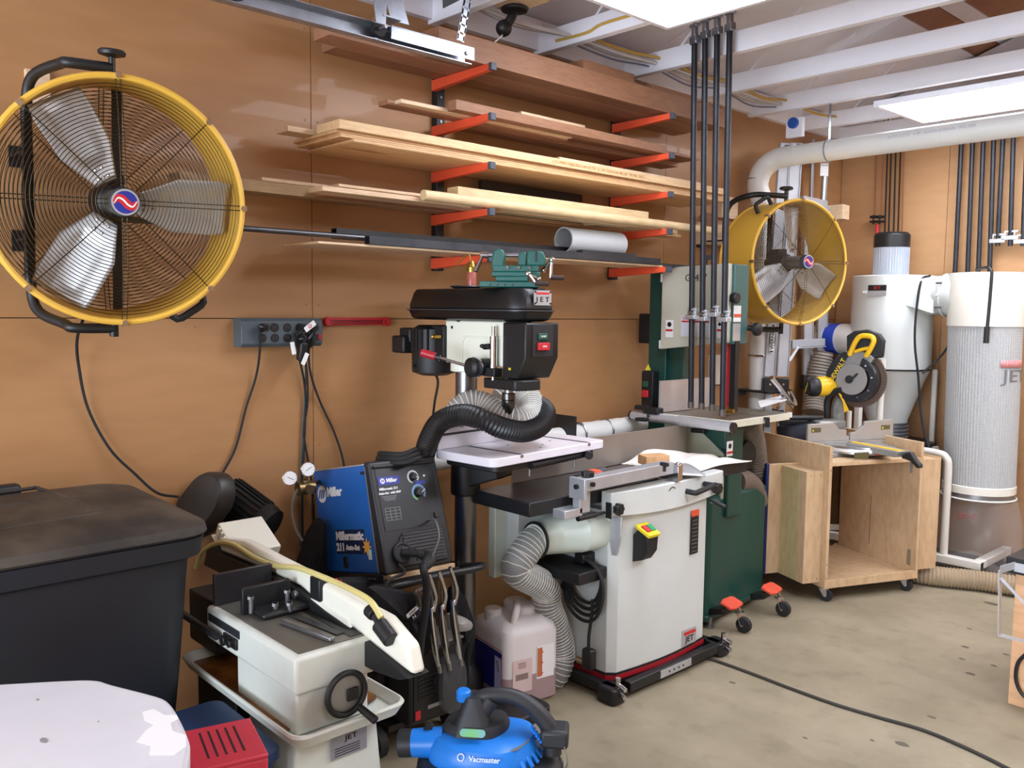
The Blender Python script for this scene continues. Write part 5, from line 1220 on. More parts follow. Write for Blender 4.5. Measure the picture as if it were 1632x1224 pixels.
# table
tA, tB, tC = at(1027, 655, z=.98), at(1165, 671, z=.98), at(1233, 655, z=.98)
xd2 = (tB-tA).normalized(); D2 = (tB-tA).length; yd2 = Z.cross(xd2).normalized(); L2 = (tC-tB).dot(yd2)
obj('table', MB().prism([(0, 0), (D2, 0), (D2, L2), (0, L2)], tA-Z*.034, xd2, yd2, .034), mat('cream_table_side', (206, 204, 184), .4), t, bev=.002)
obj('table_surface', MB().prism([(.004, .004), (D2-.004, .004), (D2-.004, L2-.004), (.004, L2-.004)], tA, xd2, yd2, .001), mat('table_surface', (120, 112, 100), .35, .6, var=.1), t)
def TT(a, b, z=0): return tA+xd2*a+yd2*b+Z*z
obj('blade_slot', MB().bar(TT(D2*.62, L2*.5, .0012), TT(D2*.98, L2*.55, .0012), .003, .0008), M_black, t)
obj('insert_plate', MB().cyl(TT(D2*.62, L2*.5, .001), TT(D2*.62, L2*.5, .002), .03, n=20), M_darksteel, t)
rA, rB = TT(-.045, -.035, -.022), TT(D2+.03, -.035, -.024)
obj('fence_rail', MB().cyl(rA, rB, .021, n=20).bar(TT(-.04, -.012, -.02), TT(D2+.02, -.012, -.02), .006, .036), M_alu, t)
obj('rail_cap', MB().cyl(rB, rB+xd2*.012, .024, n=16), M_black, t); obj('rail_cap', MB().cyl(rA, rA-xd2*.01, .022, n=16), M_black, t)
obj('rail_scale', MB().bar(TT(.12, -.032, .0), TT(D2*.45, -.032, .0), .012, .002), M_whitel, t)
# fence
fA, fB = at(1061, 652, z=.982), at(1150, 645, z=.982)
fA = TT(.105, -.02, .001); fB = TT(.105, L2*.80, .001)
o = obj('rip_fence', MB().bar(fA+Z*.078, fB+Z*.078, .012, .150), mat('ribbed_fence', (196, 194, 196), .35, .6), t)
rg = MB()
for k in range(14): rg.bar(fA+xd2*.0065+Z*(.012+.010*k), fB+xd2*.0065+Z*(.012+.010*k), .0012, .004)
stuff(obj('fence_rib', rg, MATS['ribbed_fence'], o))
obj('fence_head', MB().bar(TT(.03, -.03, .012), TT(.12, -.03, .012), .05, .03).bar(TT(-.03, -.03, .018), TT(.05, -.03, .022), .028, .022), M_black, t, bev=.006)
lv = at(1035, 664, z=.945); obj('lock_handle', MB().bar(TT(.00, -.06, -.035), TT(.07, -.065, -.03), .03, .018).cyl(TT(.07, -.06, -.02), TT(.07, -.06, .0), .007), M_black, t, bev=.006)
obj('pinch_bolt', MB().bar(TT(D2, L2*.55, -.01), TT(D2+.02, L2*.55, -.01), .02, .012).bar(TT(D2+.015, L2*.55, -.05), TT(D2+.015, L2*.55, -.01), .008, .02), M_black, t)
obj('rear_stop', MB().bar(TT(D2-.01, L2+.005, -.012), TT(D2-.01, L2+.02, -.012), .02, .024), M_whitem, t)
# lower housing
lx0, lx1 = .24, xr-.02
obj('lower_housing', MB().box(lx0, xr, yF+.012, yF+.13, .50, .92), M_green, t, bev=.006)
obj('lower_door', MB().prism([(lx0, .52), (lx1, .52), (lx1, .80), (lx1-.06, .86), (lx1-.12, .92), (lx0, .92)], (0, yF+.010, 0), X, Z, .022), mat('beige_green_paint', (174, 178, 158), .4, var=.04), t, bev=.003)
obj('trunnion', MB().prism([(lx1-.13, .93), (lx1-.13, .905), (lx1-.02, .83), (xr, .83), (xr, .93)], (0, yF+.008, 0), X, Z, .03), M_green, t, bev=.004)
obj('trunnion_knob', MB().bar((lx1-.16, yF-.03, .90), (lx1-.08, yF-.035, .905), .03, .022), M_black, t, bev=.005)
q = at(1163, 715, x=xr+.002); plate('side_sticker', M_whitel, (xr+.001, q.y, q.z), Y, Z, .05, .07, t); plate('sticker_band', M_redl, (xr+.003, q.y, q.z-.018), Y, Z, .046, .010, t); obj('sticker_figure', MB().prism(ngon(10, .013), (xr+.003, q.y, q.z+.012), Y, Z, .0005), M_blackl, t)
# base cabinet
b0, b1 = at(1125, 985, z=.05), at(1218, 938, z=.05)
ydb = (b1-b0).normalized(); xdb = ydb.cross(Z).normalized(); Lb = (b1-b0).length
bs = []
for z_, g in ((.05, 0), (.50, 0), (.585, 0), (.61, .02), (.615, .035)):
    bs.append([b0+xdb*a+ydb*b+Z*(z_-.05) for a, b in rrect(-.44+g, -g, g, Lb-g, .035)])
obj('base_cabinet', MB().rings(bs), M_green, t)
obj('base_foot_rail', MB().prism(rrect(-.45, .01, -.01, Lb+.01, .02), V((b0.x, b0.y, .03)), xdb, ydb, .028), M_green, t, bev=.004)
for (u, v) in ((1185, 1008), (1248, 982)):
    w_ = at(u, v, z=.0); w_.z = .036
    c_ = obj('caster', MB().cyl(w_-ydb*.0125, w_+ydb*.0125, .036, n=24), M_rubber, t, bev=.003)
    obj('caster_fork', MB().bar(w_-ydb*.019+Z*.0, w_-ydb*.019-xdb*.022+Z*.055, .003, .024, up=ydb).bar(w_+ydb*.019, w_+ydb*.019-xdb*.022+Z*.055, .003, .024, up=ydb).cyl(w_-xdb*.022+Z*.05, w_-xdb*.022+Z*.058, .022, n=16).cyl(w_-ydb*.022, w_+ydb*.022, .006, n=10).bar(w_-xdb*.022+Z*.056, w_-xdb*.035+Z*.085, .012, .012), M_chrome, c_)
    pd = w_-xdb*.060+Z*.085-ydb*.015
    obj('foot_pedal', MB().prism([(-.055, -.028), (-.02, -.038), (.05, -.034), (.062, -.022), (.062, .022), (.05, .034), (-.02, .038), (-.055, .028)], pd, ydb, (xdb*.85-Z*.3).normalized(), -.012), mat('pedal_orange', (216, 78, 54), .45), t, bev=.003)
    obj('pedal_arm', MB().bar(pd-xdb*.02-Z*.03, pd-xdb*.09-Z*.05, .07, .03), M_black, t, bev=.004)
f_ = at(1131, 1000, z=0); obj('leveling_foot', MB().lathe([(.022, 0), (.022, .012), (.010, .018), (.010, .05)], (f_.x, f_.y, 0), Z, n=16), M_steel, t)
obj('motor', MB().cyl((.10, 3.80, .75), (.50, 3.80, .75), .07, n=24), M_castb, t)
# dust hose of the band saw
t = thing('grey_flex_hose', 'dusty grey ribbed hose curving down beside the band saw, behind the cart', 'hose', (.65, 3.95, .6))
def hosep(L, x): return [at(u, v, x=x_) for (u, v), x_ in zip(L, x)]
hp = hosep([(1190, 672), (1198, 690), (1203, 712), (1205, 740), (1203, 770)], (.50, .48, .45, .42, .40))
obj('hose_wall', MB().hose(hp, .055, .02, .05, n=22), mat('smoky_flex', (112, 102, 92), .38, alpha=.8), t)
hp = hosep([(1175, 680), (1188, 705), (1193, 735), (1200, 770)], (.30, .30, .28, .25))
t = thing('cream_flex_hose', 'cream ribbed hose behind the band saw column', 'hose', (.3, 3.9, .6)); obj('hose_wall', MB().hose(hp, .04, .02, .09, n=18), mat('cream_flex', (184, 166, 136), .5), t)
hp = hosep([(1172, 768), (1188, 768), (1200, 780), (1206, 800)], (.50, .50, .49, .48))
t = thing('smoky_elbow', 'smoky brown plastic duct elbow above the green saw base', 'elbow', (.5, 3.9, .6)); obj('elbow_wall', MB().tube(hp, .058, n=22), mat('smoky_plastic', (112, 96, 86), .3, alpha=.9), t)
# ================================================================== plywood cart with mitre saw
CO = V((.243, 4.315, 0)); CA = math.radians(-23.3)
t = thing('plywood_cart', 'open plywood cart on casters with side boxes, carrying the mitre saw', 'cart', CO, CA)
D, W, H = .592, .597, .80; th = .018
def cb_(nm, *a, m=M_plyc, bev=.0015): return obj(nm, MB().box(*a), m, t, w=False, bev=bev)
cb_('side_panel', 0, D, 0, th, .075, H); cb_('side_panel', 0, D, W-th, W, .075, H)
cb_('bottom_shelf', 0, D-.02, th, W-th, .085, .103); cb_('bottom_rail', D-.02, D, th, W-th, .075, .118)
cb_('top_shelf', 0, D, th, W-th, .700, .720)
M_pi = wood('inside_ply', (206, 174, 134), (220, 190, 150), (1.4, 1.4, .5), scale=3, knots=False)
# side boxes: back flange, box
cb_('left_box_side', .50, .555, -.105, -.001, .100, .672)
cb_('left_box_face', .354, .50, -.105, -.088, .100, .672, m=wood('greenish_ply', (182, 164, 116), (194, 178, 132), (1.4, 1.4, .5), scale=3, knots=False))
cb_('left_box_top', .354, .50, -.088, -.001, .655, .672); cb_('left_box_bottom', .354, .50, -.088, -.001, .100, .117)
cb_('left_flange', .335, .353, -.182, -.001, .100, .680)
cb_('blue_edge', .325, .358, -.200, -.183, .100, .685, m=mat('dark_blue_edge', (22, 40, 92), .4), bev=.003)
cb_('right_box', .30, .575, W+.001, W+.125, .115, .705); cb_('right_box_side', .30, .575, W+.1255, W+.137, .115, .712)
bl = MB()
bl.box(D*.42, D*.42+.003, W-th-.0008, W-th, .17, .45); 
stuff(obj('pencil_mark', bl, mat('dark_mark', (92, 62, 44), .8), t, w=False))
bl = MB()
for z in (.13, .2, .68): bl.cyl((D, .009, z), (D+.0008, .009, z), .003, n=8)
for z in (.12, .65): bl.cyl((.556, -.02, z), (.5565, -.02, z), .003, n=8); bl.cyl((.556, -.08, z), (.5565, -.08, z), .003, n=8)
stuff(obj('screw_head', bl, MATS['dark_mark'], t, w=False))
plate('white_label', M_steel, (D-.02, W-th-.001, .19), X, Z, .014, .10, None) if False else None
obj('inner_plate', MB().box(D-.06, D-.035, W-th-.002, W-th, .135, .22), mat('grey_smudge', (128, 112, 92), .6), t, w=False)
def caster(lx, ly, ang):
    m = Matrix.Translation((lx, ly, 0)) @ Matrix.Rotation(ang, 4, 'Z')
    wp = m @ V((.015, 0, .032)); ax = (m.to_3x3() @ V((0, 1, 0)))
    c_ = obj('caster', MB().cyl(wp-ax*.012, wp+ax*.012, .032, n=24), M_rubber, t, bev=.003, w=False)
    f = MB()
    for s_ in (-1, 1): f.add([m @ V(p) for p in ((-.02, .018*s_, .066), (.02, .018*s_, .066), (.022, .018*s_, .03), (.008, .018*s_, .026), (-.02, .020*s_, .066), (.02, .020*s_, .066), (.022, .020*s_, .03), (.008, .020*s_, .026))], [(0, 1, 2, 3), (7, 6, 5, 4), (0, 4, 5, 1), (1, 5, 6, 2), (2, 6, 7, 3), (3, 7, 4, 0)])
    f.cyl(m @ V((0, 0, .062)), m @ V((0, 0, .074)), .026, n=16).cyl(wp-ax*.022, wp+ax*.022, .006, n=10)
    obj('caster_fork', f, M_chrome, c_, w=False)
caster(.55, .03, .6); caster(.54, W-.04, .5); caster(.05, .03, 2.0); caster(.05, W-.04, 1.0)

# mitre saw
t = thing('mitre_saw', 'yellow and grey compound mitre saw on top of the plywood cart', 'mitre saw', wmat(bpy.data.objects['plywood_cart']) @ V((.36, .32, .721)), CA)
M_sg = mat('cast_grey', (150, 150, 148), .4, .45, var=.08); M_sy = mat('saw_yellow', (240, 190, 36), .35, var=.03); M_sb = mat('saw_black', (30, 31, 34), .5, var=.15)
def so(nm, mb, m, par=None, bev=0.0, **k): return obj(nm, mb, m, par or t, w=False, bev=bev, **k)
# origin on the shelf (x forward, y away from camera side, z up)
so('base', MB().prism([(-.12, -.22), (.02, -.24), (.10, -.16), (.10, .22), (.02, .30), (-.12, .28)], (0, 0, 0), X, Y, .03), M_sg, bev=.004)
so('base_foot', MB().box(.02, .12, -.26, -.18, 0, .02).box(.0, .1, .22, .30, 0, .02), M_sg, bev=.004)
so('turntable', MB().lathe([(.15, .012), (.165, .02), (.165, .045), (.155, .056), (0, .056)], (.05, .0, 0), Z, n=48), mat('polished_alu', (186, 190, 194), .22, .85), bev=.001)
md = V((1.0, .10, 0)).normalized()   # mitre arm direction
mn = V((-md.y, md.x, 0))
def MP(a, b, c): return V((.05, .0, 0))+md*a+mn*b+Z*c
arm = MB().add([MP(.0, -.075, .03), MP(.29, -.045, .03), MP(.29, .045, .03), MP(0, .075, .03), MP(0, -.075, .062), MP(.31, -.045, .062), MP(.31, .045, .062), MP(0, .075, .062)], [(3, 2, 1, 0), (4, 5, 6, 7), (0, 1, 5, 4), (1, 2, 6, 5), (2, 3, 7, 6), (3, 0, 4, 7)])
so('mitre_arm', arm, M_sg, bev=.004)
so('kerf_plate', MB().bar(MP(-.02, -.012, .0635), MP(.30, -.012, .0635), .032, .003), M_sy)
so('scale_arc', MB().lathe([(.167, .030), (.169, .03), (.169, .044), (.167, .044)], (.05, 0, 0), Z, n=48), M_whitel)
so('scale_window', MB().prism(rrect(-.045, .045, .008, .040, .004), V((.218, -.115, 0)), V((-.45, .89, 0)) if False else V((0, 1, 0)), Z, .003), mat('olive_panel', (88, 80, 50), .5))
so('red_pointer', MB().box(.214, .224, -.02, .0, .02, .062), M_red_p, bev=.001)
so('mitre_lock', MB().cyl(MP(.30, 0, .035), MP(.345, 0, .035), .012, n=14), M_sb)
so('mitre_lever', MB().prism([(0, .02), (.035, .03), (.07, -.01), (.09, -.022), (.095, -.04), (.075, -.045), (.04, -.018), (.0, -.01)], MP(.315, .014, .035), md, Z, .028), M_sb, bev=.006)
so('bevel_key', MB().cyl(MP(.35, 0, -.04), MP(.35, 0, .02), .006, n=8), M_steel)
# split fence
def fpl(nm, pts): return so(nm, MB().prism(pts, (-.045, 0, 0), Y, Z, .016), mat('fence_grey', (172, 166, 158), .4, .4, var=.06), bev=.002)
f1 = fpl('left_fence', [(-.25, .06), (-.25, .155), (-.085, .160), (-.045, .12), (.0, .118), (.0, .085), (.018, .085), (.018, .06)])
f2 = fpl('right_fence', [(.026, .06), (.026, .10), (.065, .105), (.118, .140), (.118, .160), (.315, .166), (.315, .06)])
fpl('fence_base', [(-.25, .02), (-.25, .058), (.34, .058), (.34, .02)])
for y0_, p_ in ((-.20, f1), (.26, f2)):
    so('fence_label', MB().box(-.0285, -.027, y0_-.03, y0_+.03, .112, .136), MATS['olive_panel'], p_); so('label_triangle', MB().prism([(-.006, -.005), (.006, -.005), (0, .006)], (-.0268, y0_-.02, .123), Y, Z, .0008), MATS['hazard_yellow'], p_)
# saw head: blade plane through hinge, direction md2, tipped slightly
bd = V((.90, .43, 0)).normalized(); bn = V((bd.y, -bd.x, 0))   # normal facing the camera side
hc = V((-.10, .12, .385)); rB_ = .156
def HP(a, b, c=0.0): return hc+bd*a+Z*b+bn*c
def arcpts(r, a0, a1, k): return [(r*math.cos(math.radians(a0+(a1-a0)*i/k)), r*math.sin(math.radians(a0+(a1-a0)*i/k))) for i in range(k+1)]
bl = []
for i in range(80):
    for r_, q_ in ((rB_-.004, 0), (rB_+.004, .5)): a = 2*PI*(i+q_)/80; bl.append(((r_)*math.cos(a), (r_)*math.sin(a)))
so('blade', MB().prism(bl, HP(0, 0, -.006), bd, Z, -.003), mat('brown_steel_blade', (112, 92, 80), .4, .7), smooth=False)
up = arcpts(.158, 50, 215, 24)+arcpts(.05, 215, 395, 8)
so('upper_guard', MB().prism(up, HP(0, 0, .0), bd, Z, -.045 if bd.cross(Z).dot(bn) < 0 else .045), M_sg, bev=.005)
lg = arcpts(.126, -125, 72, 22)+arcpts(.080, 72, -125, 18)
so('lower_guard', MB().prism(lg, HP(0, 0, .002), bd, Z, (-1 if bd.cross(Z).dot(bn) < 0 else 1)*.05), mat('smoked_guard', (34, 34, 38), .25), bev=.008)
so('guard_disc', MB().cyl(HP(-.01, .0, .052), HP(-.01, 0, .058), .085, n=36), mat('warm_grey_plate', (142, 138, 134), .45), bev=.002)
so('guard_link', MB().bar(HP(-.015, -.01, .062), HP(.025, .035, .062), .022, .010).cyl(HP(-.02, .0, .058), HP(-.02, .0, .07), .022, n=16), M_sb, bev=.004)
so('black_band', MB().prism([(-.158, -.03), (-.13, -.065), (-.03, .14), (-.06, .148), (-.12, .10), (-.155, .03)], HP(0, 0, .0505 if True else 0), bd, Z, .003 if bd.cross(Z).dot(bn) > 0 else -.003), M_sb)
text('band_text', 'DEWALT', .036, mat('band_yellow', (236, 206, 50), .5), HP(-.092, .045, .054), (bd*.48+Z*.86), (-bd*.86+Z*.48), t, w=False, off=.0006)
for k in range(4):
    a = math.radians(-75+k*42); so('guard_screw', MB().cyl(HP(.10*math.cos(a), .10*math.sin(a), .05), HP(.1*math.cos(a), .1*math.sin(a), .056), .005, n=8), M_chrome)
# handle
hp_ = [(-.055, .150), (-.06, .235), (-.02, .262), (.05, .272), (.12, .250), (.145, .215), (.14, .125), (.095, .118), (.0, .14)]
so('handle_shroud', MB().prism(hp_, HP(0, 0, .0), bd, Z, (1 if bd.cross(Z).dot(bn) > 0 else -1)*.035), M_sb, bev=.008)
so('d_handle', MB().tube([HP(-.03, .13, .05), HP(.0, .20, .055), (HP(.03, .235, .055)), HP(.085, .235, .055), HP(.10, .21, .055), HP(.08, .16, .055), HP(.06, .13, .05)], .014, n=12, k=5).tube([HP(.0, .15, .052), HP(.04, .165, .055), HP(.085, .175, .055)], .010, n=10), M_sy)
# pivot arm and motor
so('pivot_arm', MB().tube([HP(-.15, -.22, .03), HP(-.15, -.13, .04), HP(-.11, -.075, .05), HP(-.06, -.06, .055)], .016, n=12), M_sb)
so('yellow_link', MB().prism([(-.09, -.07), (-.065, -.09), (-.02, -.17), (-.045, -.185), (-.055, -.13)], HP(0, 0, .045), bd, Z, .006), M_sy, bev=.002)
so('head_casting', MB().tube([HP(-.04, .0, -.03), HP(-.08, -.08, -.04), HP(-.12, -.15, -.04), HP(-.12, -.24, -.04)], .030, n=10, rf=lambda q: 1+.25*q), mat('dirty_cast', (140, 138, 132), .5, .4, var=.25, scale=30))
so('pivot_block', MB().box(-.20, -.10, -.12, .06, .02, .16), M_sg, bev=.012)
m0 = HP(-.13, -.03, -.03); md_ = (V((-.15, -.98, -.05))).normalized()
m0 = HP(-.13, -.045, .0)
so('motor_housing', MB().lathe([(.048, 0), (.056, .02), (.055, .10), (.05, .11)], m0, md_, n=28), M_sy, bev=.003)
so('motor_cap', MB().lathe([(.05, .10), (.056, .12), (.054, .145), (.040, .165), (.0, .168)], m0, md_, n=28), M_sb)
text('cap_text', 'DEWALT', .014, MATS['band_yellow'], m0+md_*.169+V((0, 0, 0)), V((.35, 0, .93)), V((-.93, 0, .35)), t, w=False)
# slide rods and dust bag
so('slide_rod', MB().cyl((-.16, -.06, .17), (-.17, -.30, .175), .014, n=14).cyl((-.19, -.06, .14), (-.20, -.30, .145), .014, n=14), M_sb)
t = thing('saw_dust_bag', 'black cloth dust bag hanging behind the mitre saw', 'bag', wmat(bpy.data.objects['plywood_cart']) @ V((.12, .12, .72)), CA)
so('cloth', MB().add([(-.02, -.075, .01), (.09, -.075, .01), (.14, .10, .0), (0, .12, .0), (-.06, -.06, .12), (.05, -.05, .13), (.14, .10, .15), (.02, .11, .17)], [(3, 2, 1, 0), (4, 5, 6, 7), (0, 1, 5, 4), (1, 2, 6, 5), (2, 3, 7, 6), (3, 0, 4, 7)]), mat('dark_navy_cloth', (28, 30, 40), .8), bev=.02)
t = thing('locking_clamp', 'shiny locking pliers clamp resting between the band saw table and the mitre saw', 'clamp', at(1250, 640, x=.45))
p = lambda u, v, x=.45: at(u, v, x=x)
obj('upper_handle', MB().tube([p(1229, 602), p(1240, 615), p(1252, 630), p(1260, 642)], .013, n=8), M_chrome, t); obj('lower_handle', MB().tube([p(1258, 622), p(1265, 635), p(1268, 645)], .011, n=8), M_chrome, t)
obj('jaw_body', MB().tube([p(1240, 650), p(1244, 640), p(1254, 634), p(1262, 644)], .012, n=8), M_chrome, t); obj('link', MB().bar(p(1246, 630), p(1264, 650), .006, .012), M_chrome, t)
tag(obj('paper_sheet', MB().prism([tuple(at(u, v, z=1.0)[:2]) for u, v in ((1208, 640), (1250, 630), (1254, 638), (1212, 650))], (0, 0, 1.0), X, Y, .003), M_whitel, smooth=False), 'white paper strip beside the band saw table', 'paper')
# white posts of the collector frame seen above the saw
t = thing('white_post', 'white post standing behind the mitre saw blade', 'post', at(1405, 700, y=5.0))
a, b = at(1407, 572, y=4.98), at(1400, 668, y=4.98)
obj('post', MB().cyl(V((b.x, b.y, .0)), a, .018, n=14), M_fr, t)
t = thing('white_post', 'short white pipe stub behind the middle of the mitre saw fence', 'post', at(1353, 700, y=4.9))
a = at(1353, 655, y=4.9); obj('post', MB().cyl(V((a.x, a.y, 0)), a, .017, n=14), M_fr, t)

# ================================================================== right edge: cabinet, black parts, steel bracket
p0 = at(1606, 1121, z=0)
t = thing('wooden_cabinet', 'pale wooden cabinet side at the right edge with a black cord on it', 'cabinet', (p0.x+.2, p0.y+.2, 0))
hz = at(1606, 911, y=p0.y).z
obj('side_panel', MB().box(p0.x, p0.x+.5, p0.y, p0.y+.018, .0, hz), wood('tan_melamine', (214, 166, 124), (226, 182, 140), (.6, 1, 2), scale=2, knots=False), t, bev=.002)
obj('carcass', MB().box(p0.x+.01, p0.x+.5, p0.y+.018, p0.y+.5, .0, hz-.01), MATS['tan_melamine'], t)
obj('cord', MB().tube([(p0.x+.06, p0.y-.012, .22), (p0.x+.03, p0.y-.014, .17), (p0.x+.028, p0.y-.014, .10), (p0.x+.06, p0.y-.014, .05), (p0.x+.12, p0.y-.014, .05)], .007, n=8), M_black, t)
t = thing('black_toolbox', 'black case with a light stripe stacked at the right edge on the cabinet', 'case', (p0.x+.2, p0.y+.1, hz))
a = at(1596, 880, z=hz+.04)
obj('lower_case', MB().box(p0.x-.03, p0.x+.5, p0.y-.02, p0.y+.3, hz+.001, hz+.062), M_black, t, bev=.005)
obj('stripe', MB().box(p0.x+.0, p0.x+.5, p0.y-.0225, p0.y-.02, hz+.012, hz+.045), M_alu, t)
obj('upper_case', MB().box(p0.x+.015, p0.x+.5, p0.y+.06, p0.y+.3, hz+.072, hz+.135), M_black, t, bev=.005); obj('spacer', MB().box(p0.x+.03, p0.x+.5, p0.y+.05, p0.y+.3, hz+.062, hz+.072), M_alu, t)
yb = p0.y-.12
A1, A2, A3 = at(1594, 908, y=yb), at(1593, 1012, y=yb), at(1660, 1028, y=yb)
t = thing('shelf_bracket', 'galvanised triangular shelf bracket sticking out at the right edge', 'bracket', A2)
obj('upright_leg', MB().bar(A1, A2, .028, .004), M_alu, t).rotation_euler = (0, 0, 0)
obj('bottom_leg', MB().bar(A2, A3, .004, .028, up=Y), M_alu, t); obj('diagonal', MB().bar(A1.lerp(A2, .12), at(1650, 980, y=yb), .003, .022, up=Y), M_alu, t)
obj('top_tab', MB().bar(A1, A1+V((.02, .12, 0)), .003, .028), M_alu, t)

# cord over the floor
fc = [at(1128, 1049, z=.006), at(1150, 1056, z=.006), at(1200, 1074, z=.006), at(1260, 1097, z=.006), at(1330, 1122, z=.006), at(1400, 1143, z=.006), at(1470, 1163, z=.006), at(1540, 1192, z=.006), at(1620, 1232, z=.006), at(1700, 1280, z=.006)]
tag(obj('extension_cord', MB().tube(fc, .0062, n=8), mat('dusty_black_cord', (52, 48, 42), .7, var=.3)), 'long dark cord snaking across the concrete floor from the jointer', 'cord')

# ================================================================== rolling trash bin
t = thing('trash_bin', 'large black wheeled trash bin with a dusty lid at the left', 'bin', (.45, .5, 0))
M_bin = mat('bin_black', (24, 26, 32), .5, var=.25, scale=3)
M_lid = mat('dusty_lid', (44, 40, 36), .62, c2=(92, 82, 70), scale=4, detail=9, lo=.42, hi=.72)
zl = .925
R1, R2, R3 = at(205, 775, z=zl+.035), at(338, 850, z=zl), at(-10, 880, z=zl)
# lid plan: wall side x = .06, front x = .82, right side y = .90
bx0, bx1, by0, by1 = .19, .80, .02, .89
br = []
for z_, g in ((.0, .09), (.10, .08), (.55, .045), (.86, .025)):
    br.append([V((a, b, z_)) for a, b in rrect(bx0+g, bx1-g, by0+g, by1-g, .06)])
obj('body', MB().rings(br), M_bin, t)
obj('rim', MB().rings([[V((a, b, z_)) for a, b in rrect(bx0+g, bx1-g, by0+g, by1-g, .07)] for z_, g in ((.842, .012), (.85, .0), (.895, -.006), (.90, .01))]), M_bin, t)
ld = MB()
def lz(x): return .008*max(0, 1-(x-bx0)/.6)
rr = []
for g, h in ((-.004, .898), (-.012, .905), (-.008, .925), (.03, .938), (.09, .945)):
    rr.append([V((a, b, h+lz(a))) for a, b in rrect(bx0+g, bx1-g, by0+g, by1-g, .07)])
ld.rings(rr); obj('lid', ld, M_lid, t)
def ridge(pts): return obj('lid_rib', MB().tube([V((a, b, .942+lz(a))) for a, b in pts], .0055, n=6, k=3), M_lid, t)
ridge([(.22, .15), (.20, .60), (.22, .66), (.50, .70), (.56, .68)]); ridge([(.60, .72), (.64, .30), (.62, .12)]); ridge([(.40, .15), (.38, .62)]); ridge([(.66, .20), (.60, .30), (.56, .15)])
obj('hinge', MB().box(.155, .20, .35, .62, .90, .965), M_bin, t, bev=.01)
obj('side_step', MB().prism([(.24, .62), (.64, .60), (.70, .70), (.70, .78), (.24, .78)], (0, by1-.045, 0), X, Z, -.010), M_bin, t, bev=.004)
for y_ in (.15, .75): obj('wheel', MB().cyl((.18, y_-.03, .1), (.18, y_+.03, .1), .10, n=28), M_rubber, t)

# ================================================================== white round-cornered table
t = thing('white_table', 'white plastic top with chamfered corners and a peeling patch in the lower left corner', 'table', at(120, 1300, z=0))
zt_ = .74
pts = [(-60, 1092), (0, 1089), (110, 1083), (155, 1083), (180, 1090), (250, 1108), (270, 1118), (285, 1140), (299, 1170), (303, 1190), (297, 1225), (270, 1330), (150, 1480), (-200, 1500), (-330, 1250), (-200, 1110)]
P2 = spline([at(u, v, z=zt_) for u, v in pts], 3, True)
poly = [(p.x, p.y) for p in P2]
obj('table_top', MB().prism(poly, (0, 0, zt_-.035), X, Y, .035), mat('off_white_laminate', (216, 216, 222), .35, c2=(228, 228, 234), scale=3), t, bev=.008, seg=3)
pt = [(227, 1135), (245, 1130), (262, 1140), (282, 1140), (284, 1146), (272, 1152), (275, 1165), (296, 1172), (297, 1190), (278, 1203), (238, 1203), (240, 1188), (218, 1182), (232, 1165), (246, 1155), (230, 1148)]
obj('peeled_patch', MB().prism([tuple(at(u, v, z=zt_+.0006)[:2]) for u, v in pt], (0, 0, zt_+.0004), X, Y, .0008), mat('bare_white', (246, 246, 246), .5, var=.01), t, smooth=False)
cc = sum((p for p in P2), V((0, 0, 0)))/len(P2)
obj('edge_band', MB().prism([(cc.x+(a-cc.x)*.97, cc.y+(b-cc.y)*.97) for a, b in poly], (0, 0, zt_-.07), X, Y, .034), mat('dark_red_edge', (96, 44, 44), .6), t)
obj('pedestal', MB().cyl((cc.x, cc.y, .0), (cc.x, cc.y, zt_-.07), .05, n=20).lathe([(.25, 0), (.24, .02), (.06, .04)], (cc.x, cc.y, 0), Z), M_darksteel, t)
mk = MB()
for u, v, r in ((60, 1115, .005), (157, 1150, .003), (70, 1180, .012)):
    p = at(u, v, z=zt_+.0004); mk.prism([(p.x+r*math.cos(a), p.y+.5*r*math.sin(a)) for a in (0, 1, 2, 3, 4, 5)], (0, 0, zt_+.0004), X, Y, .0004)
stuff(obj('stain', mk, mat('table_stain', (150, 148, 150), .6), t))

# red slotted case on a blue tote
t = thing('blue_tote', 'dark blue plastic tote partly hidden behind the red slotted box', 'tote', (1.05, .80, 0))
obj('tote_body', MB().rings([[V((a, b, z_)) for a, b in rrect(.80+g, 1.12-g, .66+g, .90-g, .03)] for z_, g in ((0, .03), (.44, 0), (.45, -.01), (.47, -.01))]), mat('tote_blue', (20, 52, 92), .45), t)
q = [at(303, 1163, z=.56), at(380, 1147, z=.56), at(416, 1192, z=.56)]
ux_ = (q[1]-q[0]).normalized(); vx_ = Z.cross(ux_); La = (q[1]-q[0]).length; Lb_ = -(q[2]-q[1]).dot(vx_)
t = thing('red_slotted_box', 'red plastic box with five parallel slots in its top, at the bottom left', 'box', V((q[0].x, q[0].y, .471)))
O_ = q[0]-vx_*(Lb_+.03)-ux_*.02
M_rb = mat('matte_red_plastic', (186, 44, 62), .5, var=.06)
obj('body', MB().prism([(0, 0), (La+.045, 0), (La+.045, Lb_+.03), (0, Lb_+.03)], O_-Z*(.56-.472), ux_, vx_, .08), M_rb, t, bev=.006)
obj('lid', MB().prism([(0, 0), (La+.045, 0), (La+.045, Lb_+.03), (0, Lb_+.03)], O_-Z*.0095, ux_, vx_, .0095), M_rb, t, bev=.003)
for k in range(5):
    a = .035+k*(La-.02)/4.6; obj('slot', MB().bar(O_+ux_*a+vx_*(.035)+Z*.0003, O_+ux_*a+vx_*(Lb_+.005)+Z*.0003, .0045, .0006), mat('slot_black', (40, 8, 14), .7), t)

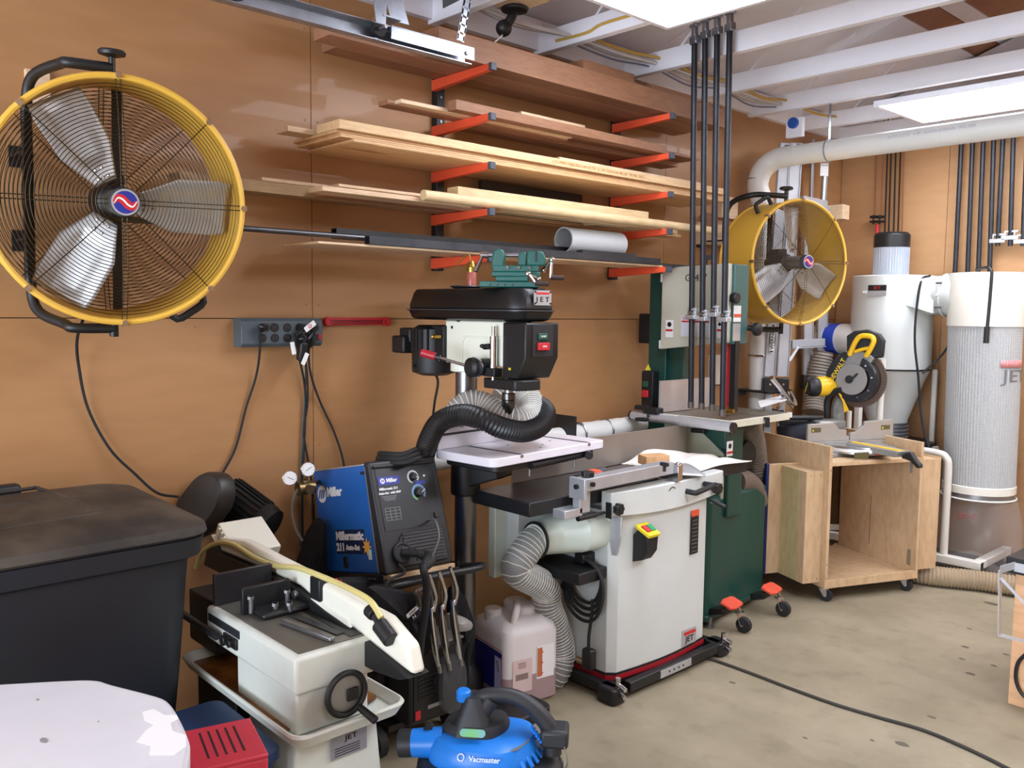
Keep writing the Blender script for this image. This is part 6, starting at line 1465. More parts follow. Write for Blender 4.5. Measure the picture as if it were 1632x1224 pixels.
# ================================================================== horizontal metal-cutting band saw
t = thing('metal_band_saw', 'cream horizontal metal cutting band saw with a handwheel and drip tray', 'band saw', (.9, 1.08, 0))
M_ms = mat('aged_cream_enamel', (206, 209, 198), .35, var=.05, c2=(216, 218, 208))
zt_ = .50
TY0, TY1, TX0, TX1 = .915, 1.225, .52, 1.175
# cabinet stand with name plate
obj('stand', MB().rings([[V((a, b, z_)) for a, b in rrect(.86-g, 1.10+g, .955-g, 1.18+g, .015)] for z_, g in ((.0, .03), (.46, 0))]), M_ms, t)
plate('name_plate', mat('grey_plate', (150, 150, 158), .4, .3), (1.112, 1.09, .415), Y, Z, .10, .055, t); text('plate_text', 'JET', .018, M_blackl, (1.1145, 1.095, .432), Y, Z, t, sx=1.4)
tl_ = MB(); 
for k in range(4): tl_.box(1.1135, 1.114, 1.05, 1.12, .393+.006*k, .395+.006*k)
stuff(obj('plate_line', tl_, M_blackl, t))
# drip tray with rim
tr_ = [[V((a, b, z_)) for a, b in rrect(TX0+g, TX1-g, TY0+g, TY1-g, .035)] for z_, g in ((.462, .05), (.472, .012), (.498, .0), (.504, .003), (.504, .007), (.500, .010), (.478, .018), (.470, .055))]
obj('drip_tray', MB().rings(tr_), M_ms, t)
obj('tray_rust', MB().prism(rrect(TX0+.025, TX1-.10, TY0+.022, TY1-.022, .02), (0, 0, .4795), X, Y, .0015), mat('rusty_oil', (60, 34, 18), .25, c2=(150, 92, 40), scale=7), t)
# bed casting
zb_ = .665
obj('bed_casting', MB().box(.64, 1.12, .945, 1.165, .575, zb_), M_ms, t, bev=.010, seg=3)
obj('bed_lower', MB().box(.80, 1.105, .955, 1.15, .472, .575), M_ms, t, bev=.006)
obj('bed_surface', MB().box(.66, 1.10, .965, 1.155, zb_, zb_+.002), mat('worn_bed', (112, 108, 98), .4, .4, var=.15), t)
obj('bed_slot', MB().bar((.86, 1.075, zb_+.003), (1.06, 1.10, zb_+.003), .022, .004), M_darksteel, t); obj('bed_opening', MB().box(.70, 1.09, 1.11, 1.155, zb_+.002, zb_+.0035), M_black, t)
obj('slide_bar', MB().bar((.90, 1.03, zb_+.008), (1.09, 1.06, zb_+.008), .016, .012), M_steel, t, bev=.003)
obj('edge_slot', MB().bar((.66, .944, .640), (.84, .944, .640), .004, .020), M_darksteel, t)
nt_ = MB().cyl((.775, .946, .612), (.775, .925, .612), .014, n=14).cyl((.805, .946, .612), (.805, .928, .612), .011, n=14); nt_.box(.755, .83, .938, .946, .598, .626)
obj('stop_bracket', nt_, M_black, t, bev=.002)
obj('stop_rod', MB().cyl((.48, .93, .612), (.74, .93, .612), .010, n=12), M_darksteel, t)
# vise jaws
obj('rear_jaw', MB().box(.66, .672, .955, 1.12, zb_+.003, zb_+.088), mat('blackened_steel', (54, 52, 54), .4, .5, var=.15), t, bev=.002)
obj('front_jaw', MB().box(.77, .785, .98, 1.115, zb_+.003, zb_+.072), M_black, t, bev=.002)
obj('jaw_foot', MB().box(.785, .86, 1.0, 1.15, zb_+.003, zb_+.020), M_black, t, bev=.008)
for (x_, y_, h) in ((.80, .995, .055), (.815, 1.09, .055), (.835, 1.045, .035), (.855, 1.075, .035)): obj('jaw_bolt', MB().cyl((x_, y_, zb_+.01), (x_, y_, zb_+h), .006, n=10).cyl((x_, y_, zb_+h-.008), (x_, y_, zb_+h), .009, n=6), M_steel, t)
# handwheel on the end
hw = V((1.150, 1.06, .560))
hwo = obj('handwheel', MB().torus(hw, X, .050, .0075, 40, 10), M_black, t)
obj('wheel_disc', MB().lathe([(.0, .0), (.018, .002), (.044, -.004), (.047, -.008), (.0, -.012)], hw, X, n=32), mat('dull_disc', (146, 146, 142), .35, .5), t)
obj('wheel_shaft', MB().cyl((1.10, hw.y, hw.z), (hw.x, hw.y, hw.z), .012), M_steel, t)
obj('wheel_key', MB().box(hw.x+.001, hw.x+.008, hw.y+.0, hw.y+.03, hw.z-.018, hw.z+.012), M_black, t, bev=.002)
obj('crank_grip', MB().cyl(hw+V((.004, .03, -.038)), hw+V((.055, .045, -.060)), .0085, .010, n=14), M_black, t, bev=.002)
# tilted arm: polygons drawn in the vertical plane of the blade, with real depth
ya = 1.14
def AP(L, y=ya): return [(q_.x, q_.z) for q_ in (at(u, v, y=y) for u, v in L)]
def arm_part(nm, L, dep, m, bev=.004, y=ya, off=0.0): return obj(nm, MB().prism(AP(L, y), (0, y+off, 0), X, Z, -dep), m, t, bev=bev)
arm_part('saw_frame', [(345, 858), (385, 862), (440, 892), (505, 925), (560, 958), (610, 985), (648, 1030), (658, 1078), (632, 1058), (560, 1000), (520, 972), (478, 935), (430, 912), (352, 880)], .04, mat('cream_frame', (232, 230, 214), .35, var=.04), .010)
arm_part('frame_relief', [(500, 948), (555, 985), (562, 1000), (545, 1002), (490, 962)], .008, MATS['cream_frame'], .003, off=-.004)
arm_part('blade_guard', [(336, 868), (352, 880), (430, 912), (482, 940), (480, 975), (430, 952), (380, 925), (330, 900)], .05, M_castb, .004, off=-.012)
arm_part('lower_guard', [(478, 938), (520, 972), (560, 1000), (632, 1058), (658, 1080), (640, 1082), (600, 1068), (560, 1046), (520, 1012), (478, 975)], .06, M_castb, .003, off=-.010)
kA = at(478, 946, y=1.14); obj('guide_knob', MB().cyl(kA+V((0, -.02, 0)), kA+V((0, .02, 0)), .012, n=14), M_steel, t, bev=.002)
kB = at(612, 1005, y=1.13); obj('tension_knob', MB().cyl(kB+V((-.02, .0, .01)), kB+V((.03, 0, -.015)), .020, n=12).cyl(kB+V((-.05, .0, .03)), kB+V((-.02, 0, .01)), .008, n=10).cyl(kB+V((-.065, .0, .034)), kB+V((-.04, 0, .026)), .016, n=10), M_castb, t, bev=.003)
obj('guide_block', MB().box(.86, .91, 1.13, 1.17, .70, .76), M_castb, t, bev=.004)
# gearbox, belt hood and motor at the raised end
gA, gB = at(355, 868, y=1.22), at(432, 880, y=1.30)
g0 = at(395, 862, y=1.24)
ga = V((.62, .0, -.34)).normalized(); gb = V((.0, 1, 0)); gc = ga.cross(gb)*-1
gm = MB()
for k in range(7):
    c0 = g0+ga*(-.05+.016*k); gm.bar(c0+gc*-.035, c0+gc*.030, .012, .17+.004*(k % 2), up=Y)
obj('gearbox', MB().bar(g0-ga*.075, g0+ga*.075, .15, .055, up=gc).bar(g0-ga*.085+gc*.03, g0+ga*.085+gc*.03, .165, .006, up=gc), MATS['cream_frame'], t, bev=.008)
gr = MB()
for k in range(6): c0 = g0+ga*(-.05+.02*k)-Y*.078; gr.bar(c0-gc*.026, c0+gc*.026, .006, .008, up=ga)
obj('gearbox_rib', gr, MATS['cream_frame'], t); bpy.data.objects[t.children[-1].name]['kind'] = 'stuff'
mc = at(392, 812, y=1.34); ma = V((.55, .30, -.35)).normalized()
mm = MB().lathe([(.05, -.10), (.068, -.09), (.068, .07), (.07, .08), (.066, .11), (.045, .12)], mc, ma, n=32)
obj('motor', mm, M_castb, t)
u_, v_ = basis(ma); fins = MB()
for k in range(24):
    a = 2*PI*k/24; d_ = u_*math.cos(a)+v_*math.sin(a); fins.bar(mc-ma*.085+d_*.069, mc+ma*.065+d_*.069, .004, .010, up=d_)
stuff(obj('motor_fin', fins, M_black, t))
hcn = at(322, 805, y=1.18)
hn = V((.30, -.86, .18)).normalized(); hu, hv = basis(hn)
hoodp = [(.078*math.cos(a)*(1.0), .098*math.sin(a)+(.03 if math.sin(a) > 0 else -.03)) for a in [2*PI*i/28 for i in range(28)]]
uu_ = V((.75, .18, -.62)); uu_ = (uu_-hn*uu_.dot(hn)).normalized(); vv_ = hn.cross(uu_)
hd_ = MB(); R0 = []
for g, h in ((1.0, 0), (1.0, .05), (.94, .066), (.55, .072)):
    R0.append([hcn+uu_*(a*g)+vv_*(b*g)+hn*(h-.04) for a, b in hoodp])
hd_.rings(R0); obj('belt_hood', hd_, mat('brownish_black_hood', (46, 40, 34), .45, var=.2), t, bev=.004)
# coolant hose along the arm
obj('coolant_hose', MB().tube([at(u, v, y=1.13) for u, v in ((312, 905), (322, 880), (345, 866), (372, 868), (405, 888), (440, 902), (475, 905), (520, 922), (560, 940), (590, 958), (608, 985))], .0075, n=10), mat('yellowed_hose', (214, 200, 132), .35, alpha=.9), t)
obj('pivot_stand', MB().box(.44, .62, .98, 1.20, .508, .655), M_castb, t, bev=.006)
obj('shade_fill_box', MB().box(.54, .78, .96, 1.18, .0, .455), M_castb, t, bev=.004)  # black box added to stand in for the floor shadow under the tray

# ================================================================== welder on its cart
s_ = .93
WP = V((2.85-2.868*s_, 1.677*s_, 1.46-1.003*s_))
wr_ = (math.radians(-1.5), math.radians(-11.9), math.radians(-1.2))
t = thing('welder', 'blue and black wire-feed welder tilted back on its cart', 'welder', WP, rot=wr_)
Wd, Ww, Wh = .428, .265, .357
M_wb = mat('miller_blue', (28, 92, 168), .38, var=.04)
def wo(nm, mb, m, par=None, bev=0.0, **k): return obj(nm, mb, m, par or t, w=False, bev=bev, **k)
fx0 = .355
wo('case', MB().prism([(0, 0), (fx0+.03, 0), (fx0, Wh), (0, Wh)], (0, Ww-.004, 0), X, Z, Ww-.008), M_wb, bev=.006)
wo('front_bezel', MB().prism([(fx0+.03, .0), (Wd, .0), (Wd-.005, .09), (Wd-.045, Wh+.004), (Wd-.07, Wh+.008), (fx0-.004, Wh+.006)], (0, Ww+.002, 0), X, Z, Ww+.004), mat('bezel_black', (34, 34, 37), .45), bev=.012, seg=3)
wo('bezel_edge', MB().bar((fx0+.034, -.0035, .0), (fx0+.004, -.0035, Wh-.006), .0025, .003).bar((fx0+.004, -.0035, Wh-.006), (fx0+.004, Ww+.0, Wh+.0085), .0025, .003) if False else MB().bar((fx0+.034, -.0035, .004), (fx0+.006, -.0035, Wh-.008), .0025, .003), mat('bezel_line', (120, 120, 122), .4))
# face frame
f0, f1 = V((Wd-.005, 0, .09)), V((Wd-.045, 0, Wh))
fu = (f1-f0).normalized(); fn = V((fu.z, 0, -fu.x))
def FP(y, s, d=0.0): return V((f0.x, y, f0.z))+fu*s+fn*d
def fplate(nm, y0, y1, s0, s1, m, d=.0, th=.0015, par=None, bev=0): 
    return wo(nm, MB().prism([(y0, s0), (y1, s0), (y1, s1), (y0, s1)], FP(0, 0, d), Y, fu, th), m, par, bev=bev, smooth=False)
fplate('face_panel', .018, Ww-.018, .045, .250, mat('panel_black', (16, 16, 18), .35), .0005)
fplate('top_lip', .010, Ww-.010, .252, .262, M_black, .0, .010, bev=.003)
ml = fplate('logo_plate', .022, .105, .195, .222, mat('logo_blue', (32, 44, 150), .4), .002)
wo('logo_disc', MB().prism(ngon(24, .009), FP(.038, .2085, .0036), Y, fu, .001), M_whitel, ml, smooth=False)
def stripes(o, u, v, r, m, par):
    mb = MB(); n_ = V(u).cross(V(v))
    for k in (-1, 0, 1):
        c0 = V(o)+V(u)*(k*r*.5); mb.prism([(-.15*r-.2*r, -.55*r), (.1*r-.2*r, -.55*r), (.15*r+.2*r, .55*r), (-.1*r+.2*r, .55*r)], c0, u, v, .0006)
    return stuff(wo('logo_stripe', mb, m, par, smooth=False))
stripes(FP(.038, .2085, .0048), Y, fu, .008, MATS['logo_blue'], ml)
text('logo_text', 'Miller', .018, M_whitel, FP(.073, .2085, .0042), Y, fu, t, w=False, off=.0006)
text('model_text', 'Millermatic 211', .0115, M_whitel, FP(.058, .182, .0026), Y, fu, t, w=False, off=.0003); text('model_text', 'Auto-Set  with MVP', .0105, M_whitel, FP(.060, .168, .0026), Y, fu, t, w=False, off=.0003)
ln = MB()
for k in range(4): ln.prism([(.026+.004*k, 0), (.085-.003*k, 0), (.085-.003*k, .0012), (.026+.004*k, .0012)], FP(0, .157-.0045*k, .0022), Y, fu, .0004)
for k in range(5): ln.prism([(.030, 0), (.088, 0), (.088, .001), (.030, .001)], FP(0, .118-.010*k, .0022), Y, fu, .0004)
for k in range(4): ln.prism([(.030+.019*k, -.04), (.031+.019*k, -.04), (.031+.019*k, 0), (.030+.019*k, 0)], FP(0, .118, .0022), Y, fu, .0004)
stuff(wo('panel_print', ln, mat('grey_print2', (150, 150, 152), .5), smooth=False))
for (y_, s1_, r_, col) in ((.160, .212, .013, 'dial_white'), (.172, .158, .016, 'dial_blue')):
    d_ = wo('dial_scale', MB().prism(arcpts(r_*1.75, -40, 250, 20)+arcpts(r_*1.30, 250, -40, 20), FP(y_, s1_, .0022), Y, fu, .0008), mat(col, (206, 208, 212) if col == 'dial_white' else (110, 150, 190), .5), smooth=False)
    k_ = wo('dial_knob', MB().cyl(FP(y_, s1_, .002), FP(y_, s1_, .016), r_, r_*.85, n=24), M_black, bev=.002)
    wo('pointer', MB().bar(FP(y_+.004, s1_-.002, .0165), FP(y_+r_*1.1, s1_+r_*-.5 if col == 'dial_white' else s1_+r_*.45, .0165), .002, .001, up=fn), M_whitel, k_)
wo('green_arc', MB().prism(arcpts(.0265, 200, 250, 6)+arcpts(.0215, 250, 200, 6), FP(.172, .158, .0031), Y, fu, .0004), mat('dial_green', (120, 186, 80), .5), smooth=False)
wo('indicator', MB().cyl(FP(.205, .212, .002), FP(.205, .212, .004), .004, n=12), M_whitel)
fplate('blue_caption', .165, .205, .186, .196, MATS['logo_blue'], .002); fplate('power_switch', .218, .232, .065, .085, M_black, .002, .006, bev=.002)
# louvres and lower socket
lo_ = wo('grille', MB().prism([(.045, -.075), (Ww-.022, -.075), (Ww-.022, .032), (.075, .032), (.045, -.01)], FP(0, 0, .0), Y, fu, .006), M_black, bev=.004)
for k in range(9):
    s0 = -.062+.0108*k; y0_ = .062 if k < 5 else .075
    if -.04 < s0 < .0 or True: wo('louvre', MB().prism([(max(y0_, .115 if k < 4 else y0_), s0), (Ww-.032, s0), (Ww-.032, s0+.0055), (max(y0_, .115 if k < 4 else y0_), s0+.0055)], FP(0, 0, .006), Y, fu, .005), mat('louvre_grey', (50, 50, 53), .45), lo_)
sk = FP(.065, -.030, .004)
wo('gun_socket', MB().torus(sk+fn*.003, fn, .030, .006, 28, 8).cyl(sk, sk+fn*.004, .030, n=24), M_blackm)
# side print
def ST(nm, s, sz, m, x, z, **k): return text(nm, s, sz, m, (x, .0022, z), X, Z, t, w=False, **k)
wo('logo_disc', MB().prism([(.030*math.cos(2*PI*i/28), .030*math.sin(2*PI*i/28)*1.0) for i in range(28)], (.052, .0034, .272), X, Z, .001), M_whitel, smooth=False)
stripes((.052, .0022, .272), X, Z, .028, M_wb, t)
ST('logo_text', 'Miller', .044, M_whitel, .140, .276, off=.0016)
M_pb = mat('print_backing', (12, 34, 70), .5)
ST('model_text', 'Millermatic', .040, M_whitel, .216, .124, off=.0016); ST('model_text', '211', .036, M_whitel, .152, .086, off=.0016); ST('model_text', 'Auto-Set', .024, M_whitel, .232, .085, off=.0010)
wo('text_backing', MB().box(.125, .31, .0032, .0042, .064, .146), M_pb)
star = [((.030 if i % 2 == 0 else .014)*math.cos(2*PI*i/16), (.030 if i % 2 == 0 else .014)*math.sin(2*PI*i/16)) for i in range(16)]
so_ = wo('star', MB().prism(star, (.322, .0030, .088), X, Z, .001), mat('star_orange', (236, 176, 70), .5), smooth=False)
ST('roman_two', 'II', .040, mat('pale_mint', (206, 222, 206), .5), .338, .062, off=.003)
wo('side_latch', MB().box(.165, .190, -.001, .0045, .018, .055), M_black, bev=.003)
for x_, z_ in ((.012, .31), (.325, .325)): wo('side_clip', MB().box(x_, x_+.02, .0, .005, z_, z_+.010), M_black, bev=.001)
wo('top_rim', MB().box(.0, .34, .002, Ww-.002, Wh-.003, Wh+.002), M_alu, bev=.002)
# coil of cable on top
t2 = thing('cable_on_welder', 'black cable coil lying on top of the welder', 'cable', WP+V((.2, .15, .42)), rot=wr_)
ZZ = MB()
for k in range(3):
    ZZ.tube([(.12+.10*math.cos(2*PI*i/12)*(1-.1*k)-.06, .06*math.sin(2*PI*i/12)*(1-.08*k)+.0, -.018+.014*k+.006*math.sin(i)) for i in range(12)], .009, n=8, closed=True)
obj('loop', ZZ, M_rubber, t2, w=False)
# pad, cart
t = thing('welder_cart', 'black steel welder cart with a tube handle and plywood pad', 'cart', WP, rot=wr_)
def co(nm, mb, m, par=None, bev=0.0, **k): return obj(nm, mb, m, par or t, w=False, bev=bev, **k)
co('plywood_pad', MB().box(-.01, Wd+.012, .010, Ww-.0, -.018, -.002), M_plyc, bev=.002)
co('tray', MB().box(-.02, Wd+.01, -.015, Ww+.015, -.024, -.019).box(-.02, Wd+.01, -.018, -.015, -.045, .004).box(-.02, Wd+.01, Ww+.015, Ww+.018, -.045, .0).box(Wd+.01, Wd+.013, -.015, Ww+.015, -.045, -.016), M_black, bev=.002)
co('front_handle', MB().tube([(Wd-.10, -.02, -.035), (Wd+.02, -.015, -.035), (Wd+.04, .04, -.034), (Wd+.035, .20, -.03), (Wd+.05, Ww+.03, -.03), (Wd+.05, Ww+.08, -.028), (Wd+.02, Ww+.10, -.026), (Wd-.08, Ww+.05, -.026), (Wd-.12, Ww+.01, -.026)], .012, n=12), M_black)
bt = MB()
for x_ in (Wd-.20, Wd-.17, Wd-.08, Wd-.05): bt.cyl((x_, -.018, -.012), (x_, -.024, -.012), .005, n=10)
stuff(co('bolt', bt, M_chrome))
Mi = wmat(t).inverted()
for x_, y_ in ((.20, 1.58), (.20, 1.80), (.52, 1.58), (.52, 1.80)):
    co('cart_leg', MB().bar(Mi @ V((x_, y_, .10)), Mi @ V((x_, y_, .56 if x_ > .4 else .50)), .025, .025), M_black)
co('lower_shelf', MB().add([Mi @ V(p) for p in ((.14, 1.56, .09), (.60, 1.56, .09), (.60, 1.83, .09), (.14, 1.83, .09), (.14, 1.56, .11), (.60, 1.56, .11), (.60, 1.83, .11), (.14, 1.83, .11))], [(3, 2, 1, 0), (4, 5, 6, 7), (0, 1, 5, 4), (1, 2, 6, 5), (2, 3, 7, 6), (3, 0, 4, 7)]), M_black)
for x_, y_ in ((.18, 1.54), (.18, 1.85), (.56, 1.54), (.56, 1.85)):
    co('wheel', MB().cyl(Mi @ V((x_, y_-.015, .05)), Mi @ V((x_, y_+.015, .05)), .05, n=20), M_rubber)
# second black machine in the cart
t = thing('plasma_cutter', 'black power box with faint dials on the lower shelf of the welder cart', 'machine', (.5, 1.68, .112))
a = at(602, 1060, x=.66); 
obj('case', MB().box(.26, .66, 1.60, 1.82, .112, .36), M_blackm, t, bev=.01)
obj('grey_top', MB().box(.27, .665, 1.60, 1.82, .361, .368), mat('dim_grey_tray', (96, 92, 88), .5), t, bev=.002)
obj('front_panel', MB().box(.66, .664, 1.615, 1.805, .13, .35), mat('panel_black2', (20, 18, 20), .4), t)
kb = MB().cyl((.664, 1.77, .30), (.675, 1.77, .30), .018, n=20); obj('dial_knob', kb, M_darksteel, t); obj('dial_knob', MB().cyl((.664, 1.70, .25), (.672, 1.70, .25), .014, n=20), M_blackm, t)
sl = MB()
for k in range(6): sl.box(.664, .667, 1.63, 1.70, .20+.014*k, .206+.014*k)
stuff(obj('vent_slot', sl, M_blackm, t)); plate('red_label', M_redl, (.6645, 1.63, .15), Y, Z, .02, .03, t)
plate('white_script', mat('dim_white', (150, 150, 150), .5), (.6645, 1.70, .165), Y, Z, .06, .012, t)
# welding jacket / cloth heaps with real volume
M_cloth = mat('black_cloth', (18, 18, 21), .9, var=.3, bump=.3, bscale=120)
def cloth(nm, lab, L, x, dep, cat='cloth', m=None, amp=.012, seed=1):
    """a hanging cloth: outline in the plane x, thickened and rumpled"""
    pts = [at(u, v, x=x) for u, v in L]; P = spline(pts, 3, True); c = sum(P, V((0, 0, 0)))/len(P)
    mb = MB(); rnd = random.Random(seed); ph = [rnd.uniform(0, 6) for _ in range(4)]
    def sh(p, k, f): 
        w_ = c+(p-c)*k; return w_+X*(dep*f+amp*math.sin(p.y*40+ph[0])*math.cos(p.z*31+ph[1]))
    R_ = [[sh(p, k, f) for p in P] for k, f in ((.05, -.5), (.6, -.5), (.95, -.4), (1.0, 0), (.93, .38), (.7, .5), (.35, .58), (.05, .6))]
    mb.rings(R_); return tag(obj(nm, mb, m or M_cloth), lab, cat)
cloth('welding_jacket', 'black cloth jacket draped at the back left of the welder', [(490, 870), (500, 840), (512, 828), (516, 905), (520, 930), (478, 930), (480, 895)], .22, .08)
cloth('welding_gloves_bag', 'black cloth bag with white lettering hanging on the front of the welder cart', [(585, 935), (630, 938), (668, 950), (688, 962), (690, 1010), (676, 1040), (650, 1060), (615, 1030), (590, 975)], .66, .05)
lp = at(657, 975, x=.695)
ang = math.radians(28); uu = V((0, math.cos(ang), math.sin(ang))); vv = V((0, -math.sin(ang), math.cos(ang)))
bagt = bpy.data.objects['welding_gloves_bag']
p_ = plate('bag_label', M_whitel, lp, uu, vv, .048, .014, bagt, r=.003); text('label_text', 'SPEED', .011, M_blackl, lp+X*.0018, uu, vv, bagt); text('label_text', 'N.', .018, M_whitel, lp-vv*.02+X*.001, uu, vv, bagt)
cloth('black_cover', 'black fabric hanging on the right side of the welder cart', [(722, 935), (745, 960), (752, 1000), (746, 1060), (738, 1095), (722, 1085), (712, 1000)], .50, .05, seed=4)
cloth('dark_cover', 'dark cloth filling the cart below the welder tray', [(520, 925), (600, 925), (610, 990), (650, 1070), (640, 1100), (560, 1010), (520, 960)], .52, .06, seed=6)
# clear plastic bag on the side
cloth('plastic_bag', 'crumpled clear plastic bag beside the jug behind the clamps', [(712, 978), (730, 980), (750, 990), (748, 1003), (725, 1006), (714, 1000)], .58, .03, 'bag', mat('cloudy_plastic', (170, 168, 164), .3, alpha=.7), .006, 3)
cloth('plastic_bag', 'clear plastic sleeve hanging down under the locking clamps', [(703, 1050), (735, 1045), (742, 1090), (738, 1130), (704, 1130)], .70, .03, 'bag', mat('smoky_plastic2', (80, 82, 86), .3, alpha=.5), .006, 5)
# locking C clamps
for i, (du, lab) in enumerate(((0, 'left one'), (16, 'middle one'), (34, 'right one, hanging slightly forward'))):
    t = thing('locking_c_clamp', 'chrome locking clamp hanging on the welder cart, %s of three' % lab, 'clamp', at(690+du, 960, x=.72), group=None)
    q_ = lambda u, v, d=0.0: at(u+du, v-(du*.25 if i == 1 else du*.32), x=.715+d)
    obj('jaw', MB().tube([q_(683, 915), q_(690, 935), q_(694, 955), q_(690, 975)], .0065, n=8), M_chrome, t)
    obj('jaw_plate', MB().prism([(0, -.028), (.012, -.03), (.016, 0), (.014, .04), (.004, .05), (-.004, .02)], q_(686, 955, -.01), Y, Z, .008), mat('dark_nickel', (120, 112, 104), .3, .9), t, bev=.003)
    obj('handle', MB().tube([q_(686, 968), q_(688, 1000), q_(693, 1035), q_(699, 1062)], .0095, n=10, rf=lambda s: .75+.35*math.sin(PI*s)), M_chrome, t)
    obj('trigger', MB().tube([q_(690, 985), q_(695, 1010), q_(697, 1035)], .006, n=8), MATS['dark_nickel'], t)
    obj('screw_knob', MB().cyl(q_(699, 1060), q_(701, 1072), .008, n=12), M_steel, t)
t = thing('locking_c_clamp', 'dull locking clamp behind the gun cable, leftmost and shortest of the clamps', 'clamp', at(668, 950, x=.70))
obj('jaw', MB().tube([at(672, 937, x=.70), at(664, 945, x=.70), at(668, 965, x=.70)], .009, n=8), MATS['dark_nickel'], t); obj('handle', MB().tube([at(664, 950, x=.69), at(670, 975, x=.69), at(672, 1010, x=.69)], .006, n=8), M_steel, t)
# gun cable and leads
wm_ = wmat(bpy.data.objects['welder'])
g0 = wm_ @ (sk+fn*.005)
t = thing('welding_gun_cable', 'thick black gun cable leaving the welder front and hanging down', 'cable', g0)
obj('cable', MB().tube([g0, g0+V((.03, .02, .0)), g0+V((.075, .045, .0)), at(675, 905, x=.75), at(680, 930, x=.75), at(678, 970, x=.74), at(672, 1010, x=.73), at(668, 1050, x=.72)], .0125, n=12), M_rubber, t)
obj('strain_relief', MB().hose([g0+V((.05, .03, .0)), g0+V((.085, .05, -.012)), at(675, 905, x=.75)], .015, .007, .06, n=12), M_rubber, t)
g1 = wm_ @ FP(.195, .06, .004)
cord('thin grey lead curving over the welder front', [g1, at(694, 830, x=.66), at(700, 855, x=.69), at(690, 885, x=.70), at(683, 900, x=.70)], r=.003, m=mat('grey_lead', (92, 92, 92), .5), cat='lead', nm='welder_lead')
g2 = wm_ @ FP(.045, -.065, .004)
cord('black ground lead hanging from the lower left of the welder face', [g2, g2+V((.03, 0, -.02)), at(620, 925, x=.66), at(608, 950, x=.66), at(598, 968, x=.66)], r=.005, cat='lead', nm='welder_lead')
tag(obj('red_clip', MB().bar(at(533, 930, x=.60), at(544, 926, x=.60), .006, .006).bar(at(536, 922, x=.60), at(542, 934, x=.60), .005, .005), M_redl), 'small red clip beside the cart tray left of the welder bolts', 'clip')
# gas bottle, regulator and gauges
t = thing('gas_cylinder', 'gas bottle behind the welder with a brass regulator and two white gauges', 'cylinder', (.10, 1.50, 0))
gx_, gy_ = .078, at(535, 850, x=.078).y
obj('bottle', MB().lathe([(.0, .0), (.07, .0), (.074, .01), (.074, .74), (.062, .79), (.035, .825), (.02, .83), (.02, .86), (0, .86)], (gx_, gy_, 0), Z, n=32), mat('tan_bottle', (140, 104, 66), .4), t)
rg_ = at(487, 778, x=.22)
M_dbr = mat('dark_brass', (120, 100, 66), .35, .8)
obj('regulator', MB().cyl(rg_-Y*.03, rg_+Y*.03, .022, n=18).cyl(rg_+X*-.02, rg_+X*.035, .016, n=14).cyl(rg_, V((gx_, gy_, .845)), .008, n=10).sphere(rg_+Z*.02, .014, 10), M_dbr, t)
for u, v, nd in ((462, 762, -.5), (491, 748, .6)):
    g_ = at(u, v, x=.24); fc_ = (CAM-g_).normalized(); fc_ = V((.93, -.30, .12)).normalized()
    gg = obj('gauge', MB().lathe([(.0, -.012), (.024, -.012), (.0255, .0), (.0235, .002)], g_, fc_, n=28), M_chrome, t)
    obj('gauge_face', MB().cyl(g_, g_+fc_*.0025, .0225, n=28), M_whitel, gg)
    ux2 = Z.cross(fc_).normalized(); vx2 = fc_.cross(ux2)
    obj('needle', MB().bar(g_+fc_*.003-(ux2+vx2*nd).normalized()*.010, g_+fc_*.003+(ux2+vx2*nd).normalized()*.014, .0016, .0008, up=fc_), M_blackl, gg)
    tk = MB()
    for k in range(9): a_ = math.radians(-40+k*32); d_ = ux2*math.cos(a_)+vx2*math.sin(a_); tk.bar(g_+fc_*.003+d_*.017, g_+fc_*.003+d_*.020, .001, .0006, up=fc_)
    stuff(obj('tick', tk, M_blackl, gg)); obj('stem', MB().cyl(g_-fc_*.012, rg_, .005, n=8), M_dbr, gg)
obj('gas_hose', MB().tube([rg_-Y*.03, at(470, 790, x=.2), at(465, 812, x=.18), at(470, 840, x=.18), at(482, 862, x=.2)], .005, n=8), mat('grey_hose', (128, 124, 112), .5), t)

# ================================================================== jug
K0 = at(806, 1117, z=0); ju = V((-.965, .26, 0)).normalized(); jv = V((.50, .866, 0)).normalized()
K0 = V((.60, 2.07, 0)); ju = V((-.985, .17, 0)); jv = V((.17, .985, 0))
t = thing('plastic_jug', 'translucent white plastic jug with pinkish liquid and labels on the floor', 'jug', K0+ju*.12+jv*.11)
JL, JW, JH = .25, .245, .31
def JR(z_, g, r_=.035): return [K0+ju*a+jv*b+Z*z_ for a, b in rrect(g, JL-g, g, JW-g, r_)]
M_jug = mat('milky_jug', (222, 216, 214), .4, var=.03, alpha=.94)
obj('body', MB().rings([JR(0, .012), JR(.012, .0), JR(.26, .0), JR(.285, .008), JR(JH, .04), JR(JH+.004, .07)]), M_jug, t)
obj('liquid', MB().rings([JR(.0, .0105), JR(.013, -.0006), JR(.115, -.0006), JR(.116, .01)]), mat('pink_liquid', (176, 146, 146), .3, alpha=.75), t)
def jp(a, b, z_): return K0+ju*a+jv*b+Z*z_
obj('handle', MB().tube([jp(.05, .06, .295), jp(.05, .075, .335), jp(.08, .10, .350), jp(.14, .14, .345), jp(.18, .16, .32), jp(.19, .17, .30)], .014, n=12), M_jug, t)
obj('handle_block', MB().prism(rrect(.08, .225, .115, .21, .04), K0+Z*.295, ju, jv, -.048), M_jug, t, bev=.015, seg=3)
obj('cap', MB().lathe([(.034, .29), (.034, .328), (.030, .333), (.0, .333)], jp(.165, .05, 0), Z, n=28), M_jug, t, bev=.002)
